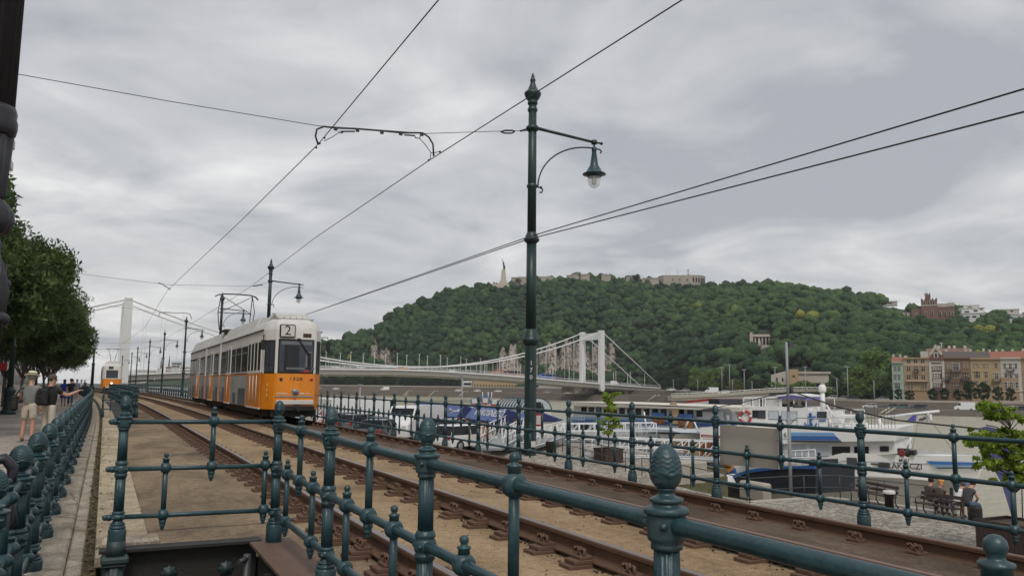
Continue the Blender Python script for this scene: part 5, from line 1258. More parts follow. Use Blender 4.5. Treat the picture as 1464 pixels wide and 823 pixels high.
def van_parts(root, paint, L=5.3, H=2.35):
    W = .97; h = L/2
    out = [(-h, .3), (-h, H-.08), (-h+.1, H), (h-1.45, H), (h-1.2, H-.06), (h-.72, 1.35), (h-.12, 1.08), (h, .8), (h, .3)]
    b = MB(); b.prism([(-W, y, z) for y, z in out], (2*W, 0, 0)); part(b, 'body', paint, root, local=True)
    b = MB(); b.prism([(-W-.008, h-1.2, 1.42), (-W-.008, h-.82, 1.42), (-W-.008, h-1.15, H-.25), (-W-.008, h-1.7, H-.25), (-W-.008, h-1.7, 1.42)], (2*W+.016, 0, 0)); b.box((0, h-.95, 1.75), (1.7, .03, .86), ax=(Vector((1, 0, 0)), Vector((0, .9, .43)), Vector((0, -.43, .9)))); part(b, 'window', 'glass', root, local=True)
    for sx in (-1, 1):
        for y in (-h+1.1, h-.95):
            w = MB(); w.lathe([(.33, -.1), (.34, 0), (.33, .1)], 16, (sx*.88, y, .34), (1, 0, 0)); w = part(w, 'wheel', 'black', root, local=True)
            r_ = MB(); r_.lathe([(.2, 0), (.18, .012), (.02, .02)], 12, (sx*.985, y, .34), (sx, 0, 0)); part(r_, 'rim', 'grey', w, local=True)
        l = MB(); l.box((sx*.75, -h-.005, 1.2), (.14, .05, .4)); part(l, 'tail_light', 'red', root, local=True)
        l = MB(); l.box((sx*.7, h-.03, .9), (.3, .1, .22)); part(l, 'headlight', 'offwhite', root, local=True)
M['carwhite'] = mat('car_white', (.70, .70, .69), .3, coat=.5); M['carsilver'] = mat('car_silver', (.33, .35, .36), .35, metal=.3, coat=.5); M['cardark'] = mat('car_dark', (.03, .034, .04), .3, coat=.5); M['cargrey'] = mat('car_grey', (.13, .14, .15), .35, coat=.5); M['carred'] = mat('car_red', (.3, .03, .03), .35, coat=.5); M['cargreen'] = mat('car_teal', (.06, .12, .12), .35, coat=.5)
GQ = 'vehicles parked on the quay'
def park(kind, px, py, D_, rz, paint, label, **k):
    q = dep(px, py, D_); q = Vector((q.x, q.y, zq(q.y)))
    t = thing('parked_van' if kind == 'van' else 'parked_car', label, 'van' if kind == 'van' else 'car', q, GQ, rz)
    (van_parts if kind == 'van' else car_parts)(t, paint, **k); return t
park('car', 664, 615, 47.5, -1.15, 'carwhite', 'white hatchback parked behind the acorn finial, in front of the blue awnings', est=True)
park('car', 650, 600, 55, -1.2, 'carsilver', 'silver car parked just behind the white hatchback')
park('van', 592, 597, 56, 2.3, 'carwhite', 'plain white van parked behind the river railing', L=5.4, H=2.3)
park('van', 521, 588, 72, -1.35, 'carwhite', 'long white minibus with small dark lettering on its side', L=7.5, H=2.5)
park('car', 556, 603, 58, -.9, 'cargrey', 'grey car parked to the left of the white van')
park('car', 520, 606, 62, -1.1, 'cargrey', 'grey estate car parked below the long minibus', est=True)
park('car', 492, 603, 66, -.8, 'carsilver', 'silver car parked close to the front of the near tram')
park('car', 477, 596, 75, -.6, 'carwhite', 'white car with red tail lights beside the near tram')
park('car', 545, 612, 53, -.7, 'cardark', 'dark car low behind the river railing')
park('car', 500, 590, 84, -1., 'cardark', 'dark car at the far side of the parked row')
q = dep(521, 582, 71); 
# little dark coffee umbrella and traffic things
q = dep(612, 628, 44); q.z = zq(q.y); b = MB(); b.tube([q, q+Vector((0, 0, 1.0))], .03, 6); b.ball(q+Vector((0, 0, 1.12)), .17, 12); b.m = [0]*len(b.f)
solo(b, 'red_marker', 'red', 'small red ball marker on a stick beside the acorn finial', 'marker', base=q)

# sightseeing kiosks with blue awnings ------------------------------------------------------------
M['awning'] = mat('awning_blue', (.07, .11, .27), .7, col2=(.115, .165, .35), scale=1.2, fac=.7); M['awningdark'] = mat('awning_navy', (.018, .024, .095), .8, col2=(.03, .035, .12), scale=1.2, fac=.7)
def kiosk(label, xp, a, c, ytop, yedge, ybot, txt, tx, ty, tw, ground=None, gable=None):
    A = lambda px, py, o=0.: onx(px, py, xp+o)
    q = A((a+c)/2, ybot); t = thing('ticket_kiosk', label, 'kiosk', (q.x, q.y, zq(q.y)), 'boat trip kiosks with blue awnings'); zg = zq(q.y)
    p0_, p1 = A(a, yedge), A(c, yedge); zt = A((a+c)/2, ytop).z; ze = (p0_.z+p1.z)/2
    y0, y1 = p0_.y, p1.y
    b = MB(); b.prism([(xp, y0, ze), (xp, y0, ze+.06), (xp+.7, y0, zt+.06), (xp+3, y0, ze+.06), (xp+3, y0, ze), (xp+.7, y0, zt)], (0, y1-y0, 0)); aw = part(b, 'awning', 'awning', t)
    b = MB(); b.box((xp-.02, (y0+y1)/2, ze-.16), (.03, abs(y1-y0), .34)); part(b, 'awning_valance', 'awningdark', aw)
    for yy__ in (y0, y1):
        b = MB(); b.prism([(xp, yy__, ze), (xp+.7, yy__, zt), (xp+3, yy__, ze)], (0, .04, 0)); part(b, 'awning_gable', 'awningdark', aw)
    if txt:
        pc = A(tx, ty); sl = Vector((.7, 0, zt-ze)).normalized(); n_ = Vector((-sl.z, 0, sl.x))
        k = (pc.z-ze)/(zt-ze) if zt > ze else .5; k = min(.75, max(.3, k)); pc = Vector((xp+.7*k, pc.y, ze+.06+(zt-ze)*k))+n_*.03
        b = MB()
        if txt == '~': scribble(b, [pc+Vector((0, tw/2-tw*i/16, 0)) for i in range(17)], .22, .05, sl)
        else: put_text(b, txt, .72, pc, (0, -1, 0), sl, wmax=tw, bold=.015)
        part(b, 'awning_lettering', 'whitetext', aw)
    b = MB(); b.box((xp+1.6, (y0+y1)/2, (zg+ze)/2), (2.0, abs(y1-y0)*.8, ze-zg-.05)); part(b, 'booth', 'offwhite', t)
    b = MB(); b.box((xp+.58, (y0+y1)/2, zg+1.45), (.05, abs(y1-y0)*.6, .8)); part(b, 'window', 'glass', t)
    for yy__ in (y0, y1):
        for xx in (xp+.06, xp+2.9): b = MB(); b.tube([(xx, yy__, zg), (xx, yy__, ze)], .04, 6); part(b, 'post', 'whitemet', t)
    return t
kiosk('boat trip kiosk with blue awning and white scribbled lettering, beside the white van', 24, 583, 614, 577, 592, 618, '~', 592, 585, 1.7)
kiosk('boat trip kiosk with blue awning between two others, with pointed gable', 23.6, 617, 652, 578, 595, 620, '~', 643, 589, 2.0)
kiosk('blue awning kiosk lettered for city sightseeing, left of the tall lamp post', 22.5, 664, 711, 583, 601, 628, 'VÁROSNÉZŐ', 692, 592, 4.5)
kiosk('blue awning kiosk right behind the tall lamp post, with gabled end', 23.5, 738, 748, 585, 602, 630, '', 743, 594, 1.0)
b = MB(); c = dep(692, 617, 46.5); b.box((c.x, c.y, (c.z+.1)), (.1, 1.1, .8)); t = thing('poster_stand', 'orange poster stand under the blue awnings', 'sign', (c.x, c.y, zq(c.y))); part(b, 'poster', mat('orange_poster', (.5, .17, .07), .6, col2=(.62, .35, .2), scale=4, fac=.6), t); b = MB(); b.tube([(c.x, c.y, zq(c.y)), c], .03, 6); part(b, 'post', 'darkgrey', t)
# triple gabled blue sign
t = None; Dg = 60
base_ = dep(720, 600, Dg); t = thing('advert_sign', 'blue triple arched advertising sign standing above the awnings', 'sign', (base_.x, base_.y, zq(base_.y)))
for (cx0, cy0, w, top) in ((678.5, 577, 12, 568.5), (694, 576, 13, 562.5), (707, 578, 13, 570)):
    pts = [dep(cx0-w/2, cy0, Dg), dep(cx0-w/2, (cy0+top)/2, Dg)]+[dep(cx0-w/2*math.cos(a), (cy0+top)/2-((cy0-top)/2)*math.sin(a), Dg) for a in (.5, 1.0, 1.57, 2.14, 2.64)]+[dep(cx0+w/2, (cy0+top)/2, Dg), dep(cx0+w/2, cy0, Dg)]
    b = MB(); b.prism(pts, Vector((fwd.x, fwd.y, 0))*.15); p = part(b, 'sign_panel', mat('sign_blue', (.06, .13, .26), .6, col2=(.12, .2, .32), scale=2, fac=.6) if 'sign_blue' not in bpy.data.materials else bpy.data.materials['sign_blue'], t)
    b = MB(); c0 = dep(cx0, cy0-4, Dg-.03); b.box(c0, (.4, .02, .35), 0, ax=(rt, Vector((fwd.x, fwd.y, 0)).normalized(), Vector((0, 0, 1)))); b.box(c0+Vector((0, 0, -.25)), (.5, .02, .1), 1, ax=(rt, Vector((fwd.x, fwd.y, 0)).normalized(), Vector((0, 0, 1)))); part(b, 'sign_picture', ['offwhite', 'red'], p)
b = MB()
for px in (676, 694, 709): p = dep(px, 578, Dg+.1); b.tube([(p.x, p.y, zq(p.y)), p], .05, 6)
for px in (690, 698, 703): p = dep(px, 562, Dg); b.tube([p-Vector((0, 0, .5)), p+Vector((0, 0, .1))], .03, 5)
part(b, 'post', 'whitemet', t)

# glazed barrel vault pavilion
Dp = 62
p0_, p1 = dep(710, 583, Dp), dep(748, 586, Dp-4); zb = (p0_.z+p1.z)/2; d = Vector((p1.x-p0_.x, p1.y-p0_.y, 0)); L = d.length; d.normalize(); s = Vector((-d.y, d.x, 0)); s = s if s.dot(fwd) > 0 else -s
t = thing('glass_pavilion', 'white framed pavilion with a glazed barrel roof by the water, behind the tall lamp post', 'pavilion', (p0_.x, p0_.y, -2.5))
Wp = 2.3; hz_ = .85; O_ = Vector((p0_.x, p0_.y, zb))
b = MB(); rows = []
for i in range(13):
    a = math.pi*i/12; rows.append([O_+d*(L*k/8)+s*(Wp/2-Wp/2*math.cos(a))+Vector((0, 0, hz_*math.sin(a))) for k in range(9)])
b.sheet(rows, 0, True); part(b, 'roof_glazing', mat('milky_glass', (.42, .46, .46), .25, spec=.7), t)
b = MB()
for k in range(10): b.tube([O_+d*(L*k/9)+s*(Wp/2-(Wp/2+.03)*math.cos(math.pi*i/12))+Vector((0, 0, (hz_+.03)*math.sin(math.pi*i/12))) for i in range(13)], .045, 5)
part(b, 'roof_rib', 'darkgrey', t)
b = MB()
for e in (0, 1):
    b = MB(); b.add([O_+d*(L*e)+s*(Wp/2-Wp/2*math.cos(math.pi*i/12))+Vector((0, 0, hz_*math.sin(math.pi*i/12))) for i in range(13)], [tuple(range(13))]); part(b, 'end_glazing', bpy.data.materials['milky_glass'], t)
b = MB(); b.box(O_+d*L/2+s*Wp/2+Vector((0, 0, (-2.5-zb)/2-.0)), (L, Wp, zb+2.5), ax=(d, s, Vector((0, 0, 1)))); part(b, 'wall', 'offwhite', t)
b = MB(); b.box(O_+d*L/2-s*.02+Vector((0, 0, (-2.5-zb)/2+.2)), (L*.9, .03, (zb+2.5)*.5), ax=(d, s, Vector((0, 0, 1)))); part(b, 'window', 'glass', t)

# white gangways with lattice rails
def gangway(label, a, c, h=1.05, w=1.4):
    a, c = Vector(a), Vector(c); d = (c-a); L = d.length; d.normalize(); s = d.cross(Vector((0, 0, 1))).normalized(); n_ = s.cross(d)
    t = thing('gangway', label, 'gangway', a, 'white gangways to the boats')
    b = MB(); b.box((a+c)/2-n_*.06, (L, w, .12), ax=(d, s, n_)); part(b, 'deck', 'grey', t)
    for q in (-1, 1):
        b = MB(); o = s*(q*w/2)
        for k in (0.05, .52, 1): b.tube([a+o+n_*h*k, c+o+n_*h*k], .035, 5)
        n = max(3, int(L/1.0))
        for i in range(n+1):
            p = a.lerp(c, i/n)+o; b.tube([p, p+n_*h], .03, 5)
            if i < n: r_ = a.lerp(c, (i+1)/n)+o; b.tube([p, r_+n_*h], .02, 4); 0
        part(b, 'side_rail', 'whitemet', t)
gangway('white lattice gangway under the sightseeing awning', dep(700, 640, 44), dep(742, 616, 52))
gangway('white lattice gangway behind the foot of the tall lamp post', dep(742, 640, 46), dep(800, 622, 52))
gangway('long white lattice gangway leading to the long boat, left of the planter', (24.6, 50, -2.45), (33.5, 45.0, -2.2))
gangway('white lattice gangway to the right of the planter', (25, 40.0, -2.7), (33.6, 38.0, -3.0))
b = MB(); q = dep(786, 640, 46); q.z = zq(q.y); b.lathe([(.2, 0), (.24, .75), (.26, .8)], 12, q); solo(b, 'litter_bin', 'black', 'small dark round bin on the cobbles right of the tall lamp post', 'bin', base=q)
# quay lamp poles
for px, yt, lab in ((661, 537, 'slim grey quay lamp between the blue awnings'), (515, 550, 'thin dark mast standing on the quay behind the minibus')):
    p = dep(px, yt, 62); b = MB(); b.tube([(p.x, p.y, -2.5), p], .06, 8); b.box(p, (.35, .2, .12)); solo(b, 'lamp_mast', 'grey', lab, 'mast', base=(p.x, p.y, -2.5))
# people queueing at the kiosks
for px, py, lab, sh in ((655, 622, 'person in black standing beside the white wheels near the kiosks', (.015, .015, .02)), (668, 624, 'person in grey standing under the end of the lettered awning', (.18, .17, .17)), (735, 612, 'person in pale top standing at the kiosk by the tall lamp post', (.4, .38, .36))):
    p = dep(px, py, 48.5); person(lab, (p.x, p.y, zq(p.y)), random.uniform(0, 6), shirt=sh, legs=(.05, .05, .06), long=True, group='people at the kiosks')
# ------------------------------------------------------------------ boats
ZW = -5.8
M['hullwhite'] = mat('hull_white', (.60, .60, .585), .45, col2=(.74, .74, .725), scale=.8, fac=.7)
M['hulldirty'] = mat('hull_dirty', (.20, .19, .17), .6, col2=(.36, .345, .315), scale=.9, fac=.8, detail=8)
M['hullpale'] = mat('hull_pale_blue', (.42, .46, .50), .45, col2=(.52, .56, .60), scale=.8, fac=.7)
M['stripeblue'] = mat('stripe_blue', (.025, .115, .36), .4); M['stripelight'] = mat('stripe_light_blue', (.16, .32, .55), .4)
M['roofbeige'] = mat('boat_roof', (.58, .545, .47), .6, col2=(.68, .64, .56), scale=.7, fac=.7)
M['ad_wood'] = mat('advert_board', (.42, .28, .15), .6, col2=(.58, .43, .27), scale=1.8, fac=.8, stretch=(1, .5, 4))
M['ad_photo'] = mat('advert_photo', (.06, .03, .02), .5, col2=(.50, .20, .06), scale=2.6, fac=.35, detail=9)
M['ad_blue'] = mat('advert_blue', (.02, .07, .30), .5, col2=(.10, .22, .5), scale=1.4, fac=.6)
class Trace:
    """builds side-on shapes of a boat on its landward side, with real depth behind; the side runs towards the bow along e"""
    def __init__(s, X, ref=None, ang=0.):
        s.e = Vector((math.sin(ang), -math.cos(ang), 0)); s.n = Vector((math.cos(ang), math.sin(ang), 0)); s.up = Vector((0, 0, 1))
        s.P0 = onx(ref, 600, X) if ref else Vector((X, 30, 0)); s.P0.z = 0; s.ax = (s.n, s.e, s.up)
    def pw(s, px, py, w=0.):
        d = ray(px, py); return CAM+d*((s.P0+s.n*w-CAM).dot(s.n)/d.dot(s.n))
    def p(s, px, py, o=0.): return s.pw(px, py)+s.n*o
    def u(s, P): return (P-s.P0).dot(s.e)
    def at(s, u, w, z): q = s.P0+s.e*u+s.n*w; return Vector((q.x, q.y, z))
    def block(s, mb, poly, depth, o=0., mi=0): mb.prism([s.p(x, y, o) for x, y in poly], s.n*depth, mi); return mb
    def panel(s, mb, x0, y0, x1, y1, o=-.02, th=.04, mi=0, skew=0.):
        return s.block(mb, [(x0, y0), (x1, y0+skew), (x1, y1+skew), (x0, y1)], th, o, mi)
    def rail(s, name, parent, pts, h, n, o=0., m_='whitemet', r=.022, mids=(.5,)):
        b = MB(); P = [s.p(x, y, o) for x, y in pts]
        for k in (1.,)+tuple(mids): b.tube([q+Vector((0, 0, h*k)) for q in P], r, 5)
        for a, c in zip(P[:-1], P[1:]):
            for i in range(n+1): q = a.lerp(c, i/n); b.tube([q, q+Vector((0, 0, h))], r*.8, 4)
        return part(b, name, m_, parent)
T = Trace(37.2, 1130, R(30))
# ---- the passenger ship with its name on the bow
q = T.p(1230, 690); RK = thing('passenger_ship', 'white passenger ship with blue stripes and its name lettered on the bow', 'ship', T.at(T.u(q), 3.6, ZW))
ub, us_ = T.u(T.p(1407, 659)), T.u(T.p(985, 650))    # bow tip, stern
sheer = [(985, 668), (1100, 660), (1178, 655), (1186, 652), (1202, 647), (1252, 649), (1311, 653), (1365, 655), (1407, 658)]
HBW = 3.6
def half(u): t = max(0., min(1., (ub-u)/9.0)); return HBW*(1-(1-t)**2.2)
st = [(T.u(T.p(*p)), T.p(*p).z) for p in sheer]
def zs(u):
    for (ua, za), (uc, zc) in zip(st[:-1], st[1:]):
        if u <= uc: return za+(zc-za)*(u-ua)/(uc-ua)
    return st[-1][1]
zk = T.p(1333, 686).z
stations = [us_+(ub-us_)*i/44 for i in range(45)]
def hullrow(u, side):
    w = half(u); top = zs(u); rk = max(0, 1-(ub-u)/5.0)   # raked stem
    zc_ = max(zk-.1, ZW+.9); x_ = lambda f: HBW-side*w*f
    return [T.at(u, x_(1.0), top), T.at(u-rk*.25, x_(.985), top*.55+zc_*.45), T.at(u-rk*.55, x_(.95), zc_), T.at(u-rk*1.3, x_(.86), (zc_+ZW)/2), T.at(u-rk*1.9, x_(.70), ZW-.3)]
b = MB()
for side in (1, -1):
    rows = [hullrow(u, side) for u in stations]
    b.sheet([r[:3] for r in rows], 0, True); b.sheet([r[2:] for r in rows], 1, True)
b.sheet([[hullrow(u, sd_)[0]-Vector((0, 0, .45)) for sd_ in (1, -1)] for u in stations], 2)
part(b, 'hull', ['hullwhite', 'hulldirty', 'grey'], RK)
def on_hull(px, py, o=.03):
    w = 0.
    for _ in range(4): w = HBW-half(T.u(T.pw(px, py, w)))
    return T.pw(px, py, w-o)
def hull_poly(mb, poly, mi=0, n=10, o=.03):
    """a painted band that follows the hull: top edge and bottom edge point lists of the same length"""
    top, bot = poly; rows = [[on_hull(*t, o) for t in top], [on_hull(*t, o) for t in bot]]
    mb.sheet(rows, mi); return mb
lin = lambda a, c, n=9: [(a[0]+(c[0]-a[0])*i/n, a[1]+(c[1]-a[1])*i/n) for i in range(n+1)]
b = MB(); hull_poly(b, (lin((1324, 658.5), (1402, 661)), lin((1330, 663), (1403, 664)))); hull_poly(b, (lin((1332, 664.2), (1403, 665.2)), lin((1336, 667), (1403.5, 667))), 1); hull_poly(b, (lin((1337, 667.6), (1403.5, 667.6)), lin((1341, 669.4), (1404, 669))), 2)
part(b, 'bow_stripe', ['stripeblue', 'stripelight', 'navy'], RK)
for s_, px, py, size, wm in (('RÁKÓCZI', 1293, 666.4, .44, None), ('MHRT', 1293, 657.8, .22, None)):
    c = on_hull(px, py, .05); e = (on_hull(px+10, py+.35, .05)-c).normalized(); b = MB(); put_text(b, s_, size, c, e, (0, 0, 1), bold=.012); part(b, 'name_lettering', 'darktext', RK)
b = MB(); c = on_hull(1347, 697, .02)
b.box(c, (.14, .12, 1.1), ax=T.ax); b.box(c-Vector((0, 0, .5)), (.2, 1.1, .2), ax=T.ax); b.box(c-T.e*.45-T.up*.2, (.16, .16, .5), ax=T.ax); b.box(c+T.e*.45-T.up*.2, (.16, .16, .5), ax=T.ax); part(b, 'anchor', 'black', RK)
b = MB(); b.box(on_hull(1218, 660, .02), (.05, .55, .5), ax=T.ax); b.box(on_hull(1264, 665, .06), (.12, .55, .3), ax=T.ax); b.box(on_hull(1256, 663, .04), (.06, .9, .08), ax=T.ax); part(b, 'fender', 'darkgrey', RK)
b = MB(); hull_poly(b, (lin((1250, 676), (1335, 684), 12), lin((1250, 679), (1335, 687), 12)), 0, o=.06); hull_poly(b, (lin((1100, 672), (1250, 676), 12), lin((1100, 675), (1250, 679), 12)), 0, o=.06); part(b, 'rubbing_strake', 'hullwhite', RK)
# main deck house
b = MB(); T.block(b, [(1000, 634), (1130, 632), (1205, 630), (1276, 630), (1280, 649), (1250, 651), (1180, 658), (1000, 664)], 6.2, .5); part(b, 'deck_house', 'hullwhite', RK)
for x0, y0, x1, y1, mm in ((1187, 638.5, 1213, 655, 'cabdark'), (1219, 638.5, 1240, 649.5, 'glass'), (1256, 638, 1269, 645.5, 'cabdark'), (1125, 636, 1150, 652, 'hullpale'), (1156, 636.5, 1182, 652, 'hullpale'), (1090, 636, 1118, 653, 'hullpale')):
    b = MB(); T.panel(b, x0, y0, x1, y1, .46, .06); part(b, 'window', mm, RK)
# upper deck bulwark with blue stripes
b = MB(); T.block(b, [(1000, 611), (1110, 610), (1192, 612.5), (1283, 612), (1280, 630), (1204, 631), (1120, 634), (1000, 637)], 7.0, .1); ub = part(b, 'upper_deck', 'hullwhite', RK)
b = MB()
for (xa, xb, y0, y1, k) in ((1126, 1191, 617.5, 622, 0), (1126, 1195, 623, 626, 1), (1126, 1198, 626.5, 628.5, 2), (1126, 1201, 629.5, 631.5, 3)): T.block(b, [(xa, y0), (xb, y0+.6), (xb+4, y1+.6), (xa, y1)], .05, .06, k)
part(b, 'side_stripe', ['stripelight', 'stripeblue', 'stripeblue', 'navy'], ub)
b = MB(); T.panel(b, 1118, 616, 1126, 626, .05, .05); w = part(b, 'number_plate', 'white', ub)
b = MB(); put_text(b, '6', .42, T.p(1122.2, 621.5, .03), T.e, (0, 0, 1)); part(b, 'plate_lettering', 'darktext', w)
# bridge deck house
b = MB(); T.block(b, [(1047, 607), (1060, 587), (1068, 580.5), (1150, 582.5), (1150, 587), (1178, 588), (1181, 611), (1047, 612)], 4.6, .9); bh = part(b, 'bridge_house', 'hullwhite', RK)
for x0, y0, x1, y1, mm in ((1070, 587, 1078, 597, 'cabdark'), (1078, 587, 1088, 598, 'windscreen'), (1093.5, 588, 1107, 599, 'hullpale'), (1112, 588.5, 1134, 600, 'hullpale'), (1163.5, 588.7, 1176.5, 598.5, 'windscreen')):
    b = MB(); T.panel(b, x0-.5, y0-.5, x1+.5, y1+.5, .87, .05); w = part(b, 'window', 'darkgrey', bh); b = MB(); T.panel(b, x0, y0, x1, y1, .85, .05); part(b, 'pane', mm, w)
b = MB(); c = T.p(1059.5, 596, .82)
for k in range(16):
    a0, a1 = k*2*math.pi/16, (k+1)*2*math.pi/16
    b.tube([c+T.e*.36*math.cos(a0)+T.up*.36*math.sin(a0), c+T.e*.36*math.cos(a1)+T.up*.36*math.sin(a1)], .075, 8, mi=1 if k % 4 == 0 else 0)
part(b, 'life_ring', ['red', 'white'], bh)
b = MB()   # anchor emblem and lettering lines
c = T.p(1154, 602, .84); E_ = lambda a_, z_: c+T.e*a_+T.up*z_; b.box(c, (.04, .1, .75), ax=T.ax); b.tube([E_(.34*math.cos(a), -.1+.3*math.sin(a)) for a in [math.pi+math.pi*i/10 for i in range(11)]], .045, 6); b.box(E_(0, .25), (.04, .36, .07), ax=T.ax); b.ball(E_(0, .42), .09, 8); b.tube([E_(.3, .3), E_(-.05, .05), E_(.1, -.2), E_(-.3, -.3)], .05, 6)
part(b, 'anchor_emblem', 'stripeblue', bh)
b = MB(); [T.panel(b, x, 600.3, x+1.4, 603, .86, .03) for x in (1165.5, 1167.7, 1169.9, 1172.1, 1174.3)]; [T.panel(b, x, 601, x+.8, 603, .86, .03) for x in (1118.5, 1120, 1121.5, 1123, 1124.5)]; part(b, 'house_lettering', 'stripeblue', bh)
# wheelhouse and canopy
b = MB(); T.block(b, [(1056, 567.5), (1108, 566), (1109, 569), (1056, 570)], 4.6, 1.1); wh = part(b, 'wheelhouse_roof', 'white', RK)
b = MB()
for x in (1055, 1068.3, 1078, 1083, 1086.5, 1108): T.panel(b, x-.8, 568.5, x+.8, 582, 1.1, .1)
T.block(b, [(1053, 577.5), (1066, 579), (1066, 581.5), (1051, 581.5)], .1, 1.1)
for x in (1066, 1108): T.panel(b, x-.8, 568.5, x+.8, 582, 5.4, .1)
part(b, 'wheelhouse_frame', 'white', wh)
b = MB(); T.panel(b, 1056, 569.5, 1066, 580.5, 1.15, .02); T.panel(b, 1069, 569.5, 1077.6, 581, 1.15, .02); T.panel(b, 1087, 570.5, 1107.5, 581.5, 1.15, .02); part(b, 'wheelhouse_window', 'clear', wh)
b = MB(); T.panel(b, 1068, 578, 1076, 582, 1.6, .8); T.panel(b, 1092, 578, 1106, 582, 2.2, 1.2); part(b, 'wheelhouse_console', 'darkgrey', wh)
b = MB(); T.block(b, [(1105, 567.5), (1126, 564.5), (1147, 567.5), (1148, 572), (1146, 570), (1106, 570)], 4.2, 1.0); part(b, 'canopy', mat('canopy_violet', (.10, .095, .30), .8, col2=(.16, .15, .38), scale=1, fac=.6), RK)
b = MB(); T.block(b, [(1104, 564.8), (1126, 562.5), (1148, 565.5), (1148, 567.5), (1126, 564.5), (1104, 567)], 4.4, .95)
for x in (1110, 1128, 1146): T.panel(b, x-.7, 568, x+.7, 583, 1.1, .06); T.panel(b, x-.7, 568, x+.7, 583, 5.1, .06)
part(b, 'canopy_frame', 'whitemet', RK)
b = MB()
for x in (1114, 1120, 1135): T.panel(b, x-2.5, 576, x+2.5, 583, 2.2, .6); T.panel(b, x-2.5, 573.5, x-1.2, 578, 2.2, .6)
part(b, 'deck_chair', 'darkgrey', RK)
b = MB(); P = T.p(1163.5, 588, 2.4); tpz = T.p(1163.5, 558, 2.4).z; b.tube([P, (P.x, P.y, tpz)], [.17, .13], 10); b.lathe([(.2, -.1), (.24, 0), (.22, .25), (.12, .38)], 12, (P.x, P.y, tpz)); b.tube([P+T.e*.7, (P.x+T.e.x*.7, P.y+T.e.y*.7, tpz-.5)], .02, 5); part(b, 'mast', 'white', RK)
b = MB(); b.tube([T.p(1174, 579, 1.4), T.p(1185, 597, 1.4)], .06, 6); b.tube([T.p(1180, 600, 1.), T.p(1186, 613, 1.)], .09, 6); T.block(b, [(1189, 594.3), (1208, 594.6), (1208, 596.2), (1189, 596)], 2.5, 1.2); part(b, 'deck_fitting', 'whitemet', RK)
T.rail('deck_railing', RK, [(1124, 611.5), (1139, 611.5)], .9, 1, .12, 'grey'); 
b = MB(); pl = [T.p(x, y, .12) for x, y in ((1124, 611), (1138, 597), (1184, 598.5), (1184, 612))]; b.tube(pl, .035, 6)
for x in (1139, 1154, 1170, 1184): b.tube([T.p(x, 598, .12), T.p(x, 612, .12)], .028, 5)
part(b, 'deck_railing', 'grey', RK)
T.rail('deck_railing', RK, [(1188, 613), (1236, 613)], 1.1, 5, .2, 'whitemet', .03, (.3, .6)); T.rail('deck_railing', RK, [(1236, 613), (1279, 613)], 1.28, 9, .2, 'darkgrey', .02, (.5,))
b = MB()
for i in range(5): T.block(b, [(1192+i*9, 607), (1197+i*9, 607), (1197+i*9, 612.5), (1192+i*9, 612.5)], .6, 1.2+(i % 2)*2.0)
for i in range(5): T.block(b, [(1191+i*9, 602.5), (1193+i*9, 602.5), (1193+i*9, 608), (1191+i*9, 608)], .6, 1.2+(i % 2)*2.0)
part(b, 'deck_seat', 'white', RK)
# foredeck gear
b = MB(); T.block(b, [(1242, 645), (1258, 643.5), (1262, 650), (1242, 650)], 1.2, 1.4); T.block(b, [(1260, 648), (1273, 648), (1274, 652), (1260, 651)], 1., 1.2); c = T.p(1287, 648.5, 1.2); b.lathe([(.2, -.35), (.25, -.28), (.25, .28), (.2, .35)], 14, c, T.e); T.block(b, [(1292, 646), (1303, 645.5), (1305, 652), (1292, 652)], 1.1, 1.); part(b, 'windlass', 'black', RK)
b = MB(); b.lathe([(.12, -.03), (.2, -.02), (.2, .05), (.14, .07)], 14, T.p(1286, 648.5, .9), -T.n); part(b, 'windlass_drum', mat('drum_red', (.16, .02, .02), .6), RK)
b = MB(); b.tube([T.p(1292, 643, 1.5), T.p(1297, 627, 1.5)], .05, 6); b.tube([T.p(1309, 652, .5), T.p(1360, 654, 1.5)], .05, 6); b.tube([T.p(1309, 649.5, .5), T.p(1385, 655, 2.2)], .03, 5); part(b, 'deck_pipe', 'whitemet', RK)
b = MB(); b.tube([T.p(1240, 599.5, 3.2), T.p(1290, 593.5, 3.2), T.p(1334, 589, 3.2)], .075, 8); b.tube([T.p(1317, 592, 3.2), T.p(1318.5, 601, 3.2)], .05, 6); b.box(T.p(1319, 598, 3.2), (.2, .2, .35)); b.tube([T.p(1243, 600, 3.2), T.p(1249, 622, 3.2)], .12, 6); boom = part(b, 'boom', 'whitemet', RK)
b = MB(); T.block(b, [(1299, 595), (1298, 605.5), (1284, 606), (1286, 602), (1293, 596)], .04, 3.2); part(b, 'flag', mat('flag_violet', (.07, .07, .32), .8, col2=(.11, .11, .42), scale=3, fac=.6), boom)
b = MB(); T.block(b, [(1301.5, 594.5), (1316.5, 594), (1316.5, 605), (1302.5, 605.5)], .03, 3.2); pb = part(b, 'banner', 'offwhite', boom)
b = MB(); b.tube([T.p(x, y, 3.16) for x, y in ((1304, 602), (1307, 600), (1308, 602.5), (1311, 598.5), (1314, 599.5))], .05, 5); part(b, 'banner_lettering', 'darkgrey', pb)
wire('thin stay wire from the ship boom down to the bow', [T.p(1310, 590, 3.2), T.p(1340, 625, 2.6), T.p(1362, 655, 2)], .012, 'rigging_wire', 'rigging of the passenger ship'); wire('short flag halyard below the ship boom', [T.p(1302, 605, 3.2), T.p(1298, 646, 1.6)], .01, 'rigging_wire', 'rigging of the passenger ship')

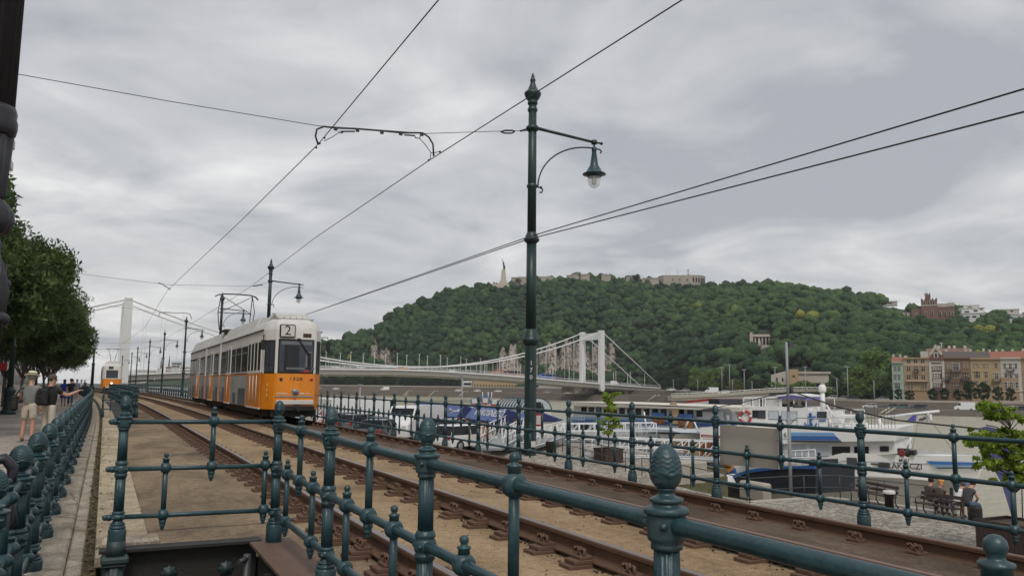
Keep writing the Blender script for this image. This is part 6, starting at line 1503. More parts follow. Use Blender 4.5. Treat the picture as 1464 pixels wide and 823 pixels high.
# ---- long white boat with a beige roof, farther along
T2 = Trace(38.)
q = T2.p(900, 630); LB = thing('passenger_boat', 'long white boat with beige roof and window row, behind the planter tree', 'boat', (40.5, q.y, ZW))
b = MB(); T2.block(b, [(815, 603), (1060, 610), (1060, 690), (838, 690), (822, 640)], 5.5, 0); part(b, 'hull', 'hullpale', LB)
b = MB(); T2.block(b, [(819, 578), (1048, 585), (1056, 611), (815, 604)], 5.2, .15); c_ = part(b, 'cabin', 'hullwhite', LB)
for i in range(15):
    x = 829.5+i*10.35+(i*i)*.10
    if x > 1010: break
    b = MB(); T2.panel(b, x, 581.7+i*.3, x+7.2+.05*i, 590.5+i*.35, .1, .08); w = part(b, 'window', 'cabdark' if i % 3 else 'glass', c_)
b = MB(); T2.block(b, [(816, 575.6), (960, 579.5), (1062, 584.5), (1062, 588), (960, 583.6), (816, 579.5)], 6.2, -.3); b.prism([T2.p(819, 575.6, -.3), T2.p(1062, 584.5, -.3), T2.p(1062, 584.5, 5.9), T2.p(819, 575.6, 5.9)], (0, 0, .12)); part(b, 'roof', 'roofbeige', LB)
b = MB(); 
for (y0, y1, k) in ((596, 598.6, 1), (599.4, 601.6, 0), (602.4, 603.8, 2)): T2.block(b, [(817, y0-.5), (1050, y0+6.5), (1050, y1+6.5), (817, y1-.5)], .05, -.04, k)
part(b, 'side_stripe', ['stripeblue', 'stripelight', 'stripeblue'], LB)
for x0, x1 in ((821, 826), (828, 834), (836, 842), (845, 858)):
    b = MB(); T2.panel(b, x0, 604.5, x1, 614, -.05, .06); part(b, 'window', 'cabdark', LB)
b = MB(); T2.block(b, [(820, 616), (1000, 622), (1000, 627), (824, 622)], .5, -.3); part(b, 'rubbing_strake', 'white', LB)
T2.rail('deck_railing', LB, [(820, 604), (836, 604.6)], .6, 4, -.05)
# posters leaning on the side of the boat
for x0, y0, x1, y1, mm, lab in ((933, 589, 952, 596, 'ad_blue', 'blue poster'), (934, 596, 952, 604.5, 'ad_photo', 'orange poster'), (959, 583, 971, 605, 'ad_wood', None), (972, 591, 992, 600, 'ad_blue', None), (972, 599, 992, 614, 'ad_photo', None)):
    b = MB(); T2.panel(b, x0, y0, x1, y1, -.14, .06, skew=1); part(b, 'advert_panel', mm, LB)
b = MB(); b.lathe([(.62, -.03), (.62, .03)], 20, T2.p(965.5, 586, -.16), (1, 0, 0)); part(b, 'round_advert', 'ad_wood', LB)
# striped roof of another boat out on the water
T3 = Trace(46.)
q = T3.p(1000, 580); HB_ = thing('striped_boat', 'boat roof painted red, white and green, with a dark end, showing over the long boat', 'boat', (48, q.y, ZW))
b = MB(); T3.block(b, [(979, 575), (985, 572.5), (1012, 569.5), (1012, 573), (978, 576.5)], 4, 0, 0); T3.block(b, [(976, 576.5), (1012, 573), (1012, 576.5), (974, 578)], 4, 0, 1); T3.block(b, [(974, 578), (1012, 576.5), (1012, 579.3), (974, 579.5)], 4, 0, 2); part(b, 'roof', ['red', 'white', mat('flag_green', (.05, .13, .07), .6)], HB_)
b = MB(); T3.block(b, [(1012.3, 569.7), (1026, 570), (1031, 580), (1012.3, 580)], 3.9, .05); part(b, 'cabin', 'cabdark', HB_)
b = MB(); T3.block(b, [(970, 580), (1040, 580.5), (1040, 640), (975, 640)], 4.2, -.1); part(b, 'hull', 'hullwhite', HB_)

# ---- landing pontoon with the wooden advert board, nearer to the quay
T4 = Trace(33.4)
q = T4.p(990, 665); DP = thing('landing_boat', 'landing boat with a wooden advert board and a blue striped white bow', 'boat', (35, q.y, ZW))
b = MB(); T4.block(b, [(868, 640), (962, 645), (1060, 655), (1052, 682), (1000, 684), (868, 684)], 2.6, 0); part(b, 'hull', 'hullwhite', DP)
b = MB(); T4.block(b, [(868, 676), (1000, 678), (1052, 679), (1050, 688), (868, 690)], 2.7, -.06); part(b, 'boot_topping', 'navy', DP)
b = MB(); T4.block(b, [(983, 648), (1000, 655), (1016, 664), (1052, 669), (1054, 679), (1020, 676), (1000, 668)], .06, -.05); T4.block(b, [(975, 647), (990, 655), (1006, 664), (1020, 671), (1018, 673), (1000, 666), (985, 658)], .06, -.07, 1); part(b, 'bow_stripe', ['stripeblue', 'stripelight'], DP)
b = MB(); T4.block(b, [(906, 618), (955, 620), (962, 620), (962, 646), (906, 643)], 2.4, .2); dh = part(b, 'deck_house', 'hullwhite', DP)
b = MB(); T4.panel(b, 935, 622, 940, 632, .15, .06); T4.panel(b, 953, 620, 960, 645, .15, .06); part(b, 'window', 'cabdark', dh)
b = MB(); T4.block(b, [(895, 611), (958, 614), (975, 618), (895, 615)], 2.9, -.1); part(b, 'roof', 'hullpale', DP)
b = MB(); T4.block(b, [(964.5, 624.5), (1008, 629), (1024, 632), (1024, 655), (1004, 655), (964.5, 640)], .08, -.12); ab = part(b, 'advert_board', 'ad_wood', DP)
b = MB(); T4.block(b, [(1006, 634), (1022, 631), (1025, 662), (1007, 660), (1003, 645)], .05, -.18); part(b, 'advert_picture', 'ad_photo', ab)
b = MB(); scribble(b, [T4.p(968+i*1.15, 630.4+i*.12, -.17) for i in range(30)], .13, .03); scribble(b, [T4.p(968+i*1.1, 635.5+i*.12, -.17) for i in range(18)], .07, .015); part(b, 'board_lettering', 'brownwood', ab)
b = MB(); T4.block(b, [(1004, 620.5), (1030, 622.5), (1030, 626.5), (1004, 624.5)], .06, -.1); T4.block(b, [(1003, 626), (1030, 627.5), (1030, 634), (1003, 631)], .2, .1, 1); part(b, 'name_strip', ['red', 'white'], DP)
b = MB()
for i in range(8): T4.panel(b, 1007+i*2.7, 622.2+i*.2, 1008.6+i*2.7, 624.4+i*.2, -.14, .03)
part(b, 'strip_lettering', 'offwhite', DP)
b = MB(); T4.block(b, [(1035, 663.5), (1050, 664.5), (1049, 671), (1043, 675.5), (1037, 670)], .05, -.1); pn = part(b, 'pennant', mat('orange_cloth', (.55, .22, .05), .7, col2=(.65, .3, .09), scale=4, fac=.5), DP)
b = MB(); [T4.panel(b, 1038+i*3.2, 666.5, 1040.3+i*3.2, 668.5, -.14, .03) for i in range(3)]; part(b, 'pennant_lettering', 'brownwood', pn)
T4.rail('deck_railing', DP, [(868, 641), (962, 646)], 1.0, 14, .05, 'whitemet', .025, (.33, .66))
b = MB(); b.tube([T4.p(930, 618, -.3), T4.p(926, 588, -.3)], .05, 6); b.tube([T4.p(984, 613, -.3), T4.p(990, 600, -.3)], .06, 6); b.tube([T4.p(996, 598, -.3), T4.p(1004, 617, -.3)], .05, 6); part(b, 'mast', 'whitemet', DP)
# satellite dish shaped lamp between the boats
b = MB(); c = T.p(1039, 593, .2); b.lathe([(.42, 0), (.40, .08), (.25, .2), (.05, .26)], 20, c, (1, 0, 0)); b.tube([c, T.p(1040, 612, .2)], .14, 8); b.m = [0]*len(b.f); solo(b, 'radar_dish', 'grey', 'pale round dish on a post between the long boat and the ship', 'dish')
b = MB(); T.block(b, [(1007, 584), (1024, 583), (1033, 586), (1024, 588.5), (1007, 588)], 1.2, -.3); solo(b, 'life_raft', 'darkgrey', 'dark life raft canister lying at the end of the beige boat roof', 'raft')
# ---- dark blue barge
T5 = Trace(32.2)
q = T5.p(1100, 690); BG = thing('work_barge', 'dark blue work barge lying low between the quay inlet and the passenger ship', 'boat', (33.5, q.y, ZW))
b = MB(); T5.block(b, [(1048, 681), (1070, 673), (1100, 669), (1132, 667.5), (1166, 668), (1166, 705), (1048, 705)], 2.8, 0); part(b, 'hull', 'navy', BG)
b = MB(); T5.block(b, [(1048, 679), (1070, 671), (1100, 667), (1134, 665.5), (1166, 666), (1166, 670), (1134, 669.3), (1100, 671.5), (1070, 675.5), (1048, 684)], .12, -.07); part(b, 'gunwale', 'stripeblue', BG)
b = MB(); T5.block(b, [(1050, 668), (1100, 665.6), (1128, 663), (1128, 666), (1100, 669), (1050, 676)], 2, .3); part(b, 'deck', 'offwhite', BG)
T5.rail('deck_railing', BG, [(1080, 667), (1160, 664)], .75, 9, .3, 'whitemet', .03)
b = MB(); T5.block(b, [(1140, 657), (1158, 657), (1158, 667), (1140, 667)], 1.2, .8); part(b, 'deck_box', 'cabdark', BG)
b = MB(); T5.block(b, [(985, 677), (1048, 678), (1052, 690), (990, 690)], 1.6, -.6); solo(b, 'white_dinghy', 'hullwhite', 'long low white dinghy lying beside the quay steps', 'boat')
# mooring cable slung over the grey pole
pc = onz(1131, 712, -3.5)
wire('black power cable slung from the ship over the grey pole to the right edge', [T.p(985, 587, 2), T.p(1040, 577, 2), ony(1102, 565, pc.y+2), ony(1131, 559, pc.y), ony(1200, 582, 20), ony(1280, 600, 18.5), ony(1400, 612.5, 16.5), ony(1500, 640, 15)], .028, 'power_cable', None)
# ------------------------------------------------------------------ river and the far bank
def interp(x, tab):
    for (x0, y0), (x1, y1) in zip(tab[:-1], tab[1:]):
        if x <= x1: return y0+(y1-y0)*(x-x0)/(x1-x0)
    return tab[-1][1]
def water():
    m = bpy.data.materials.new('river_water'); m.use_nodes = True; nt = m.node_tree; bs = nt.nodes['Principled BSDF']
    bs.inputs['Base Color'].default_value = (.36, .335, .245, 1); bs.inputs['Roughness'].default_value = .24; bs.inputs['Specular IOR Level'].default_value = .5
    geo = nt.nodes.new('ShaderNodeNewGeometry'); hs = []
    for sc, st, am in ((.35, (1, .6, 1), 1.), (1.4, (1, .7, 1), .45), (5, (1, 1, 1), .16)):
        mp = nt.nodes.new('ShaderNodeMapping'); mp.inputs['Scale'].default_value = st; nt.links.new(geo.outputs['Position'], mp.inputs['Vector'])
        n = nt.nodes.new('ShaderNodeTexNoise'); n.inputs['Scale'].default_value = sc; n.inputs['Detail'].default_value = 4; nt.links.new(mp.outputs['Vector'], n.inputs['Vector'])
        mu = nt.nodes.new('ShaderNodeMath'); mu.operation = 'MULTIPLY'; mu.inputs[1].default_value = am; nt.links.new(n.outputs['Fac'], mu.inputs[0]); hs.append(mu)
    a = nt.nodes.new('ShaderNodeMath'); nt.links.new(hs[0].outputs[0], a.inputs[0]); nt.links.new(hs[1].outputs[0], a.inputs[1])
    c = nt.nodes.new('ShaderNodeMath'); nt.links.new(a.outputs[0], c.inputs[0]); nt.links.new(hs[2].outputs[0], c.inputs[1])
    b = nt.nodes.new('ShaderNodeBump'); b.inputs['Strength'].default_value = .9; b.inputs['Distance'].default_value = .6; nt.links.new(c.outputs[0], b.inputs['Height']); nt.links.new(b.outputs['Normal'], bs.inputs['Normal'])
    return m
M['water'] = water()
b = MB(); b.quad((24.4, -300, ZW), (700, -300, ZW), (700, 1500, ZW), (24.4, 1500, ZW)); solo(b, 'river_water', 'water', kind='structure', base=(0, 0, ZW))
M['riprap'] = mat('riprap_stone', (.04, .032, .024), .95, col2=(.125, .10, .076), scale=.55, fac=.75, bump=1., bscale=1.6, detail=10)
M['farroad'] = mat('far_road', (.09, .08, .068), .95, col2=(.145, .128, .108), scale=.12, fac=.6)
M['hillsoil'] = mat('hill_soil', (.016, .030, .014), 1., col2=(.035, .055, .022), scale=.2, fac=.6)
M['rock'] = mat('cliff_rock', (.14, .12, .10), .95, col2=(.42, .37, .315), scale=.16, fac=.7, bump=1., bscale=.6, detail=10)
WY = [(0, 556), (200, 559.5), (300, 561.5), (440, 563.5), (500, 565), (600, 566.5), (700, 568.5), (780, 571), (850, 573), (905, 573.6), (960, 576), (1000, 579.5), (1100, 586), (1240, 592), (1464, 597), (1700, 604), (2000, 612)]
ZB = [(0, .2), (850, 0), (960, -.4), (1100, -1.6), (1200, -2.4), (2000, -2.4)]
def bankpt(px): return onz(px, interp(px, WY), ZW)
HO = [(0, 0), (800, 0), (855, 75), (950, 75), (1000, 40), (1080, 0), (2000, 0)]
def outdir(px): d = ray(px, 560); return Vector((d.x, d.y, 0)).normalized()
def bank(px, off, z):
    p = bankpt(px)+outdir(px)*off; return Vector((p.x, p.y, z))
cols = list(range(150, 2001, 25))
b = MB(); rows = []
def bank_rows(px):
    zb = interp(px, ZB); zl = (ZW*.45+zb*.55) if px < 1100 else -4.4
    if px < 1100: zl = zl+(0)
    return [(-1, ZW-.4), (0, ZW), (5, zl-.1), (5.6, zl+.02)], [(5.6, zl), (19, zl+.05)], [(19, zl), (24, zb), (24.4, zb+.12)], [(24.4, zb), (62+interp(px, HO), zb+.1)]
sl = [[], [], [], []]
for px in cols:
    for k, seg in enumerate(bank_rows(px)): sl[k].append([bank(px, o, z) for o, z in seg])
b = MB(); b.sheet(sl[0]); b.sheet(sl[2]); solo(b, 'riverbank_ground', 'riprap', kind='structure', base=(0, 0, ZW))
b = MB(); b.sheet(sl[1]); b.sheet(sl[3]); solo(b, 'embankment_road', 'farroad', kind='structure', base=(0, 0, ZW))
# low parapet on the upper street
pw = thing('street_parapet', 'low pale parapet along the street on the far bank', 'wall', bank(1200, 24, -2.4)); b = MB()
for p0_, p1 in zip(cols[:-1], cols[1:]):
    a, c = bank(p0_, 24.2, interp(p0_, ZB)), bank(p1, 24.2, interp(p1, ZB)); d = (c-a); L = d.length; d.normalize(); s_ = d.cross(Vector((0, 0, 1)))
    b.box((a+c)/2+Vector((0, 0, .25)), (L, .5, .7), ax=(d, s_, s_.cross(d)))
part(b, 'wall_face', 'qstone', pw)
# stairs down the bank
M['stair'] = mat('pale_steps', (.42, .37, .29), .9)
for px0, px1, lab in ((1258, 1272, 'pale flight of steps down the far bank, opposite the tall flag boom'), (925, 938, 'pale flight of steps down the far bank under the bridge end'), (613, 622, 'pale steps down the far bank, right of the minibus'), (576, 585, 'pale steps down the far bank, above the minibus'), (655, 664, 'pale steps down the far bank, left of the blue gabled sign')):
    b = MB()
    for k in (0, 1.6):
        a = bank(px0, 0, ZW)+rt*k; c = bank(px1, 6.2, interp(px1, ZB)*.55+ZW*.45 if px1 < 1100 else -4.3)+rt*k
        b.tube([a+Vector((0, 0, .3)), c+Vector((0, 0, .35))], .28, 4)
    solo(b, 'bank_steps', 'stair', lab, 'steps', 'steps down the far bank')

# ------------------------------------------------------------------ hill
RIDGE = [(150, 548), (400, 500), (440, 493), (470, 486), (500, 480), (540, 464), (560, 449), (600, 429), (640, 414), (680, 407), (720, 408), (760, 400), (800, 398), (850, 394), (900, 396), (950, 403), (1000, 404), (1050, 403), (1100, 404), (1150, 409), (1200, 416), (1250, 423), (1300, 430), (1350, 437), (1400, 442), (1464, 449), (1560, 460), (1800, 488), (2000, 505)]
RD = [(150, 560), (440, 585), (560, 610), (680, 650), (760, 670), (900, 680), (1000, 690), (1150, 680), (1300, 660), (1464, 640), (2000, 600)]
def hill(px, f):
    """f 0 foot of the hill .. 1 ridge .. beyond"""
    pf = bank(px, 60+interp(px, HO), interp(px, ZB)); d = outdir(px); d0 = pf.xy.length
    D1 = interp(px, RD); r_ = ray(px, interp(px, RIDGE)); r_ = CAM+r_*(D1/math.hypot(r_.x, r_.y)); zr = r_.z-6.5
    D = d0+(D1-d0)*f
    if f <= 1: z = pf.z+(zr-pf.z)*(.72*f+.28*(1-(1-f)**2.0))
    else: z = zr-(f-1)*25
    z += 2.2*math.sin(px*.021+f*5)*math.sin(math.pi*min(1, f))+1.6*math.sin(px*.053-f*9)*math.sin(math.pi*min(1, f))
    return Vector((d.x*D, d.y*D, z))
def project(P):
    q = Vector(P)-CAM; z = q.dot(fwd); return PW/2+F*q.dot(rt2)/z, PH/2-F*q.dot(up2)/z
def hill_at(px, py):
    lo, hi = 0., 1.
    for _ in range(30):
        mid = (lo+hi)/2
        if project(hill(px, mid))[1] > py: lo = mid
        else: hi = mid
    return hill(px, lo)
hc = list(range(150, 2001, 20))
b = MB(); b.sheet([[hill(px, f) for f in [i/16 for i in range(17)]+[1.15, 1.5, 2.2]] for px in hc], 0, True)
solo(b, 'hill_terrain', 'hillsoil', kind='structure', base=(0, 0, 0))
b = MB(); b.quad((-3000, -1500, -8.5), (4000, -1500, -8.5), (4000, 4000, -8.5), (-3000, 4000, -8.5)); solo(b, 'plain_ground', 'hillsoil', kind='structure', base=(0, 0, -8.5))

# cliffs
def cliff(label, px0, px1, ytop, ybot, depth_push, seed):
    g = np.random.default_rng(seed); nx, nz = 22, 16
    pc = hill_at((px0+px1)/2, ybot); D = (pc-CAM).dot(fwd)
    rows = []
    for j in range(nz):
        v = j/(nz-1); row = []
        for i in range(nx):
            u = i/(nx-1); px = px0+(px1-px0)*u
            prof = min(1, 1.5*math.sin(math.pi*u)**.5)*(.74+.16*math.sin(u*13+seed)+.10*math.sin(u*29+2*seed))
            py = ybot+(ytop-ybot)*v*max(.12, prof)
            P = dep(px, py, D-depth_push*math.sin(math.pi*u)*(1-v*.8)+18*v+g.normal(0, 1.2)); row.append(P)
        rows.append(row)
    b = MB(); b.sheet(rows, 0, False)
    back = [[p+Vector((fwd.x, fwd.y, 0))*60 for p in r] for r in (rows[0], rows[-1])]
    b.sheet([rows[-1], back[1]]); b.sheet([[r[0] for r in rows], [r[0]+Vector((fwd.x, fwd.y, 0))*60 for r in rows]]); b.sheet([[r[-1] for r in rows], [r[-1]+Vector((fwd.x, fwd.y, 0))*60 for r in rows]])
    solo(b, 'rock_cliff', 'rock', label, 'cliff', 'bare cliffs of the hill')
CL_ = [('pointed bare rock at the left foot of the hill, over the bridge', 522, 555, 474, 526, 7), ('bare rock spike right of the first one, over the bridge', 546, 572, 479, 530, 6), ('small grey rock face between trees at the lower left of the hill', 568, 583, 490, 515, 5),
       ('low pale rock ledge at the far left of the hill', 512, 532, 497, 510, 4), ('broad bare cliff just left of the tall lamp post', 712, 752, 486, 530, 10), ('broad bare cliff right of the tall lamp post, behind the bridge cables', 768, 812, 482, 538, 12),
       ('bare cliff between the bridge pylon and the lamp post', 800, 832, 478, 538, 12), ('bare cliff seen through the bridge pylon', 828, 858, 486, 538, 11), ('brown cliff right of the bridge pylon', 855, 884, 482, 530, 10),
       ('pale rock patch half way up the hill, right of the bridge', 884, 922, 494, 522, 6), ('small pale rock face on the slope, above the right bridge stays', 908, 926, 484, 503, 5), ('little pale rock high on the slope, left of the lamp post', 680, 690, 470, 482, 4), ('narrow rock on the slope, left of the lamp post lower down', 612, 622, 488, 500, 4)]
for k, c in enumerate(CL_): cliff(*c, seed=k+3)
CLB = [(c[1], c[2], c[3], c[4]-4) for c in CL_[:9]]

# forest: many leafy crowns as one mass
def ico(sub):
    bm = bmesh.new(); bmesh.ops.create_icosphere(bm, subdivisions=sub, radius=1); bm.verts.ensure_lookup_table()
    V = np.array([v.co[:] for v in bm.verts]); Fc = np.array([[v.index for v in f.verts] for f in bm.faces], dtype=np.int32); bm.free(); return V, Fc
def treemat(name, dark, light, yellow):
    m = bpy.data.materials.new(name); m.use_nodes = True; nt = m.node_tree; bs = nt.nodes['Principled BSDF']; bs.inputs['Roughness'].default_value = .8; bs.inputs['Specular IOR Level'].default_value = .15
    at = nt.nodes.new('ShaderNodeAttribute'); at.attribute_name = 'tint'
    r = nt.nodes.new('ShaderNodeValToRGB'); e = r.color_ramp.elements; e[0].color = (*dark, 1); e[1].color = (*light, 1); e[1].position = .85; k = e.new(1.); k.color = (*yellow, 1)
    nt.links.new(at.outputs['Fac'], r.inputs['Fac'])
    geo = nt.nodes.new('ShaderNodeNewGeometry'); n = nt.nodes.new('ShaderNodeTexNoise'); n.inputs['Scale'].default_value = 1.1; n.inputs['Detail'].default_value = 5; nt.links.new(geo.outputs['Position'], n.inputs['Vector'])
    mr = nt.nodes.new('ShaderNodeMapRange'); mr.inputs['From Min'].default_value = .3; mr.inputs['From Max'].default_value = .7; mr.inputs['To Min'].default_value = .45; mr.inputs['To Max'].default_value = 1.45; nt.links.new(n.outputs['Fac'], mr.inputs['Value'])
    mx = nt.nodes.new('ShaderNodeMixRGB'); mx.blend_type = 'MULTIPLY'; mx.inputs['Fac'].default_value = 1; nt.links.new(r.outputs['Color'], mx.inputs[1]); nt.links.new(mr.outputs['Result'], mx.inputs[2])
    nt.links.new(mx.outputs['Color'], bs.inputs['Base Color'])
    b = nt.nodes.new('ShaderNodeBump'); b.inputs['Strength'].default_value = 1; b.inputs['Distance'].default_value = .8; nt.links.new(n.outputs['Fac'], b.inputs['Height']); nt.links.new(b.outputs['Normal'], bs.inputs['Normal'])
    return m
M['forest'] = treemat('forest_foliage', (.015, .040, .019), (.066, .113, .036), (.22, .22, .04))
def blob_mass(centres, radii, tints, per, seed, sub=1):
    """each crown is several jagged clumps; returns a mesh with a tint per vertex"""
    g = np.random.default_rng(seed); V0, F0 = ico(sub); nv = len(V0); Vs, Fs, Ts = [], [], []; o = 0
    C = np.repeat(np.array(centres), per, 0); R_ = np.repeat(np.array(radii), per); T_ = np.repeat(np.array(tints), per)
    n = len(C); d = g.normal(size=(n, 3)); d /= np.linalg.norm(d, axis=1)[:, None]; d[:, 2] = np.abs(d[:, 2])*.9-.15
    C = C+d*(R_*(.30+.62*g.random(n)))[:, None]; r = R_*(.26+.24*g.random(n)); T_ = np.clip(T_+g.normal(0, .045, n), 0, 1)
    jit = 1+g.normal(0, .17, size=(n, nv))
    V = C[:, None, :]+V0[None]*(r[:, None]*jit)[:, :, None]*np.array([1, 1, .85])
    Fa = F0[None]+(np.arange(n)*nv)[:, None, None]
    me = bpy.data.meshes.new('forest'); V = V.reshape(-1, 3); Fa = Fa.reshape(-1, 3).astype(np.int32)
    me.vertices.add(len(V)); me.vertices.foreach_set('co', V.ravel()); me.loops.add(Fa.size); me.loops.foreach_set('vertex_index', Fa.ravel())
    me.polygons.add(len(Fa)); me.polygons.foreach_set('loop_start', np.arange(0, Fa.size, 3, dtype=np.int32)); me.update(calc_edges=True)
    at = me.attributes.new('tint', 'FLOAT', 'POINT'); at.data.foreach_set('value', np.repeat(T_, nv).astype(np.float32))
    return me
KEEP = [(940, 1010, 388, 403), (732, 756, 392, 401), (1072, 1113, 470, 499), (1311, 1364, 425, 453), (1376, 1413, 430, 458), (1426, 1464, 446, 459), (1105, 1188, 526, 549), (1286, 1308, 440, 450), (666, 760, 520, 562), (1252, 1284, 424, 437)]
g = random.Random(21); cs, rs, tn = [], [], []
for i in range(8200):
    px = g.uniform(330, 1600); f = g.random()**.9*1.03
    P = hill(px, f); x, y = project(P); 
    r_ = g.uniform(3.4, 6.0)*(1.45 if g.random() < .35 else 1)
    y_top = project(P+Vector((0, 0, r_*1.3)))[1]
    if any(a-1 < x < c+1 and t < y and y_top < bt-1 for a, c, t, bt in KEEP): continue
    if any(abs(x-(a+c)/2) < (c-a)*.42*(1-.5*max(0, min(1, (bt-y)/(bt-t)))) and t < y < bt+4 for a, c, t, bt in CLB) and (x < 600 or g.random() > .16): continue
    # thin out where another crown stands already
    cs.append((P.x, P.y, P.z+r_*.35)); rs.append(r_)
    t = .22+.16*math.sin(px*.013+1)*math.sin(f*7+px*.004)+g.gauss(0, .21)+.26*min(1, max(0, (px-760)/300))*(.4+.6*f)
    if g.random() < .005: t = 1.0
    elif t > .84: t = .84
    tn.append(max(0, t))
me = blob_mass(cs, rs, tn, 10, 5); me.materials.append(M['forest']); o = link('forest', me); o['kind'] = 'stuff'

# ------------------------------------------------------------------ single trees on the far bank
FT_V = []
for k, (c1, c2, c3) in enumerate((((.018, .036, .014), (.03, .055, .018), (.05, .085, .025)), ((.08, .14, .035), (.13, .21, .05), (.18, .26, .06)), ((.09, .10, .015), (.14, .15, .02), (.2, .2, .035)))):
    mt = leafmat('far_leaf_%d' % k, c1, c2, c3); g = random.Random(40+k); cs, rs = [], []
    for i in range(60):
        a = g.uniform(0, 6.28); w = g.random()**.5; z = g.uniform(.22, .96); rr_ = .46*math.sin(math.pi*min(.97, (z-.1)/.9))**.6*w
        cs.append((rr_*math.cos(a), rr_*math.sin(a), z)); rs.append(g.uniform(.07, .12))
    b = MB(); b.tube([(0, 0, 0), (.01, 0, .3), (0, .01, .7)], [.03, .022, .01], 6)
    for i in range(4): a = i*1.6; b.tube([(0, 0, .25), (.2*math.cos(a), .2*math.sin(a), .5)], [.012, .005], 5)
    FT_V.append((leaf_mesh('crown', cs, rs, 60, .035, mt, 60+k), b.mesh('trunk', ml('bark'))))
def far_tree(P, h, w, label, v, group):
    t = thing('bank_tree', label, 'tree', P, group, rz=random.uniform(0, 6)); t.scale = (w, w, h)
    link('crown', FT_V[v][0], t); link('trunk', FT_V[v][1], t); return t
GB = 'street trees on the far bank'
for px, yt, yb_, wpx, lab in ((1269, 545, 572, 18, 'small dark tree just left of the pale green house'), (1286, 553, 572, 13, 'small tree in front of the pale green house'), (1302, 555, 572, 16, 'low tree in front of the ochre apartment house, left part'), (1336, 552, 572, 17, 'tree in front of the pointed gable house'),
                               (1353, 551, 572, 15, 'tree at the right corner of the pointed gable house'), (1371, 553, 572, 14, 'small tree before the brown house, above the white van'), (1389, 542, 573, 24, 'largest street tree, before the right edge of the brown house'), (1407, 543, 573, 22, 'twin trunked street tree before the yellow house'), (1429, 549, 573, 17, 'narrow street tree before the pale yellow house'), (1446, 550, 573, 16, 'narrow street tree before the white front house'), (1475, 548, 573, 20, 'street tree beyond the right edge')):
    P = bank(px, 27, interp(px, ZB)); D = (P-CAM).dot(fwd); far_tree(P, (yb_-yt)*D/F, wpx*D/F*1.05, lab, 0, GB)
P = bank(1255, 50, -2.3); D = (P-CAM).dot(fwd); far_tree(P, 72*D/F, 66*D/F, 'very large light green tree rising left of the pale green house', 1, GB)
P = bank(1232, 45, -2.3); D = (P-CAM).dot(fwd); far_tree(P, 48*D/F, 50*D/F, 'broad green tree left of the very large light green tree', 1, GB)
g = random.Random(77); shore = []
px = 945
k = 0
words_ = ['rounded', 'broad', 'low', 'dense', 'bushy', 'full', 'spreading', 'short', 'thick', 'leafy']
while px < 1235:
    v = 2 if abs(px-1056) < 9 or abs(px-1120) < 6 else (1 if g.random() < .35 else 0)
    hh = g.uniform(24, 36) if px < 1050 or px > 1190 else g.uniform(16, 26)
    P = bank(px, g.uniform(34, 50)+interp(px, HO)*(.9 if px < 990 else 0), interp(px, ZB)); D = (P-CAM).dot(fwd); w = g.uniform(24, 34)
    near = 'right of the bridge end' if px < 1000 else ('above the red and white boat roof' if px < 1050 else ('behind the ship wheelhouse' if px < 1110 else ('below the stone colonnade hall' if px < 1180 else 'left of the very large light green tree')))
    far_tree(P, hh*D/F, w*D/F, '%s %s far shore tree %s' % (words_[k % 10], ['dark green', 'light green', 'yellowish'][v], near), v, GB); px += g.uniform(11, 16); k += 1
px = 462; k = 0
while px < 845:
    P = bank(px, g.uniform(40, 58), interp(px, ZB)); D = (P-CAM).dot(fwd); hh = g.uniform(11, 17)
    if not (660 < px < 768): far_tree(P, hh*D/F, g.uniform(13, 19)*D/F, '%s dark far shore tree below the bridge deck, %s' % (words_[k % 10], 'between tram and minibus' if px < 520 else ('above the white vans' if px < 600 else ('left of the yellow bath house' if px < 670 else 'beside the tall lamp post'))), 0, GB)
    px += g.uniform(9, 14); k += 1

# ------------------------------------------------------------------ suspension bridge
BD = 402.
NB = dep(860, 560, BD); zt_ = dep(860, 473, BD).z
pe = onz(184, 428, zt_); PE = Vector((pe.x, pe.y, 0)); BU = Vector((NB.x, NB.y, 0))
bp_ = Plane(PE, BU-PE); Lb = (BU-PE).length; WB = 17.5
bp_.off = Vector((-.02, 1, 0))
BR = thing('suspension_bridge', 'white suspension bridge with two tall portal towers crossing the river below the hill', 'bridge', (BU.x, BU.y, ZW))
M['bridgewhite'] = mat('bridge_white', (.56, .56, .56), .55, col2=(.66, .66, .65), scale=.15, fac=.7); M['bridgegrey'] = mat('bridge_deck_grey', (.34, .33, .31), .7, col2=(.42, .41, .385), scale=.25, fac=.7, stretch=(1, 1, 2))
def BP(px, py): return bp_.uz(px, py)
dk = [BP(*p) for p in ((150, 535), (200, 533), (270, 530.5), (360, 528), (455, 526), (560, 527), (620, 529), (700, 534), (750, 538), (800, 542.5), (860, 547.5), (905, 551), (944, 553.5))]
def zdeck(u):
    for (a, za), (c, zc) in zip(dk[:-1], dk[1:]):
        if u <= c: return za+(zc-za)*(u-a)/(c-a)
    return dk[-1][1]
th = 3.0
b = MB()
us = [dk[0][0]+(dk[-1][0]-dk[0][0])*i/40 for i in range(41)]
rows = [[bp_.pt(u, zdeck(u)-th, 3.0), bp_.pt(u, zdeck(u)-th*.75, .4), bp_.pt(u, zdeck(u)-.6, .2)] for u in us]
b.sheet(rows, 1); b.sheet([[bp_.pt(u, zdeck(u)-.6, -.6), bp_.pt(u, zdeck(u), -.6), bp_.pt(u, zdeck(u), WB+.6), bp_.pt(u, zdeck(u)-.6, WB+.6), bp_.pt(u, zdeck(u)-th, WB-3)] for u in us], 0); b.sheet([[bp_.pt(u, zdeck(u)-th, 3), bp_.pt(u, zdeck(u)-th, WB-3)] for u in us], 1); b.sheet([[bp_.pt(u, zdeck(u)-.6, -.6), bp_.pt(u, zdeck(u)-.6, .4)] for u in us], 1)
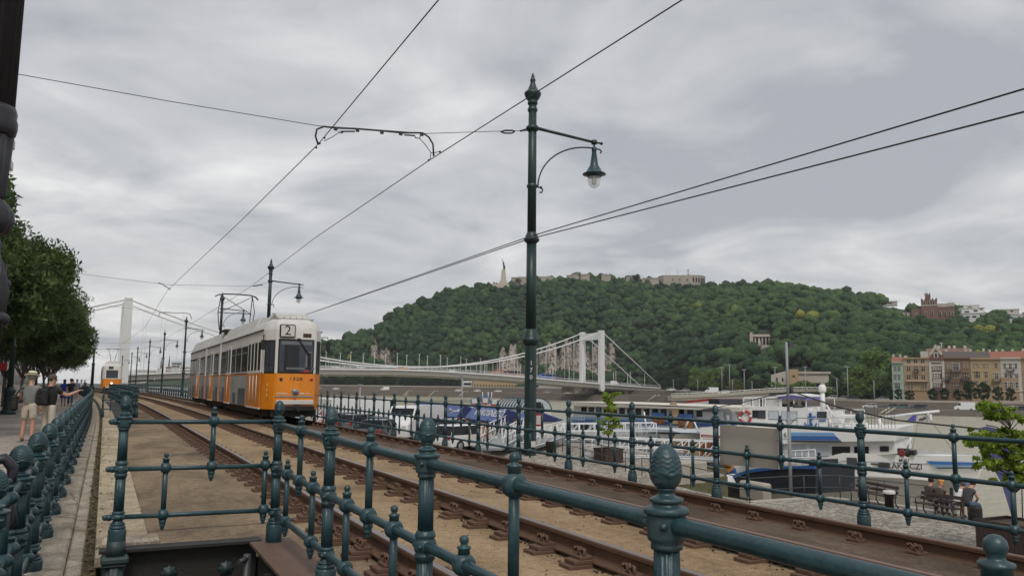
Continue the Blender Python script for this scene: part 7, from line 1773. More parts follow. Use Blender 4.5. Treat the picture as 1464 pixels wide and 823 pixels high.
for i in range(26):
    u = us[0]+(us[-1]-us[0])*(i+.5)/26; b.box(bp_.pt(u, zdeck(u)-th*.5, .28), (.25, .3, th*.8), 1, ax=(bp_.e, bp_.off, Vector((0, 0, 1))))
part(b, 'deck', ['bridgewhite', 'bridgegrey'], BR)
b = MB()
for off in (-.4, WB+.4):
    b.tube([bp_.pt(u, zdeck(u)+1.0, off) for u in us], .07, 4); b.tube([bp_.pt(u, zdeck(u)+.55, off) for u in us], .05, 4)
    for i in range(120): u = us[0]+(us[-1]-us[0])*i/119; b.tube([bp_.pt(u, zdeck(u), off), bp_.pt(u, zdeck(u)+1, off)], .04, 4)
part(b, 'parapet', 'bridgewhite', BR)
for u0, zf, lab in ((0, ZW, 'far white'), (Lb, -1, None)):
    tw = MB(); zt2 = zt_
    for off in (0, WB):
        c0, c1 = bp_.pt(u0, zf, off), bp_.pt(u0, zt2, off)
        for (za, zb__, wa, wb_, da) in ((zf, zdeck(u0)-th, 1.5, 3.0, 2.2), (zdeck(u0)-th, zt2-.2, 3.0, 2.7, 2.2)):
            A = [bp_.pt(u0+sx*wa/2, za, off+sy*da/2) for sx, sy in ((-1, -1), (1, -1), (1, 1), (-1, 1))]; B_ = [bp_.pt(u0+sx*wb_/2, zb__, off+sy*da/2) for sx, sy in ((-1, -1), (1, -1), (1, 1), (-1, 1))]
            tw.add(A+B_, [(0, 1, 5, 4), (1, 2, 6, 5), (2, 3, 7, 6), (3, 0, 4, 7), (4, 5, 6, 7)])
        tw.box(bp_.pt(u0, zt2+.2, off), (2.5, 2.4, .7), ax=(bp_.e, bp_.off, Vector((0, 0, 1))))
    tw.box(bp_.pt(u0, zt2-2.2, WB/2), (2.0, WB-2, 3.4), ax=(bp_.e, bp_.off, Vector((0, 0, 1))))
    part(tw, 'tower', 'bridgewhite', BR)
um = Lb*.50; zm = zdeck(um)+.9
def cz(u): t = (u-um)/(Lb/2); return zm+(zt_-zm)*t*t
for off in (0, WB):
    b = MB(); ua = BP(945, 548)[0] if off == 0 else BP(945, 548)[0]
    pts = [bp_.pt(-Lb*.42, zdeck(-Lb*.2)-1, off), bp_.pt(0, zt_+.2, off)]+[bp_.pt(Lb*i/36, cz(Lb*i/36)+.2, off) for i in range(1, 37)]+[bp_.pt(ua, zdeck(ua)+.4, off)]
    b.tube(pts, .28, 8); part(b, 'main_cable', 'bridgewhite', BR)
    for i in range(1, 36):
        if i == 18: continue
        u = Lb*i/36; b = MB(); b.tube([bp_.pt(u, zdeck(u), off), bp_.pt(u, cz(u), off)], .07, 5); part(b, 'hanger', 'bridgewhite', BR)
b = MB()
for i in range(19):
    u = Lb*(.33+i*.048); 
    for off in (1.2, WB-1.2):
        if u > ua-3: continue
        b = MB(); b.tube([bp_.pt(u, zdeck(u), off), bp_.pt(u, zdeck(u)+6.6, off)], [.16, .09], 5); b.box(bp_.pt(u, zdeck(u)+6.6, off), (.8, .3, .2), ax=(bp_.e, bp_.off, Vector((0, 0, 1)))); part(b, 'lamp_post', 'offwhite', BR)
b = MB(); ue = dk[-1][0]
b.box(bp_.pt(ue+.5, (zdeck(ue)-2-3)/2, WB/2), (7, WB+3, zdeck(ue)+2.2), ax=(bp_.e, bp_.off, Vector((0, 0, 1))))
for px in (829, 900): u = BP(px, 555)[0]; b.box(bp_.pt(u, zdeck(u)-th-1.2, WB/2), (3, WB-5, 2.6), ax=(bp_.e, bp_.off, Vector((0, 0, 1))))
part(b, 'abutment', 'rock', BR)
# traffic on the bridge
for px, off, kind, paint, lab in ((790, 5, 'bus', 'blue', 'blue and white bus crossing the bridge just left of its right tower'), (815, 9, 'bus', 'cardark', 'dark bus crossing the bridge behind the right tower'), (885, 4, 'van', 'carwhite', 'white van on the bridge right of its right tower'), (485, 5, 'car', 'carwhite', 'white car on the bridge close to the near tram'), (500, 12, 'car', 'carsilver', 'silver car on the bridge near its middle'), (520, 4, 'car', 'carwhite', 'white car on the bridge over the minibus'), (580, 5, 'car', 'yellow', 'yellow car on the middle of the bridge'), (655, 6, 'car', 'carwhite', 'white car on the bridge left of the tall lamp post'), (700, 11, 'car', 'cardark', 'dark car on the bridge left of the tall lamp post')):
    u = BP(px, 540)[0]; P = bp_.pt(u, zdeck(u)+.02, off)
    t = thing('bus' if kind == 'bus' else ('van' if kind == 'van' else 'car'), lab, kind, P, 'traffic on the bridge', rz=math.atan2(bp_.e.y, bp_.e.x)-math.pi/2); t.scale = (.8, .8, .8)
    if kind == 'bus':
        b = MB(); b.box((0, 0, 1.7), (2.5, 11.5, 2.8), bev=.15); part(b, 'body', paint, t, local=True); b = MB(); b.box((0, 0, 2.15), (2.54, 10.8, .95)); part(b, 'window', 'glass', t, local=True)
    elif kind == 'van': van_parts(t, paint)
    else: car_parts(t, paint)

# ------------------------------------------------------------------ houses along the far bank
HP0, HP1 = bank(1270, 36, -2.4), bank(1490, 36, -2.4)
hp = Plane(HP0, HP1-HP0)
if hp.n.dot(fwd) < 0: hp.n = -hp.n
AXH = (hp.e, hp.n, Vector((0, 0, 1)))
M['rooftile'] = mat('red_tile', (.20, .07, .045), .85, col2=(.30, .115, .072), scale=.5, fac=.7, bump=.6, bscale=3); M['roofdark'] = mat('dark_tile', (.055, .045, .042), .85, col2=(.10, .082, .075), scale=.5, fac=.7, bump=.6, bscale=3)
def hmat(n, c): M['h_'+n] = mat('house_'+n, tuple(q*.85 for q in c), .9, col2=c, scale=.35, fac=.8, detail=8)
hmat('green', (.31, .39, .32)); hmat('ochre', (.33, .235, .13)); hmat('ochrelight', (.41, .32, .22)); hmat('brick', (.115, .06, .045)); hmat('brown', (.19, .12, .075)); hmat('yellow', (.37, .275, .15)); hmat('paleyellow', (.37, .28, .165)); hmat('white', (.50, .46, .41)); hmat('ochre2', (.32, .225, .13))
def houseblock(label, a, c, yeave, wall, roof=None, ytop=None, rows=(), group='houses along the far bank', depth=14, ybase=573, parapet=None):
    ua, ze = hp.uz(a, yeave); uc, _ = hp.uz(c, yeave); zb = -2.4
    t = thing('town_house', label, 'house', hp.pt((ua+uc)/2, zb), group)
    b = MB(); b.box(hp.pt((ua+uc)/2, (ze+zb)/2, depth/2), (uc-ua-.02, depth, ze-zb), ax=AXH); part(b, 'wall', wall, t)
    b = MB(); b.box(hp.pt((ua+uc)/2, ze+.05, depth/2-.2), (uc-ua+.06, depth+.9, .45), ax=AXH); b.box(hp.pt((ua+uc)/2, zb+3.6, -.06), (uc-ua-.04, .35, .3), ax=AXH); part(b, 'cornice', wall, t)
    if roof:
        zr = hp.uz((a+c)/2, ytop)[1]; b = MB(); b.prism([hp.pt(ua, ze+.2, -.5), hp.pt(ua, zr, depth*.5), hp.pt(ua, ze+.2, depth+.5)], hp.e*(uc-ua)); part(b, 'roof', roof, t)
        ch = MB()
        for k in (0, 2): ch.box(hp.pt(ua+(uc-ua)*(.2+.3*k+random.uniform(-.1, .1)), zr+.2, depth*.5+random.uniform(.3, 2)), (.6, .6, random.uniform(.9, 1.7)), ax=AXH)
        part(ch, 'chimney', 'h_white', t)
    for (yc_, hpx, xs_, wpx, kind) in rows:
        for x in xs_:
            u, z = hp.uz(x, yc_); k = (HP0-CAM).dot(fwd)/F; w, h = wpx*k, hpx*k
            b = MB(); b.box(hp.pt(u, z, -.04), (w+.35, .12, h+.35), ax=AXH); b.box(hp.pt(u, z+h/2+.35, -.10), (w+.7, .3, .18), ax=AXH); wn = part(b, 'window', {'g': 'h_green', 'w': 'h_white', 'o': 'h_ochrelight', 'b': 'h_brown'}[kind[0]], t)
            b = MB(); b.box(hp.pt(u, z, -.09), (w, .08, h), ax=AXH)
            if 'a' in kind: b.lathe([(w/2, -.04), (w/2, .04)], 14, hp.pt(u, z+h/2, -.09), hp.n)
            b.box(hp.pt(u, z, -.13), (.10, .05, h), 1, ax=AXH); b.box(hp.pt(u, z+h*.15, -.13), (w, .05, .1), 1, ax=AXH)
            part(b, 'pane', ['glass', 'h_white'], wn)
    return t, ua, uc, ze
def balcony(t, px, py, wpx):
    u, z = hp.uz(px, py); k = (HP0-CAM).dot(fwd)/F; w = wpx*k
    b = MB(); b.box(hp.pt(u, z-.5, -.6), (w, 1.2, .2), ax=AXH)
    for q in (-1, 1): b.box(hp.pt(u+q*w/2, z, -.6), (.08, 1.2, .9), ax=AXH)
    n = int(w/.3)
    for i in range(n+1): b.box(hp.pt(u-w/2+w*i/n, z, -1.18), (.06, .06, .9), ax=AXH)
    b.box(hp.pt(u, z+.45, -1.18), (w, .1, .1), ax=AXH); part(b, 'balcony', 'darkgrey', t)
t, *_ = houseblock('narrow pale green corner house with a red roof', 1274.5, 1291, 518, 'h_green', 'rooftile', 509, ((527, 6, (1280, 1285.5), 2.6, 'g'), (539, 6, (1280, 1285.5), 2.6, 'g'), (551, 6, (1281, 1285), 3, 'g')))
t, ua, uc, ze = houseblock('ochre flat roofed apartment house next to the pale green house', 1291, 1328, 512, 'h_ochre', None, None, ((527, 6, (1299, 1309.5, 1320), 4.6, 'o'), (539, 6, (1299, 1310, 1320), 4.6, 'o'), (552, 7, (1299, 1304, 1319, 1324), 2.6, 'o'), (516, 4.6, (1299, 1309, 1319), 4.6, 'o')))
balcony(t, 1310, 530, 6); b = MB(); b.box(hp.pt((ua+uc)/2, ze-1.4, -.02), (uc-ua, .08, 2.3), ax=AXH); part(b, 'attic_band', 'h_ochrelight', t)
b = MB(); b.box(hp.pt((ua+uc)/2+2.5, ze+1.2, 6), (2.2, 3, 2.4), ax=AXH); b.box(hp.pt((ua+uc)/2-3, ze+.5, 4), (1, 1, 1), ax=AXH); part(b, 'roof_hut', 'h_white', t)
b = MB(); u0_, z_ = hp.uz(1296, 544); u1, _ = hp.uz(1327, 544); b.box(hp.pt((u0_+u1)/2, z_, -.5), (u1-u0_, 1, .5), ax=AXH); part(b, 'balcony', 'h_ochrelight', t)
t, ua, uc, ze = houseblock('dark brick house with a tall pointed gable and white trim', 1328.5, 1348.5, 514.5, 'h_brick', 'rooftile', 506, ((525, 5.5, (1332.5, 1336, 1339.5, 1343), 1.8, 'w'), (537, 5, (1334.5, 1338.3, 1342), 1.7, 'wa'), (549.5, 5, (1335, 1338.5, 1342), 1.8, 'wa')))
b = MB(); um_ = (ua+uc)/2; hw = (uc-ua)*.36; zg = hp.uz(1337, 497)[1]
b.prism([hp.pt(um_-hw, ze, -.15), hp.pt(um_-hw, ze+1.8, -.15), hp.pt(um_, zg, -.15), hp.pt(um_+hw, ze+1.8, -.15), hp.pt(um_+hw, ze, -.15)], hp.n*3); part(b, 'gable', 'h_brick', t)
b = MB()
for q in (-1, 1):
    P0_ = hp.pt(um_+q*hw, ze+1.8, -.3)
    for k in range(6): b.box(hp.pt(um_+q*hw*(1-k/6), ze+1.8+(zg-ze-1.8)*k/6+.3, -.1), (.65, .7, .75), ax=AXH)
    b.box(hp.pt(um_+q*(uc-ua)*.46, (ze-2.4)/2+1, -.12), (.7, .4, ze+.8), ax=AXH)
b.box(hp.pt(um_, ze-.5, -.2), (uc-ua, .3, .7), ax=AXH); b.box(hp.pt(um_, ze-1.6, -.14), ((uc-ua)*.8, .3, .5), ax=AXH); b.box(hp.pt(um_, zg+.4, 0), (.6, .6, 1.2), ax=AXH)
for y_ in (543, 532.5, 546): z_ = hp.uz(1338, y_)[1]; b.box(hp.pt(um_, z_, -.14), ((uc-ua)*.6, .25, .5), ax=AXH)
part(b, 'white_trim', 'h_white', t)
b = MB(); b.box(hp.pt(um_, ze+1.6, -.2), (1.3, .15, 1.8), ax=AXH); wn = part(b, 'window', 'h_white', t); b = MB(); b.box(hp.pt(um_, ze+1.5, -.3), (.6, .1, 1.3), ax=AXH); part(b, 'pane', 'glass', wn)
t, *_ = houseblock('brown house with a dark roof, between the gable house and the yellow house', 1348.5, 1387, 511.5, 'h_brown', 'roofdark', 501, ((523, 6.5, (1352.5, 1357), 2, 'o'), (524, 8, (1363, 1366.5, 1370), 2.2, 'w'), (522.5, 6, (1379, 1382), 1.9, 'o'), (537, 7, (1353, 1357), 1.9, 'b'), (536, 8, (1362.5, 1366.5, 1370.5), 1.9, 'o'), (537, 6, (1379, 1382), 1.9, 'b'), (551, 7, (1354, 1363, 1367, 1371), 2, 'b')))
balcony(t, 1354, 541, 8); balcony(t, 1380, 541, 9); balcony(t, 1366.5, 530, 11)
t, *_ = houseblock('yellow house with a dark roof, right of the brown house', 1387, 1416, 512.5, 'h_yellow', 'roofdark', 501, ((523, 4, (1393, 1398.5, 1407, 1412), 1.6, 'o'), (535.5, 7, (1395, 1399, ), 3, 'o'), (535.5, 7, (1410,), 3.2, 'o'), (548, 6, (1397, 1410), 2.6, 'o')))
t, *_ = houseblock('pale yellow house with a bright red roof and a small balcony', 1416, 1430, 512.5, 'h_paleyellow', 'rooftile', 501, ((523, 5, (1424,), 3, 'oa'), (537.5, 7, (1425,), 3.5, 'w')))
balcony(t, 1425, 543, 9)
t, *_ = houseblock('house with a white plastered upper front and arched windows under a bright red roof', 1430, 1459, 512, 'h_white', 'rooftile', 500.5, ((523.5, 5.5, (1436.5, 1444.5, 1452.5), 2.6, 'wa'), (537, 5.5, (1438, ), 2.6, 'w'), (537.5, 5, (1445.5, 1453.5), 3.2, 'w'), (550.5, 6, (1438, 1446, 1454), 3, 'wa')))
balcony(t, 1444.5, 528, 8); b = MB(); u0_, z_ = hp.uz(1430.5, 546); u1, z2 = hp.uz(1458, 556); b.box(hp.pt((u0_+u1)/2, (z_+z2)/2-1, -.03), (u1-u0_-.3, .06, 7), ax=AXH); part(b, 'base_front', 'h_ochre2', t)
t, *_ = houseblock('ochre house cut by the right edge under a red roof', 1459, 1500, 512, 'h_ochre2', 'rooftile', 500, ((523, 6, (1466, 1476, 1488), 3, 'o'), (537, 6, (1466, 1476, 1488), 3, 'o'), (550, 6, (1466, 1476, 1488), 3, 'o')))
# house behind with pink roof
t = thing('town_house', 'tall house with a flat pinkish roof line showing behind the gable house', 'house', hp.pt(hp.uz(1350, 505)[0], -2.4, 20), 'houses along the far bank'); u0_, z0_ = hp.uz(1325, 499); u1, _ = hp.uz(1392, 499); b = MB(); b.box(hp.pt((u0_+u1)/2, z0_/2-1.2+.6, 26), (u1-u0_, 10, z0_+3.6), ax=AXH); part(b, 'wall', mat('pinkish_render', (.30, .18, .14), .9, col2=(.36, .22, .17), scale=.4, fac=.7), t); b = MB(); [b.box(hp.pt(u0_+(u1-u0_)*(.3+.12*i), z0_+1.2, 24), (.9, .8, 2), ax=AXH) for i in (0, 2, 3, 5)]; part(b, 'chimney', 'h_white', t)
b = MB(); u_, z_ = hp.uz(1348.5, 489); b.tube([hp.pt(u_, 12, 24), hp.pt(u_, z_+1, 24)], .09, 5); b.box(hp.pt(u_, z_+1, 24), (1, .3, .2), ax=AXH); solo(b, 'roof_antenna', 'offwhite', 'thin pale antenna pole above the roofs of the far houses', 'antenna')

# ------------------------------------------------------------------ hill top and hillside buildings
class Loc:
    """a place on the hill: builds in metres per pixel at its own distance"""
    def __init__(s, px, py, D=None, P=None):
        s.P = P or (hill_at(px, py) if D is None else dep(px, py, D)); s.D = (s.P-CAM).dot(fwd); s.k = s.D/F
        h = Vector((s.P.x, s.P.y, 0)).normalized(); s.f = h; s.r = Vector((h.y, -h.x, 0)); s.px, s.py = project(s.P); s.ax = (s.r, s.f, Vector((0, 0, 1)))
    def at(s, px, py, off=0.): return s.P+s.r*((px-s.px)*s.k)+Vector((0, 0, (s.py-py)*s.k))+s.f*off
    def box(s, b, x0, y0, x1, y1, dpt, off=0., mi=0): b.box(s.at((x0+x1)/2, (y0+y1)/2, off+dpt/2), (abs(x1-x0)*s.k, dpt, abs(y1-y0)*s.k), mi, ax=s.ax); return b
M['pale'] = mat('pale_stone', (.36, .31, .26), .9, col2=(.48, .43, .37), scale=.3, fac=.7); M['bronze'] = mat('dark_bronze', (.03, .034, .032), .6); M['castle'] = mat('castle_brick', (.14, .075, .058), .9, col2=(.20, .11, .085), scale=.3, fac=.7); M['villawhite'] = mat('villa_white', (.55, .55, .54), .8, col2=(.66, .66, .65), scale=.3, fac=.6)
M['fort'] = mat('fort_stone', (.27, .235, .195), .95, col2=(.40, .355, .305), scale=.25, fac=.7, detail=8)
def ridgeloc(px, py): D = interp(px, RD)*.985; r_ = ray(px, py); return Loc(px, py, P=CAM+r_*(D/math.hypot(r_.x, r_.y)))
S = ridgeloc(719, 409)
t = thing('monument', 'bronze figure with raised arms on a tall pale pedestal on the hill top', 'monument', S.P)
b = MB(); S.box(b, 704, 406.5, 728, 412, 14, -4); S.box(b, 713.5, 402, 725, 407, 6, -2); A = [S.at(x, 403, o) for x, o in ((715.5, -1.5), (724, -1.5), (724, 3), (715.5, 3))]; B_ = [S.at(x, 385, o) for x, o in ((717, -.6), (722.2, -.6), (722.2, 2), (717, 2))]; b.add(A+B_, [(0, 1, 5, 4), (1, 2, 6, 5), (2, 3, 7, 6), (3, 0, 4, 7), (4, 5, 6, 7)]); part(b, 'pedestal', 'pale', t)
b = MB(); b.tube([S.at(720.5, 385), S.at(720.6, 381), S.at(719.8, 378), S.at(719.2, 375.5), S.at(719.4, 374.2)], [.75, .95, .6, .75, .3], 10); b.ball(S.at(719.4, 373.6), .38, 8); b.tube([S.at(719.4, 375.4), S.at(718.2, 373.5), S.at(717.6, 371)], [.3, .2, .14], 6); b.tube([S.at(716.8, 371.2), S.at(718.6, 370)], [.12, .3], 6); part(b, 'statue', 'bronze', t)
b = MB(); b.tube([S.at(706, 406), S.at(706, 403.5), S.at(706.4, 402.3)], [.5, .45, .25], 6); part(b, 'side_statue', 'bronze', t)
t = thing('fortress', 'long stone fortress walls and round bastion with antennas along the hill top', 'fortress', ridgeloc(900, 405).P)
for (x0, y0, x1, y1) in ((731, 396.5, 741, 405), (741, 396, 757, 404), (768, 395.5, 792, 402), (810, 393.5, 818, 398), (816, 392, 843, 399), (860, 393, 873, 398), (895, 396, 905, 404), (918, 397.5, 942, 408)):
    S = ridgeloc((x0+x1)/2, y1); b = MB(); S.box(b, x0, y0, x1, y1+6, 14); S.box(b, x0-.2, y0-.5, x1+.2, y0+.6, 14.5, -.3, 0); part(b, 'rampart', 'fort', t)
S = ridgeloc(974, 407); b = MB(); pts = [S.at(940, 407, 12), S.at(944, 407, 4), S.at(949, 407, 0), S.at(990, 407, 1), S.at(999, 407, 3.5), S.at(1005, 407, 8), S.at(1008, 407, 14), S.at(1008, 407, 26), S.at(940, 407, 26)]
b.prism([p-Vector((0, 0, 5)) for p in pts], Vector((0, 0, 13.5*S.k+5))); part(b, 'bastion', 'fort', t)
b = MB(); q = [S.P+(p-S.P)*1.012 for p in pts]; b.prism([p+Vector((0, 0, 13.2*S.k)) for p in q], Vector((0, 0, .9*S.k))); part(b, 'bastion_coping', mat('fort_dark', (.09, .08, .075), .9), t)
b = MB()
for x in (962.5, 972, 982.5): S.box(b, x-.8, 398.5, x+.8, 400.2, .6, -.2)
for i, x in enumerate((991.5, 995.5, 999, 1002, 1004.5, 1006.5)): S.box(b, x-.9, 396.5, x+.7, 402.5, 6, [1.1, 2.2, 3.3, 5.3, 7.3, 10][i]-.5)
part(b, 'gun_port', 'glass', t)
b = MB()
for x, y in ((953.3, 384), (957.5, 387), (969, 382.5), (984, 379.5)): b.tube([S.at(x, 394, 10), S.at(x, y, 10)], [.18, .08], 5)
b.box(S.at(969, 386.5, 10), (1.4, .2, .2), ax=S.ax); b.box(S.at(984, 384, 10), (1.2, .2, 1.6), ax=S.ax); b.box(S.at(984, 389, 10), (1.2, .2, 1.6), ax=S.ax); part(b, 'antenna', 'grey', t)
for x, y0, lab in ((911, 391.5, 'round dark tree standing between the fortress walls'), (905.5, 393, 'smaller round tree beside the gap in the fortress walls'), (829, 388, 'little dark cypress on top of the fortress wall'), (740, 398, 'dark tree in front of the fortress wall next to the lamp post')):
    S = ridgeloc(x, 405); far_tree(S.P, (405-y0)*S.k, 11*S.k if x > 880 else (4*S.k if x == 829 else 12*S.k), lab, 0, 'trees on the hill top')
S = Loc(1092, 497)
t = thing('colonnade_monument', 'curved pale stone colonnade with a statue half way up the wooded hill', 'monument', S.P)
b = MB(); S.box(b, 1073, 493, 1112, 503, 8, -2); S.box(b, 1074, 477.5, 1111, 481, 4, 0); S.box(b, 1073, 477, 1077.5, 494, 5, -.5); S.box(b, 1107, 477, 1112, 494, 5, -.5); S.box(b, 1074, 474.5, 1076.5, 477.5, 2, 0); S.box(b, 1107, 474, 1110.5, 477.5, 2, 0); part(b, 'wall', 'pale', t)
for i in range(6):
    b = MB(); x = 1080.5+i*4.8; b.tube([S.at(x, 494, 1), S.at(x, 480.5, 1)], .42, 8); part(b, 'column', 'pale', t)
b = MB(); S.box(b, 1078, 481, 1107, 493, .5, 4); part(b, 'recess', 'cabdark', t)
b = MB(); b.tube([S.at(1086, 496, -2), S.at(1086, 490, -2), S.at(1086, 486, -2)], [1.1, .7, .4], 8); b.ball(S.at(1086, 484.8, -2), .4, 8); part(b, 'statue', 'pale', t)
S = Loc(1340, 461); t = thing('castle_villa', 'red brick villa like a small castle with a crenellated tower on the hillside', 'villa', S.P)
b = MB(); S.box(b, 1316, 437, 1362, 466, 12, 0); S.box(b, 1307, 441, 1320, 466, 10, -2); S.box(b, 1283, 445, 1308, 462, 8, 0); part(b, 'wall', 'castle', t)
b = MB(); S.box(b, 1320, 429, 1340.5, 460, 8, -3); S.box(b, 1325.5, 421, 1332.5, 431, 4, -2); 
for i in range(5): S.box(b, 1320+i*4.6, 426.8, 1322.4+i*4.6, 429.2, 8.3, -3.2)
for i in range(3): S.box(b, 1325+i*2.8, 418.6, 1326.6+i*2.8, 421.2, 4.4, -2.2)
part(b, 'tower', 'castle', t)
b = MB(); b.tube([S.at(1327.5, 420), S.at(1327.5, 408)], [.12, .06], 5); part(b, 'flagpole', 'grey', t)
b = MB(); S.box(b, 1340, 434, 1362, 439, 12.4, -.2); S.box(b, 1354, 433, 1362, 438, 13, -.4); S.box(b, 1319.5, 436, 1341, 437.5, 8.6, -3.3); S.box(b, 1289, 446, 1305, 450, 1, -.4, 0); part(b, 'upper_storey', 'pale', t)
for i, (x, y) in enumerate([(1344, 448), (1350, 448), (1355.5, 448), (1359.5, 449), (1326, 448), (1334, 447), (1324, 433), (1330, 433), (1336, 433), (1313, 450), (1295, 448), (1300, 448)]):
    b = MB(); off = -3.3 if 1320 < x < 1340.5 else (-2.3 if x < 1320 and x > 1307 else -.5); S.box(b, x-1.4, y-3, x+1.4, y+3.2, .3, off); w = part(b, 'window', 'pale', t); b = MB(); S.box(b, x-.8, y-2.4, x+.8, y+2.8, .3, off-.12); part(b, 'pane', 'glass', w)
def villa(label, px, py, blocks, wins, bm='villawhite'):
    S = Loc(px, py); t = thing('hillside_villa', label, 'villa', S.P, 'villas on the hillside')
    b = MB()
    for (x0, y0, x1, y1, d_, o) in blocks: S.box(b, x0, y0, x1, y1, d_, o)
    part(b, 'wall', bm, t)
    for (x, y, w, h, o) in wins: b = MB(); S.box(b, x-w/2, y-h/2, x+w/2, y+h/2, .3, o-.15); part(b, 'window', 'glass', t)
    b = MB()
    for (x0, y0, x1, y1, d_, o) in blocks: S.box(b, x0-.3, y0-.6, x1+.3, y0+.3, d_+.6, o-.4)
    part(b, 'roof_slab', 'offwhite', t)
villa('large white terraced villa right of the brick castle on the hillside', 1394, 463, [(1379, 448, 1412, 468, 9, -2), (1374, 440, 1406, 452, 9, 1), (1380, 435.5, 1400, 444, 8, 4), (1363, 443, 1376, 458, 8, 0)], [(1385, 453, 5, 2.4, -2), (1393, 453, 5, 2.4, -2), (1401, 452, 2, 4, -2), (1407, 455, 2, 2, -2), (1384, 445, 6, 2, 1), (1395, 444, 5, 2.2, 1), (1402, 442, 2, 2, 1), (1388, 438.5, 5, 2, 4)])
villa('low white villa near the right edge on the hillside', 1448, 461, [(1430, 450, 1462, 468, 8, 0), (1443, 447.5, 1456, 452, 7, 2), (1462, 452, 1500, 466, 8, 0)], [(1438, 454, 2.2, 2.2, 0), (1446, 454, 4, 2, 0), (1455, 454, 4, 2, 0), (1434, 455, 2, 3, 0)])
villa('grey roofed villa high at the right edge behind the low white villa', 1443, 448, [(1431, 441, 1455, 450, 7, 6)], [(1437, 445, 3, 2, 6), (1446, 444, 3, 2, 6)], 'pale')
villa('small pale villa half hidden in trees left of the brick castle', 1268, 433, [(1256, 427, 1269, 433, 6, 0), (1263, 431, 1281, 437, 6, 0)], [(1262, 429.5, 4, 1.6, 0), (1272, 433.5, 5, 1.6, 0)], 'pale')
far_tree(Loc(1372, 458).P-Vector((0, 0, 2)), 16*Loc(1372, 458).k, 9*Loc(1372, 458).k, 'dark conifer between the brick castle and the white villa', 0, 'trees on the hillside'); far_tree(Loc(1415, 460).P-Vector((0, 0, 2)), 19*Loc(1415, 460).k, 11*Loc(1415, 460).k, 'dark conifer right of the large white villa', 0, 'trees on the hillside')
far_tree(Loc(1124, 498).P, 22*Loc(1124, 498).k, 24*Loc(1124, 498).k, 'dark reddish tree just right of the colonnade', 0, 'trees on the hillside')
# hall at the foot of the hill with a yellow box shaped block
P = bank(1145, 56, -1.6); S = Loc(0, 0, P=P); S.py = project(P)[1]
t = thing('spring_hall', 'long pale stone hall with a yellow box shaped block at the foot of the hill', 'hall', P)
b = MB(); S.box(b, 1142, 533, 1183, 556, 8, 0); S.box(b, 1105, 536, 1132, 556, 7, 1); S.box(b, 1140, 531, 1186, 534, 9, -.6); b.prism([S.at(1105, 536, 1), S.at(1124, 530.5, 1), S.at(1133, 536, 1)], S.f*7); part(b, 'wall', 'pale', t)
b = MB(); S.box(b, 1130, 528, 1142.5, 550, 4, -2); part(b, 'yellow_block', 'h_yellow', t)
b = MB(); S.box(b, 1135, 536.5, 1137.5, 539, .3, -2.15); S.box(b, 1156, 547, 1172, 552, .4, -.2); S.box(b, 1112, 540, 1114, 545, .4, .8); S.box(b, 1120, 540, 1122, 545, .4, .8); part(b, 'window', 'glass', t)
# ramp viaduct with balustrade
VD = (bank(1100, 21, 0)-CAM).dot(fwd)
t = thing('ramp_viaduct', 'pale road ramp with a white balustrade on the far bank, behind the ship wheelhouse', 'viaduct', dep(1100, 562, VD))
tl_ = [(960, 562.5), (1005, 561), (1050, 558.5), (1100, 555), (1140, 553.3), (1196, 553.8)]
P_ = [dep(x, y+3.0, VD) for x, y in tl_]; b = MB()
for a, c in zip(P_[:-1], P_[1:]): b.prism([a, c, c-Vector((0, 0, .8)), a-Vector((0, 0, .8))], Vector((fwd.x, fwd.y, 0))*8)
part(b, 'deck', 'qstone', t)
b = MB(); top = [dep(x, y, VD) for x, y in tl_]
b.tube(top, .14, 5); b.tube([p-Vector((0, 0, .55)) for p in top], .08, 4)
for a, c in zip(top[:-1], top[1:]):
    n = max(2, int((c-a).length/1.6))
    for i in range(n): q = a.lerp(c, i/n); b.tube([q, q-Vector((0, 0, .75))], .13, 4)
part(b, 'balustrade', 'offwhite', t)
b = MB()
for a, c, l_ in ((960, 1098, 0),): b.prism([dep(x, y+3.4, VD+.3) for x, y in tl_[:4]]+[dep(1098, 570, VD+.3), dep(960, 572, VD+.3)], Vector((fwd.x, fwd.y, 0))*7)
part(b, 'ramp_wall', 'qstone', t)
for x in (1110, 1122, 1134, 1146, 1158, 1170, 1182, 1194): b = MB(); q = dep(x, 557, VD+3); b.tube([(q.x, q.y, -2.6), q], .3, 6); part(b, 'pillar', 'qstone', t)
# yellow bath house and grey range below the bridge
P = bank(710, 48, 0); S = Loc(0, 0, P=P); S.px, S.py = project(P)
t = thing('bath_house', 'long yellow bath house with a red roof, showing below the bridge deck', 'building', P)
b = MB(); S.box(b, 676, 538, 768, 562, 12, 0); part(b, 'wall', 'h_yellow', t); b = MB(); b.prism([S.at(676, 538, -.5), S.at(676, 534, 6), S.at(676, 538, 12.5)], S.r*92*S.k); part(b, 'roof', 'rooftile', t)
b = MB(); b.prism([S.at(x, y, 13) for x, y in ((697, 542), (699, 533), (706, 528.5), (716, 526), (728, 527.5), (737, 533), (741, 542))], S.f*14); part(b, 'dome_roof', mat('dome_red', (.30, .10, .075), .8, col2=(.36, .14, .11), scale=.3, fac=.6), t)
for r_, y in enumerate((551.5, 557)):
    for i in range(22): b = MB(); x = 679+i*4.1; S.box(b, x-.7, y-1.7, x+.7, y+1.5, .3, -.15); part(b, 'window', 'glass', t)
P = bank(795, 44, 0); S = Loc(0, 0, P=P); S.px, S.py = project(P)
t = thing('bank_building', 'low grey range with small windows below the bridge, beside the lamp post', 'building', P); b = MB(); S.box(b, 770, 551, 836, 562, 9, 0); part(b, 'wall', 'render2', t)
for i in range(18): b = MB(); x = 773+i*3.5; S.box(b, x-.8, 554, x+.8, 558, .3, -.15); part(b, 'window', 'glass', t)
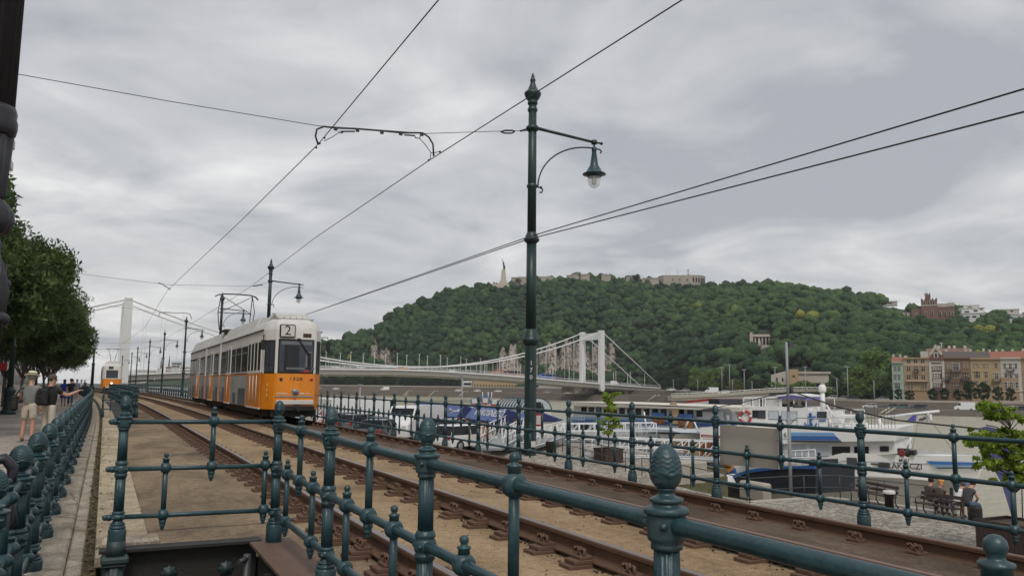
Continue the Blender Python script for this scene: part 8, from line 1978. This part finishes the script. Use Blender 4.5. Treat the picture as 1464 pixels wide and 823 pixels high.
P = bank(664, 46, 0); S = Loc(0, 0, P=P); S.px, S.py = project(P)
t = thing('bank_building', 'small white building with a dull red ground floor left of the yellow bath house', 'building', P); b = MB(); S.box(b, 662, 544, 675, 555, 8, 0); part(b, 'wall', 'villawhite', t); b = MB(); S.box(b, 662, 555, 675, 562, 8.2, -.1); part(b, 'ground_floor', 'castle', t); b = MB(); S.box(b, 663, 547, 674, 550, .3, -.15); part(b, 'window', 'glass', t)
# ------------------------------------------------------------------ vehicles and lamps on the far bank
GV = 'vehicles on the far bank road'
def far_vehicle(kind, px, off, paint, lab, flip_=False, level=0):
    zb = interp(px, ZB); zl = (ZW*.45+zb*.55) if px < 1100 else -4.4
    P = bank(px, off, (zl+.04) if level == 0 else zb+.05); d = outdir(px); rz = math.atan2(-d.x, d.y)+math.pi/2+(math.pi if flip_ else 0)
    t = thing('van' if kind == 'van' else 'car', lab, kind, P, GV, rz)
    if kind == 'van': van_parts(t, paint)
    else: car_parts(t, paint)
for px, off, kind, paint, lab, lv in ((1380, 9, 'van', 'carwhite', 'white delivery van on the far bank below the brown house', 0), (1402, 12, 'car', 'carwhite', 'white car on the far bank just right of the delivery van', 0), (1446, 12, 'car', 'carwhite', 'white car on the far bank near the right edge', 0), (1461, 11, 'car', 'cardark', 'dark car on the far bank at the right edge', 0), (1312, 13, 'car', 'cardark', 'dark car on the far bank below the ochre apartment house', 0), (1318, 16, 'car', 'cargrey', 'grey car beside the dark car below the ochre apartment house', 0),
        (1244, 15, 'car', 'carwhite', 'white car on the far bank left of the pale steps', 0), (1220, 27, 'car', 'cardark', 'dark car on the far street right of two pale ones', 1), (1206, 27, 'car', 'carsilver', 'silver car on the far street behind the ship mast, right one', 1), (1190, 27, 'car', 'carwhite', 'white car on the far street behind the ship mast', 1), (1262, 27, 'car', 'carsilver', 'silver car on the far street under the very large tree', 1), (1275, 16, 'car', 'cargreen', 'dark teal car on the far bank below the pale green house', 0), (1290, 16, 'car', 'cargreen', 'second dark teal car below the pale green house', 0),
        (1018, 15, 'van', 'carwhite', 'white van on the far bank left of the balustrade ramp', 1), (1036, 14, 'car', 'carwhite', 'white car just right of the far white van by the ramp', 1), (1066, 14, 'car', 'carwhite', 'white car on the far bank above the ship wheelhouse', 1), (960, 15, 'car', 'carwhite', 'white car on the far bank just right of the bridge end', 1), (980, 15, 'car', 'carsilver', 'silver car on the far bank left of the far white van', 1),
        (550, 16, 'van', 'carwhite', 'white van on the far bank seen below the bridge middle', 0), (480, 15, 'car', 'carwhite', 'white car on the far bank next to the near tram', 0), (456, 15, 'car', 'carsilver', 'silver car on the far bank touching the near tram outline', 0), (682, 14, 'car', 'carwhite', 'white car on the far bank left of the lamp post', 0), (712, 14, 'car', 'carwhite', 'white car on the far bank over the gabled sign', 0), (655, 13, 'car', 'carwhite', 'white car on the far bank above the left kiosk', 0), (782, 15, 'car', 'carsilver', 'silver car on the far bank right of the lamp post', 0), (812, 15, 'car', 'carwhite', 'white car on the far bank below the bridge tower', 0)):
    far_vehicle(kind, px, off, paint, lab, level=lv)
GL = 'lamp masts on the far bank'
for px, yt, lab in ((963, 543, 'first'), (998, 542, 'second'), (1048, 543, 'third'), (1076, 545, 'fourth'), (1033, 525, 'tall'), (1044, 521, 'tall'), (1109.5, 524.5, 'tall'), (1153, 524, 'tall'), (1065, 528, 'short'), (1213.5, 524, 'tall'), (1198, 541, 'slim'), (1251, 544, 'slim')):
    P = bank(px, 26, interp(px, ZB)); D = (P-CAM).dot(fwd); tp_ = dep(px, yt, D); b = MB(); b.tube([P, (P.x, P.y, tp_.z)], [.2, .12], 6); b.box((P.x, P.y, tp_.z), (1.5 if yt < 530 else .5, .4, .25), ax=(rt, fwd, up)); 
    solo(b, 'lamp_mast', 'grey', 'grey lamp mast on the far bank %s' % ('right of the bridge end' if px < 970 else 'left of the white van' if px < 1010 else 'behind the red striped boat roof' if px < 1040 else 'tallest of those over the ramp' if px == 1044 else 'over the left end of the ramp balustrade' if px < 1060 else 'above the ship wheelhouse, lower one' if px == 1065 else 'above the ship wheelhouse, slim one' if px < 1080 else 'left of the yellow box block' if px < 1120 else 'in front of the pale stone hall' if px < 1160 else 'slim one right of the ship mast' if px == 1198 else 'tall one right of the pale stone hall' if px < 1220 else 'under the very large light green tree'), 'mast', GL, base=P)
# skyline beyond the bridge on the left
def sky_block(label, px0, px1, yt, D, m_='render2', spire=None):
    P = dep((px0+px1)/2, 545, D); P.z = -.4; S = Loc(0, 0, P=P); S.px, S.py = project(P)
    t = thing('distant_building', label, 'building', P, 'distant buildings beyond the bridge'); b = MB(); S.box(b, px0, yt, px1, S.py, 14, 0); part(b, 'wall', m_, t)
    if not spire:
        for r_ in range(2):
            b = MB(); S.box(b, px0+1, yt+2+r_*4, px1-1, yt+3.4+r_*4, .4, -.2); part(b, 'window_band', 'glass', t)
    else:
        b = MB()
        for sx in spire: b.lathe([(1.8*S.k*.6, 0), (1.4*S.k*.6, 8*S.k), (.1, 17*S.k)], 8, S.at(sx, yt, 5))
        part(b, 'spire', 'roofdark', t)
sky_block('distant white office block with bands of windows beyond the bridge, left of the tram', 244, 258, 517, 760); sky_block('distant grey block beyond the bridge next to the white office block', 256, 272, 523, 740, 'offwhite'); sky_block('distant church with pointed spires beyond the bridge', 224, 231, 526, 900, 'render1', (228.5,)); sky_block('distant reddish hall beyond the bridge right of the church', 236, 244, 524, 860, 'h_brown', (240,)); sky_block('distant pale houses beyond the bridge, left of the church', 196, 222, 528, 800, 'offwhite')
sky_block('distant low houses at the end of the tracks', 150, 196, 533, 640, 'render1')
# excursion boat moored under the bridge on the near side
q = dep(235, 552, 190); b = MB(); b.prism([(q.x-9, q.y-40, -4.6), (q.x+18, q.y+45, -4.6), (q.x+24, q.y+45, -4.6), (q.x-3, q.y-40, -4.6)], (0, 0, 2.2)); t = thing('moored_boat', 'long teal and white boat moored near the far end of the railing, below the bridge', 'boat', (q.x, q.y, ZW)); part(b, 'hull', 'cargreen', t); b = MB(); b.prism([(q.x-8, q.y-36, -2.4), (q.x+16, q.y+40, -2.4), (q.x+21, q.y+40, -2.4), (q.x-3, q.y-36, -2.4)], (0, 0, 2.6)); part(b, 'cabin', 'hullwhite', t)
b = MB(); b.prism([(q.x-8.2, q.y-35, -1.4), (q.x+15.6, q.y+39, -1.4), (q.x+16, q.y+39, -1.4), (q.x-7.8, q.y-35, -1.4)], (0, 0, 1.0)); part(b, 'window_band', 'glass', t)
# ------------------------------------------------------------------ sky and light
w = bpy.data.worlds.new('World'); SC.world = w; w.use_nodes = True; nt = w.node_tree
for n in list(nt.nodes): nt.nodes.remove(n)
N = nt.nodes.new; Lk = nt.links.new
out = N('ShaderNodeOutputWorld'); bg = N('ShaderNodeBackground'); Lk(bg.outputs[0], out.inputs['Surface'])
SUN_EL, SUN_AZ = R(52), R(200)     # azimuth measured from +Y towards +X
sky = N('ShaderNodeTexSky'); sky.sky_type = 'NISHITA'; sky.sun_disc = False; sky.sun_elevation = SUN_EL; sky.sun_rotation = SUN_AZ; sky.air_density = 1.2; sky.dust_density = 2.5
bg.inputs['Strength'].default_value = .115
# a layer of cloud over the whole sky, laid out on a flat ceiling above the ground
geo = N('ShaderNodeTexCoord'); sep = N('ShaderNodeSeparateXYZ'); Lk(geo.outputs['Generated'], sep.inputs[0])
def mth(op, a, b=None, clampv=False):
    m = N('ShaderNodeMath'); m.operation = op; m.use_clamp = clampv
    for i, v in enumerate((a, b)):
        if v is None: continue
        if isinstance(v, (int, float)): m.inputs[i].default_value = v
        else: Lk(v, m.inputs[i])
    return m.outputs[0]
zz = mth('ADD', mth('MAXIMUM', sep.outputs['Z'], 0.0), .16)
cx2 = mth('DIVIDE', sep.outputs['X'], zz); cy2 = mth('DIVIDE', sep.outputs['Y'], zz)
cmb = N('ShaderNodeCombineXYZ'); Lk(cx2, cmb.inputs[0]); Lk(cy2, cmb.inputs[1])
def noise(scale, det, rough, dist=0., st=(1, 1, 1), off=(0, 0, 0)):
    mp = N('ShaderNodeMapping'); mp.inputs['Scale'].default_value = st; mp.inputs['Location'].default_value = off; mp.inputs['Rotation'].default_value = (0, 0, R(35)); Lk(cmb.outputs[0], mp.inputs['Vector'])
    n = N('ShaderNodeTexNoise'); n.inputs['Scale'].default_value = scale; n.inputs['Detail'].default_value = det; n.inputs['Roughness'].default_value = rough; n.inputs['Distortion'].default_value = dist; Lk(mp.outputs[0], n.inputs['Vector']); return n.outputs['Fac']
n1 = noise(.42, 4, .5, .5, (.9, 1.15, 1), (2.3, 1.1, 0)); n2 = noise(1.3, 7, .55, .9, (.95, 1.1, 1), (5, 2, 0)); n3 = noise(4, 6, .6, .6)
s = mth('ADD', mth('ADD', mth('MULTIPLY', n1, .50), mth('MULTIPLY', n2, .40)), mth('MULTIPLY', n3, .10))
ramp = N('ShaderNodeValToRGB'); e = ramp.color_ramp.elements
e[0].position = .41; e[0].color = (.318, .330, .356, 1); e[1].position = .595; e[1].color = (.655, .648, .638, 1)
k = e.new(.50); k.color = (.462, .462, .470, 1)
Lk(s, ramp.inputs['Fac'])
sc = N('ShaderNodeMixRGB'); sc.blend_type = 'MULTIPLY'; sc.inputs[0].default_value = 1; Lk(ramp.outputs['Color'], sc.inputs[1]); sc.inputs[2].default_value = (10, 10, 10, 1)
mx = N('ShaderNodeMixRGB'); mx.inputs[0].default_value = .93; Lk(sky.outputs['Color'], mx.inputs[1]); Lk(sc.outputs['Color'], mx.inputs[2]); Lk(mx.outputs['Color'], bg.inputs['Color'])
sd = bpy.data.lights.new('sun', 'SUN'); sd.energy = 1.45; sd.angle = R(18); sd.color = (1, .96, .9)
so = bpy.data.objects.new('sun', sd); COL.objects.link(so)
dv = Vector((math.sin(SUN_AZ)*math.cos(SUN_EL), math.cos(SUN_AZ)*math.cos(SUN_EL), math.sin(SUN_EL)))
so.rotation_euler = dv.to_track_quat('Z', 'Y').to_euler(); so.location = dv*50
SC.view_settings.view_transform = 'Standard'; SC.view_settings.look = 'None'; SC.view_settings.exposure = .25; SC.view_settings.gamma = 1
SC.render.engine = 'CYCLES'; SC.cycles.max_bounces = 5; SC.cycles.transparent_max_bounces = 10; SC.cycles.use_adaptive_sampling = True; SC.cycles.adaptive_threshold = .02
SC.cycles.use_denoising = True

# thin summer haze over the river
hz = MB(); hz.box((450, 500, 65), (1900, 2200, 152)); me = hz.mesh('haze', [])
hm = bpy.data.materials.new('haze_air'); hm.use_nodes = True; nt = hm.node_tree
for n in list(nt.nodes): nt.nodes.remove(n)
o_ = nt.nodes.new('ShaderNodeOutputMaterial'); v_ = nt.nodes.new('ShaderNodeVolumePrincipled'); v_.inputs['Density'].default_value = .00011; v_.inputs['Color'].default_value = (.86, .91, 1, 1); v_.inputs['Anisotropy'].default_value = .2
nt.links.new(v_.outputs[0], o_.inputs['Volume']); me.materials.append(hm); ho = link('haze', me); ho['kind'] = 'stuff'
SC.cycles.volume_bounces = 1
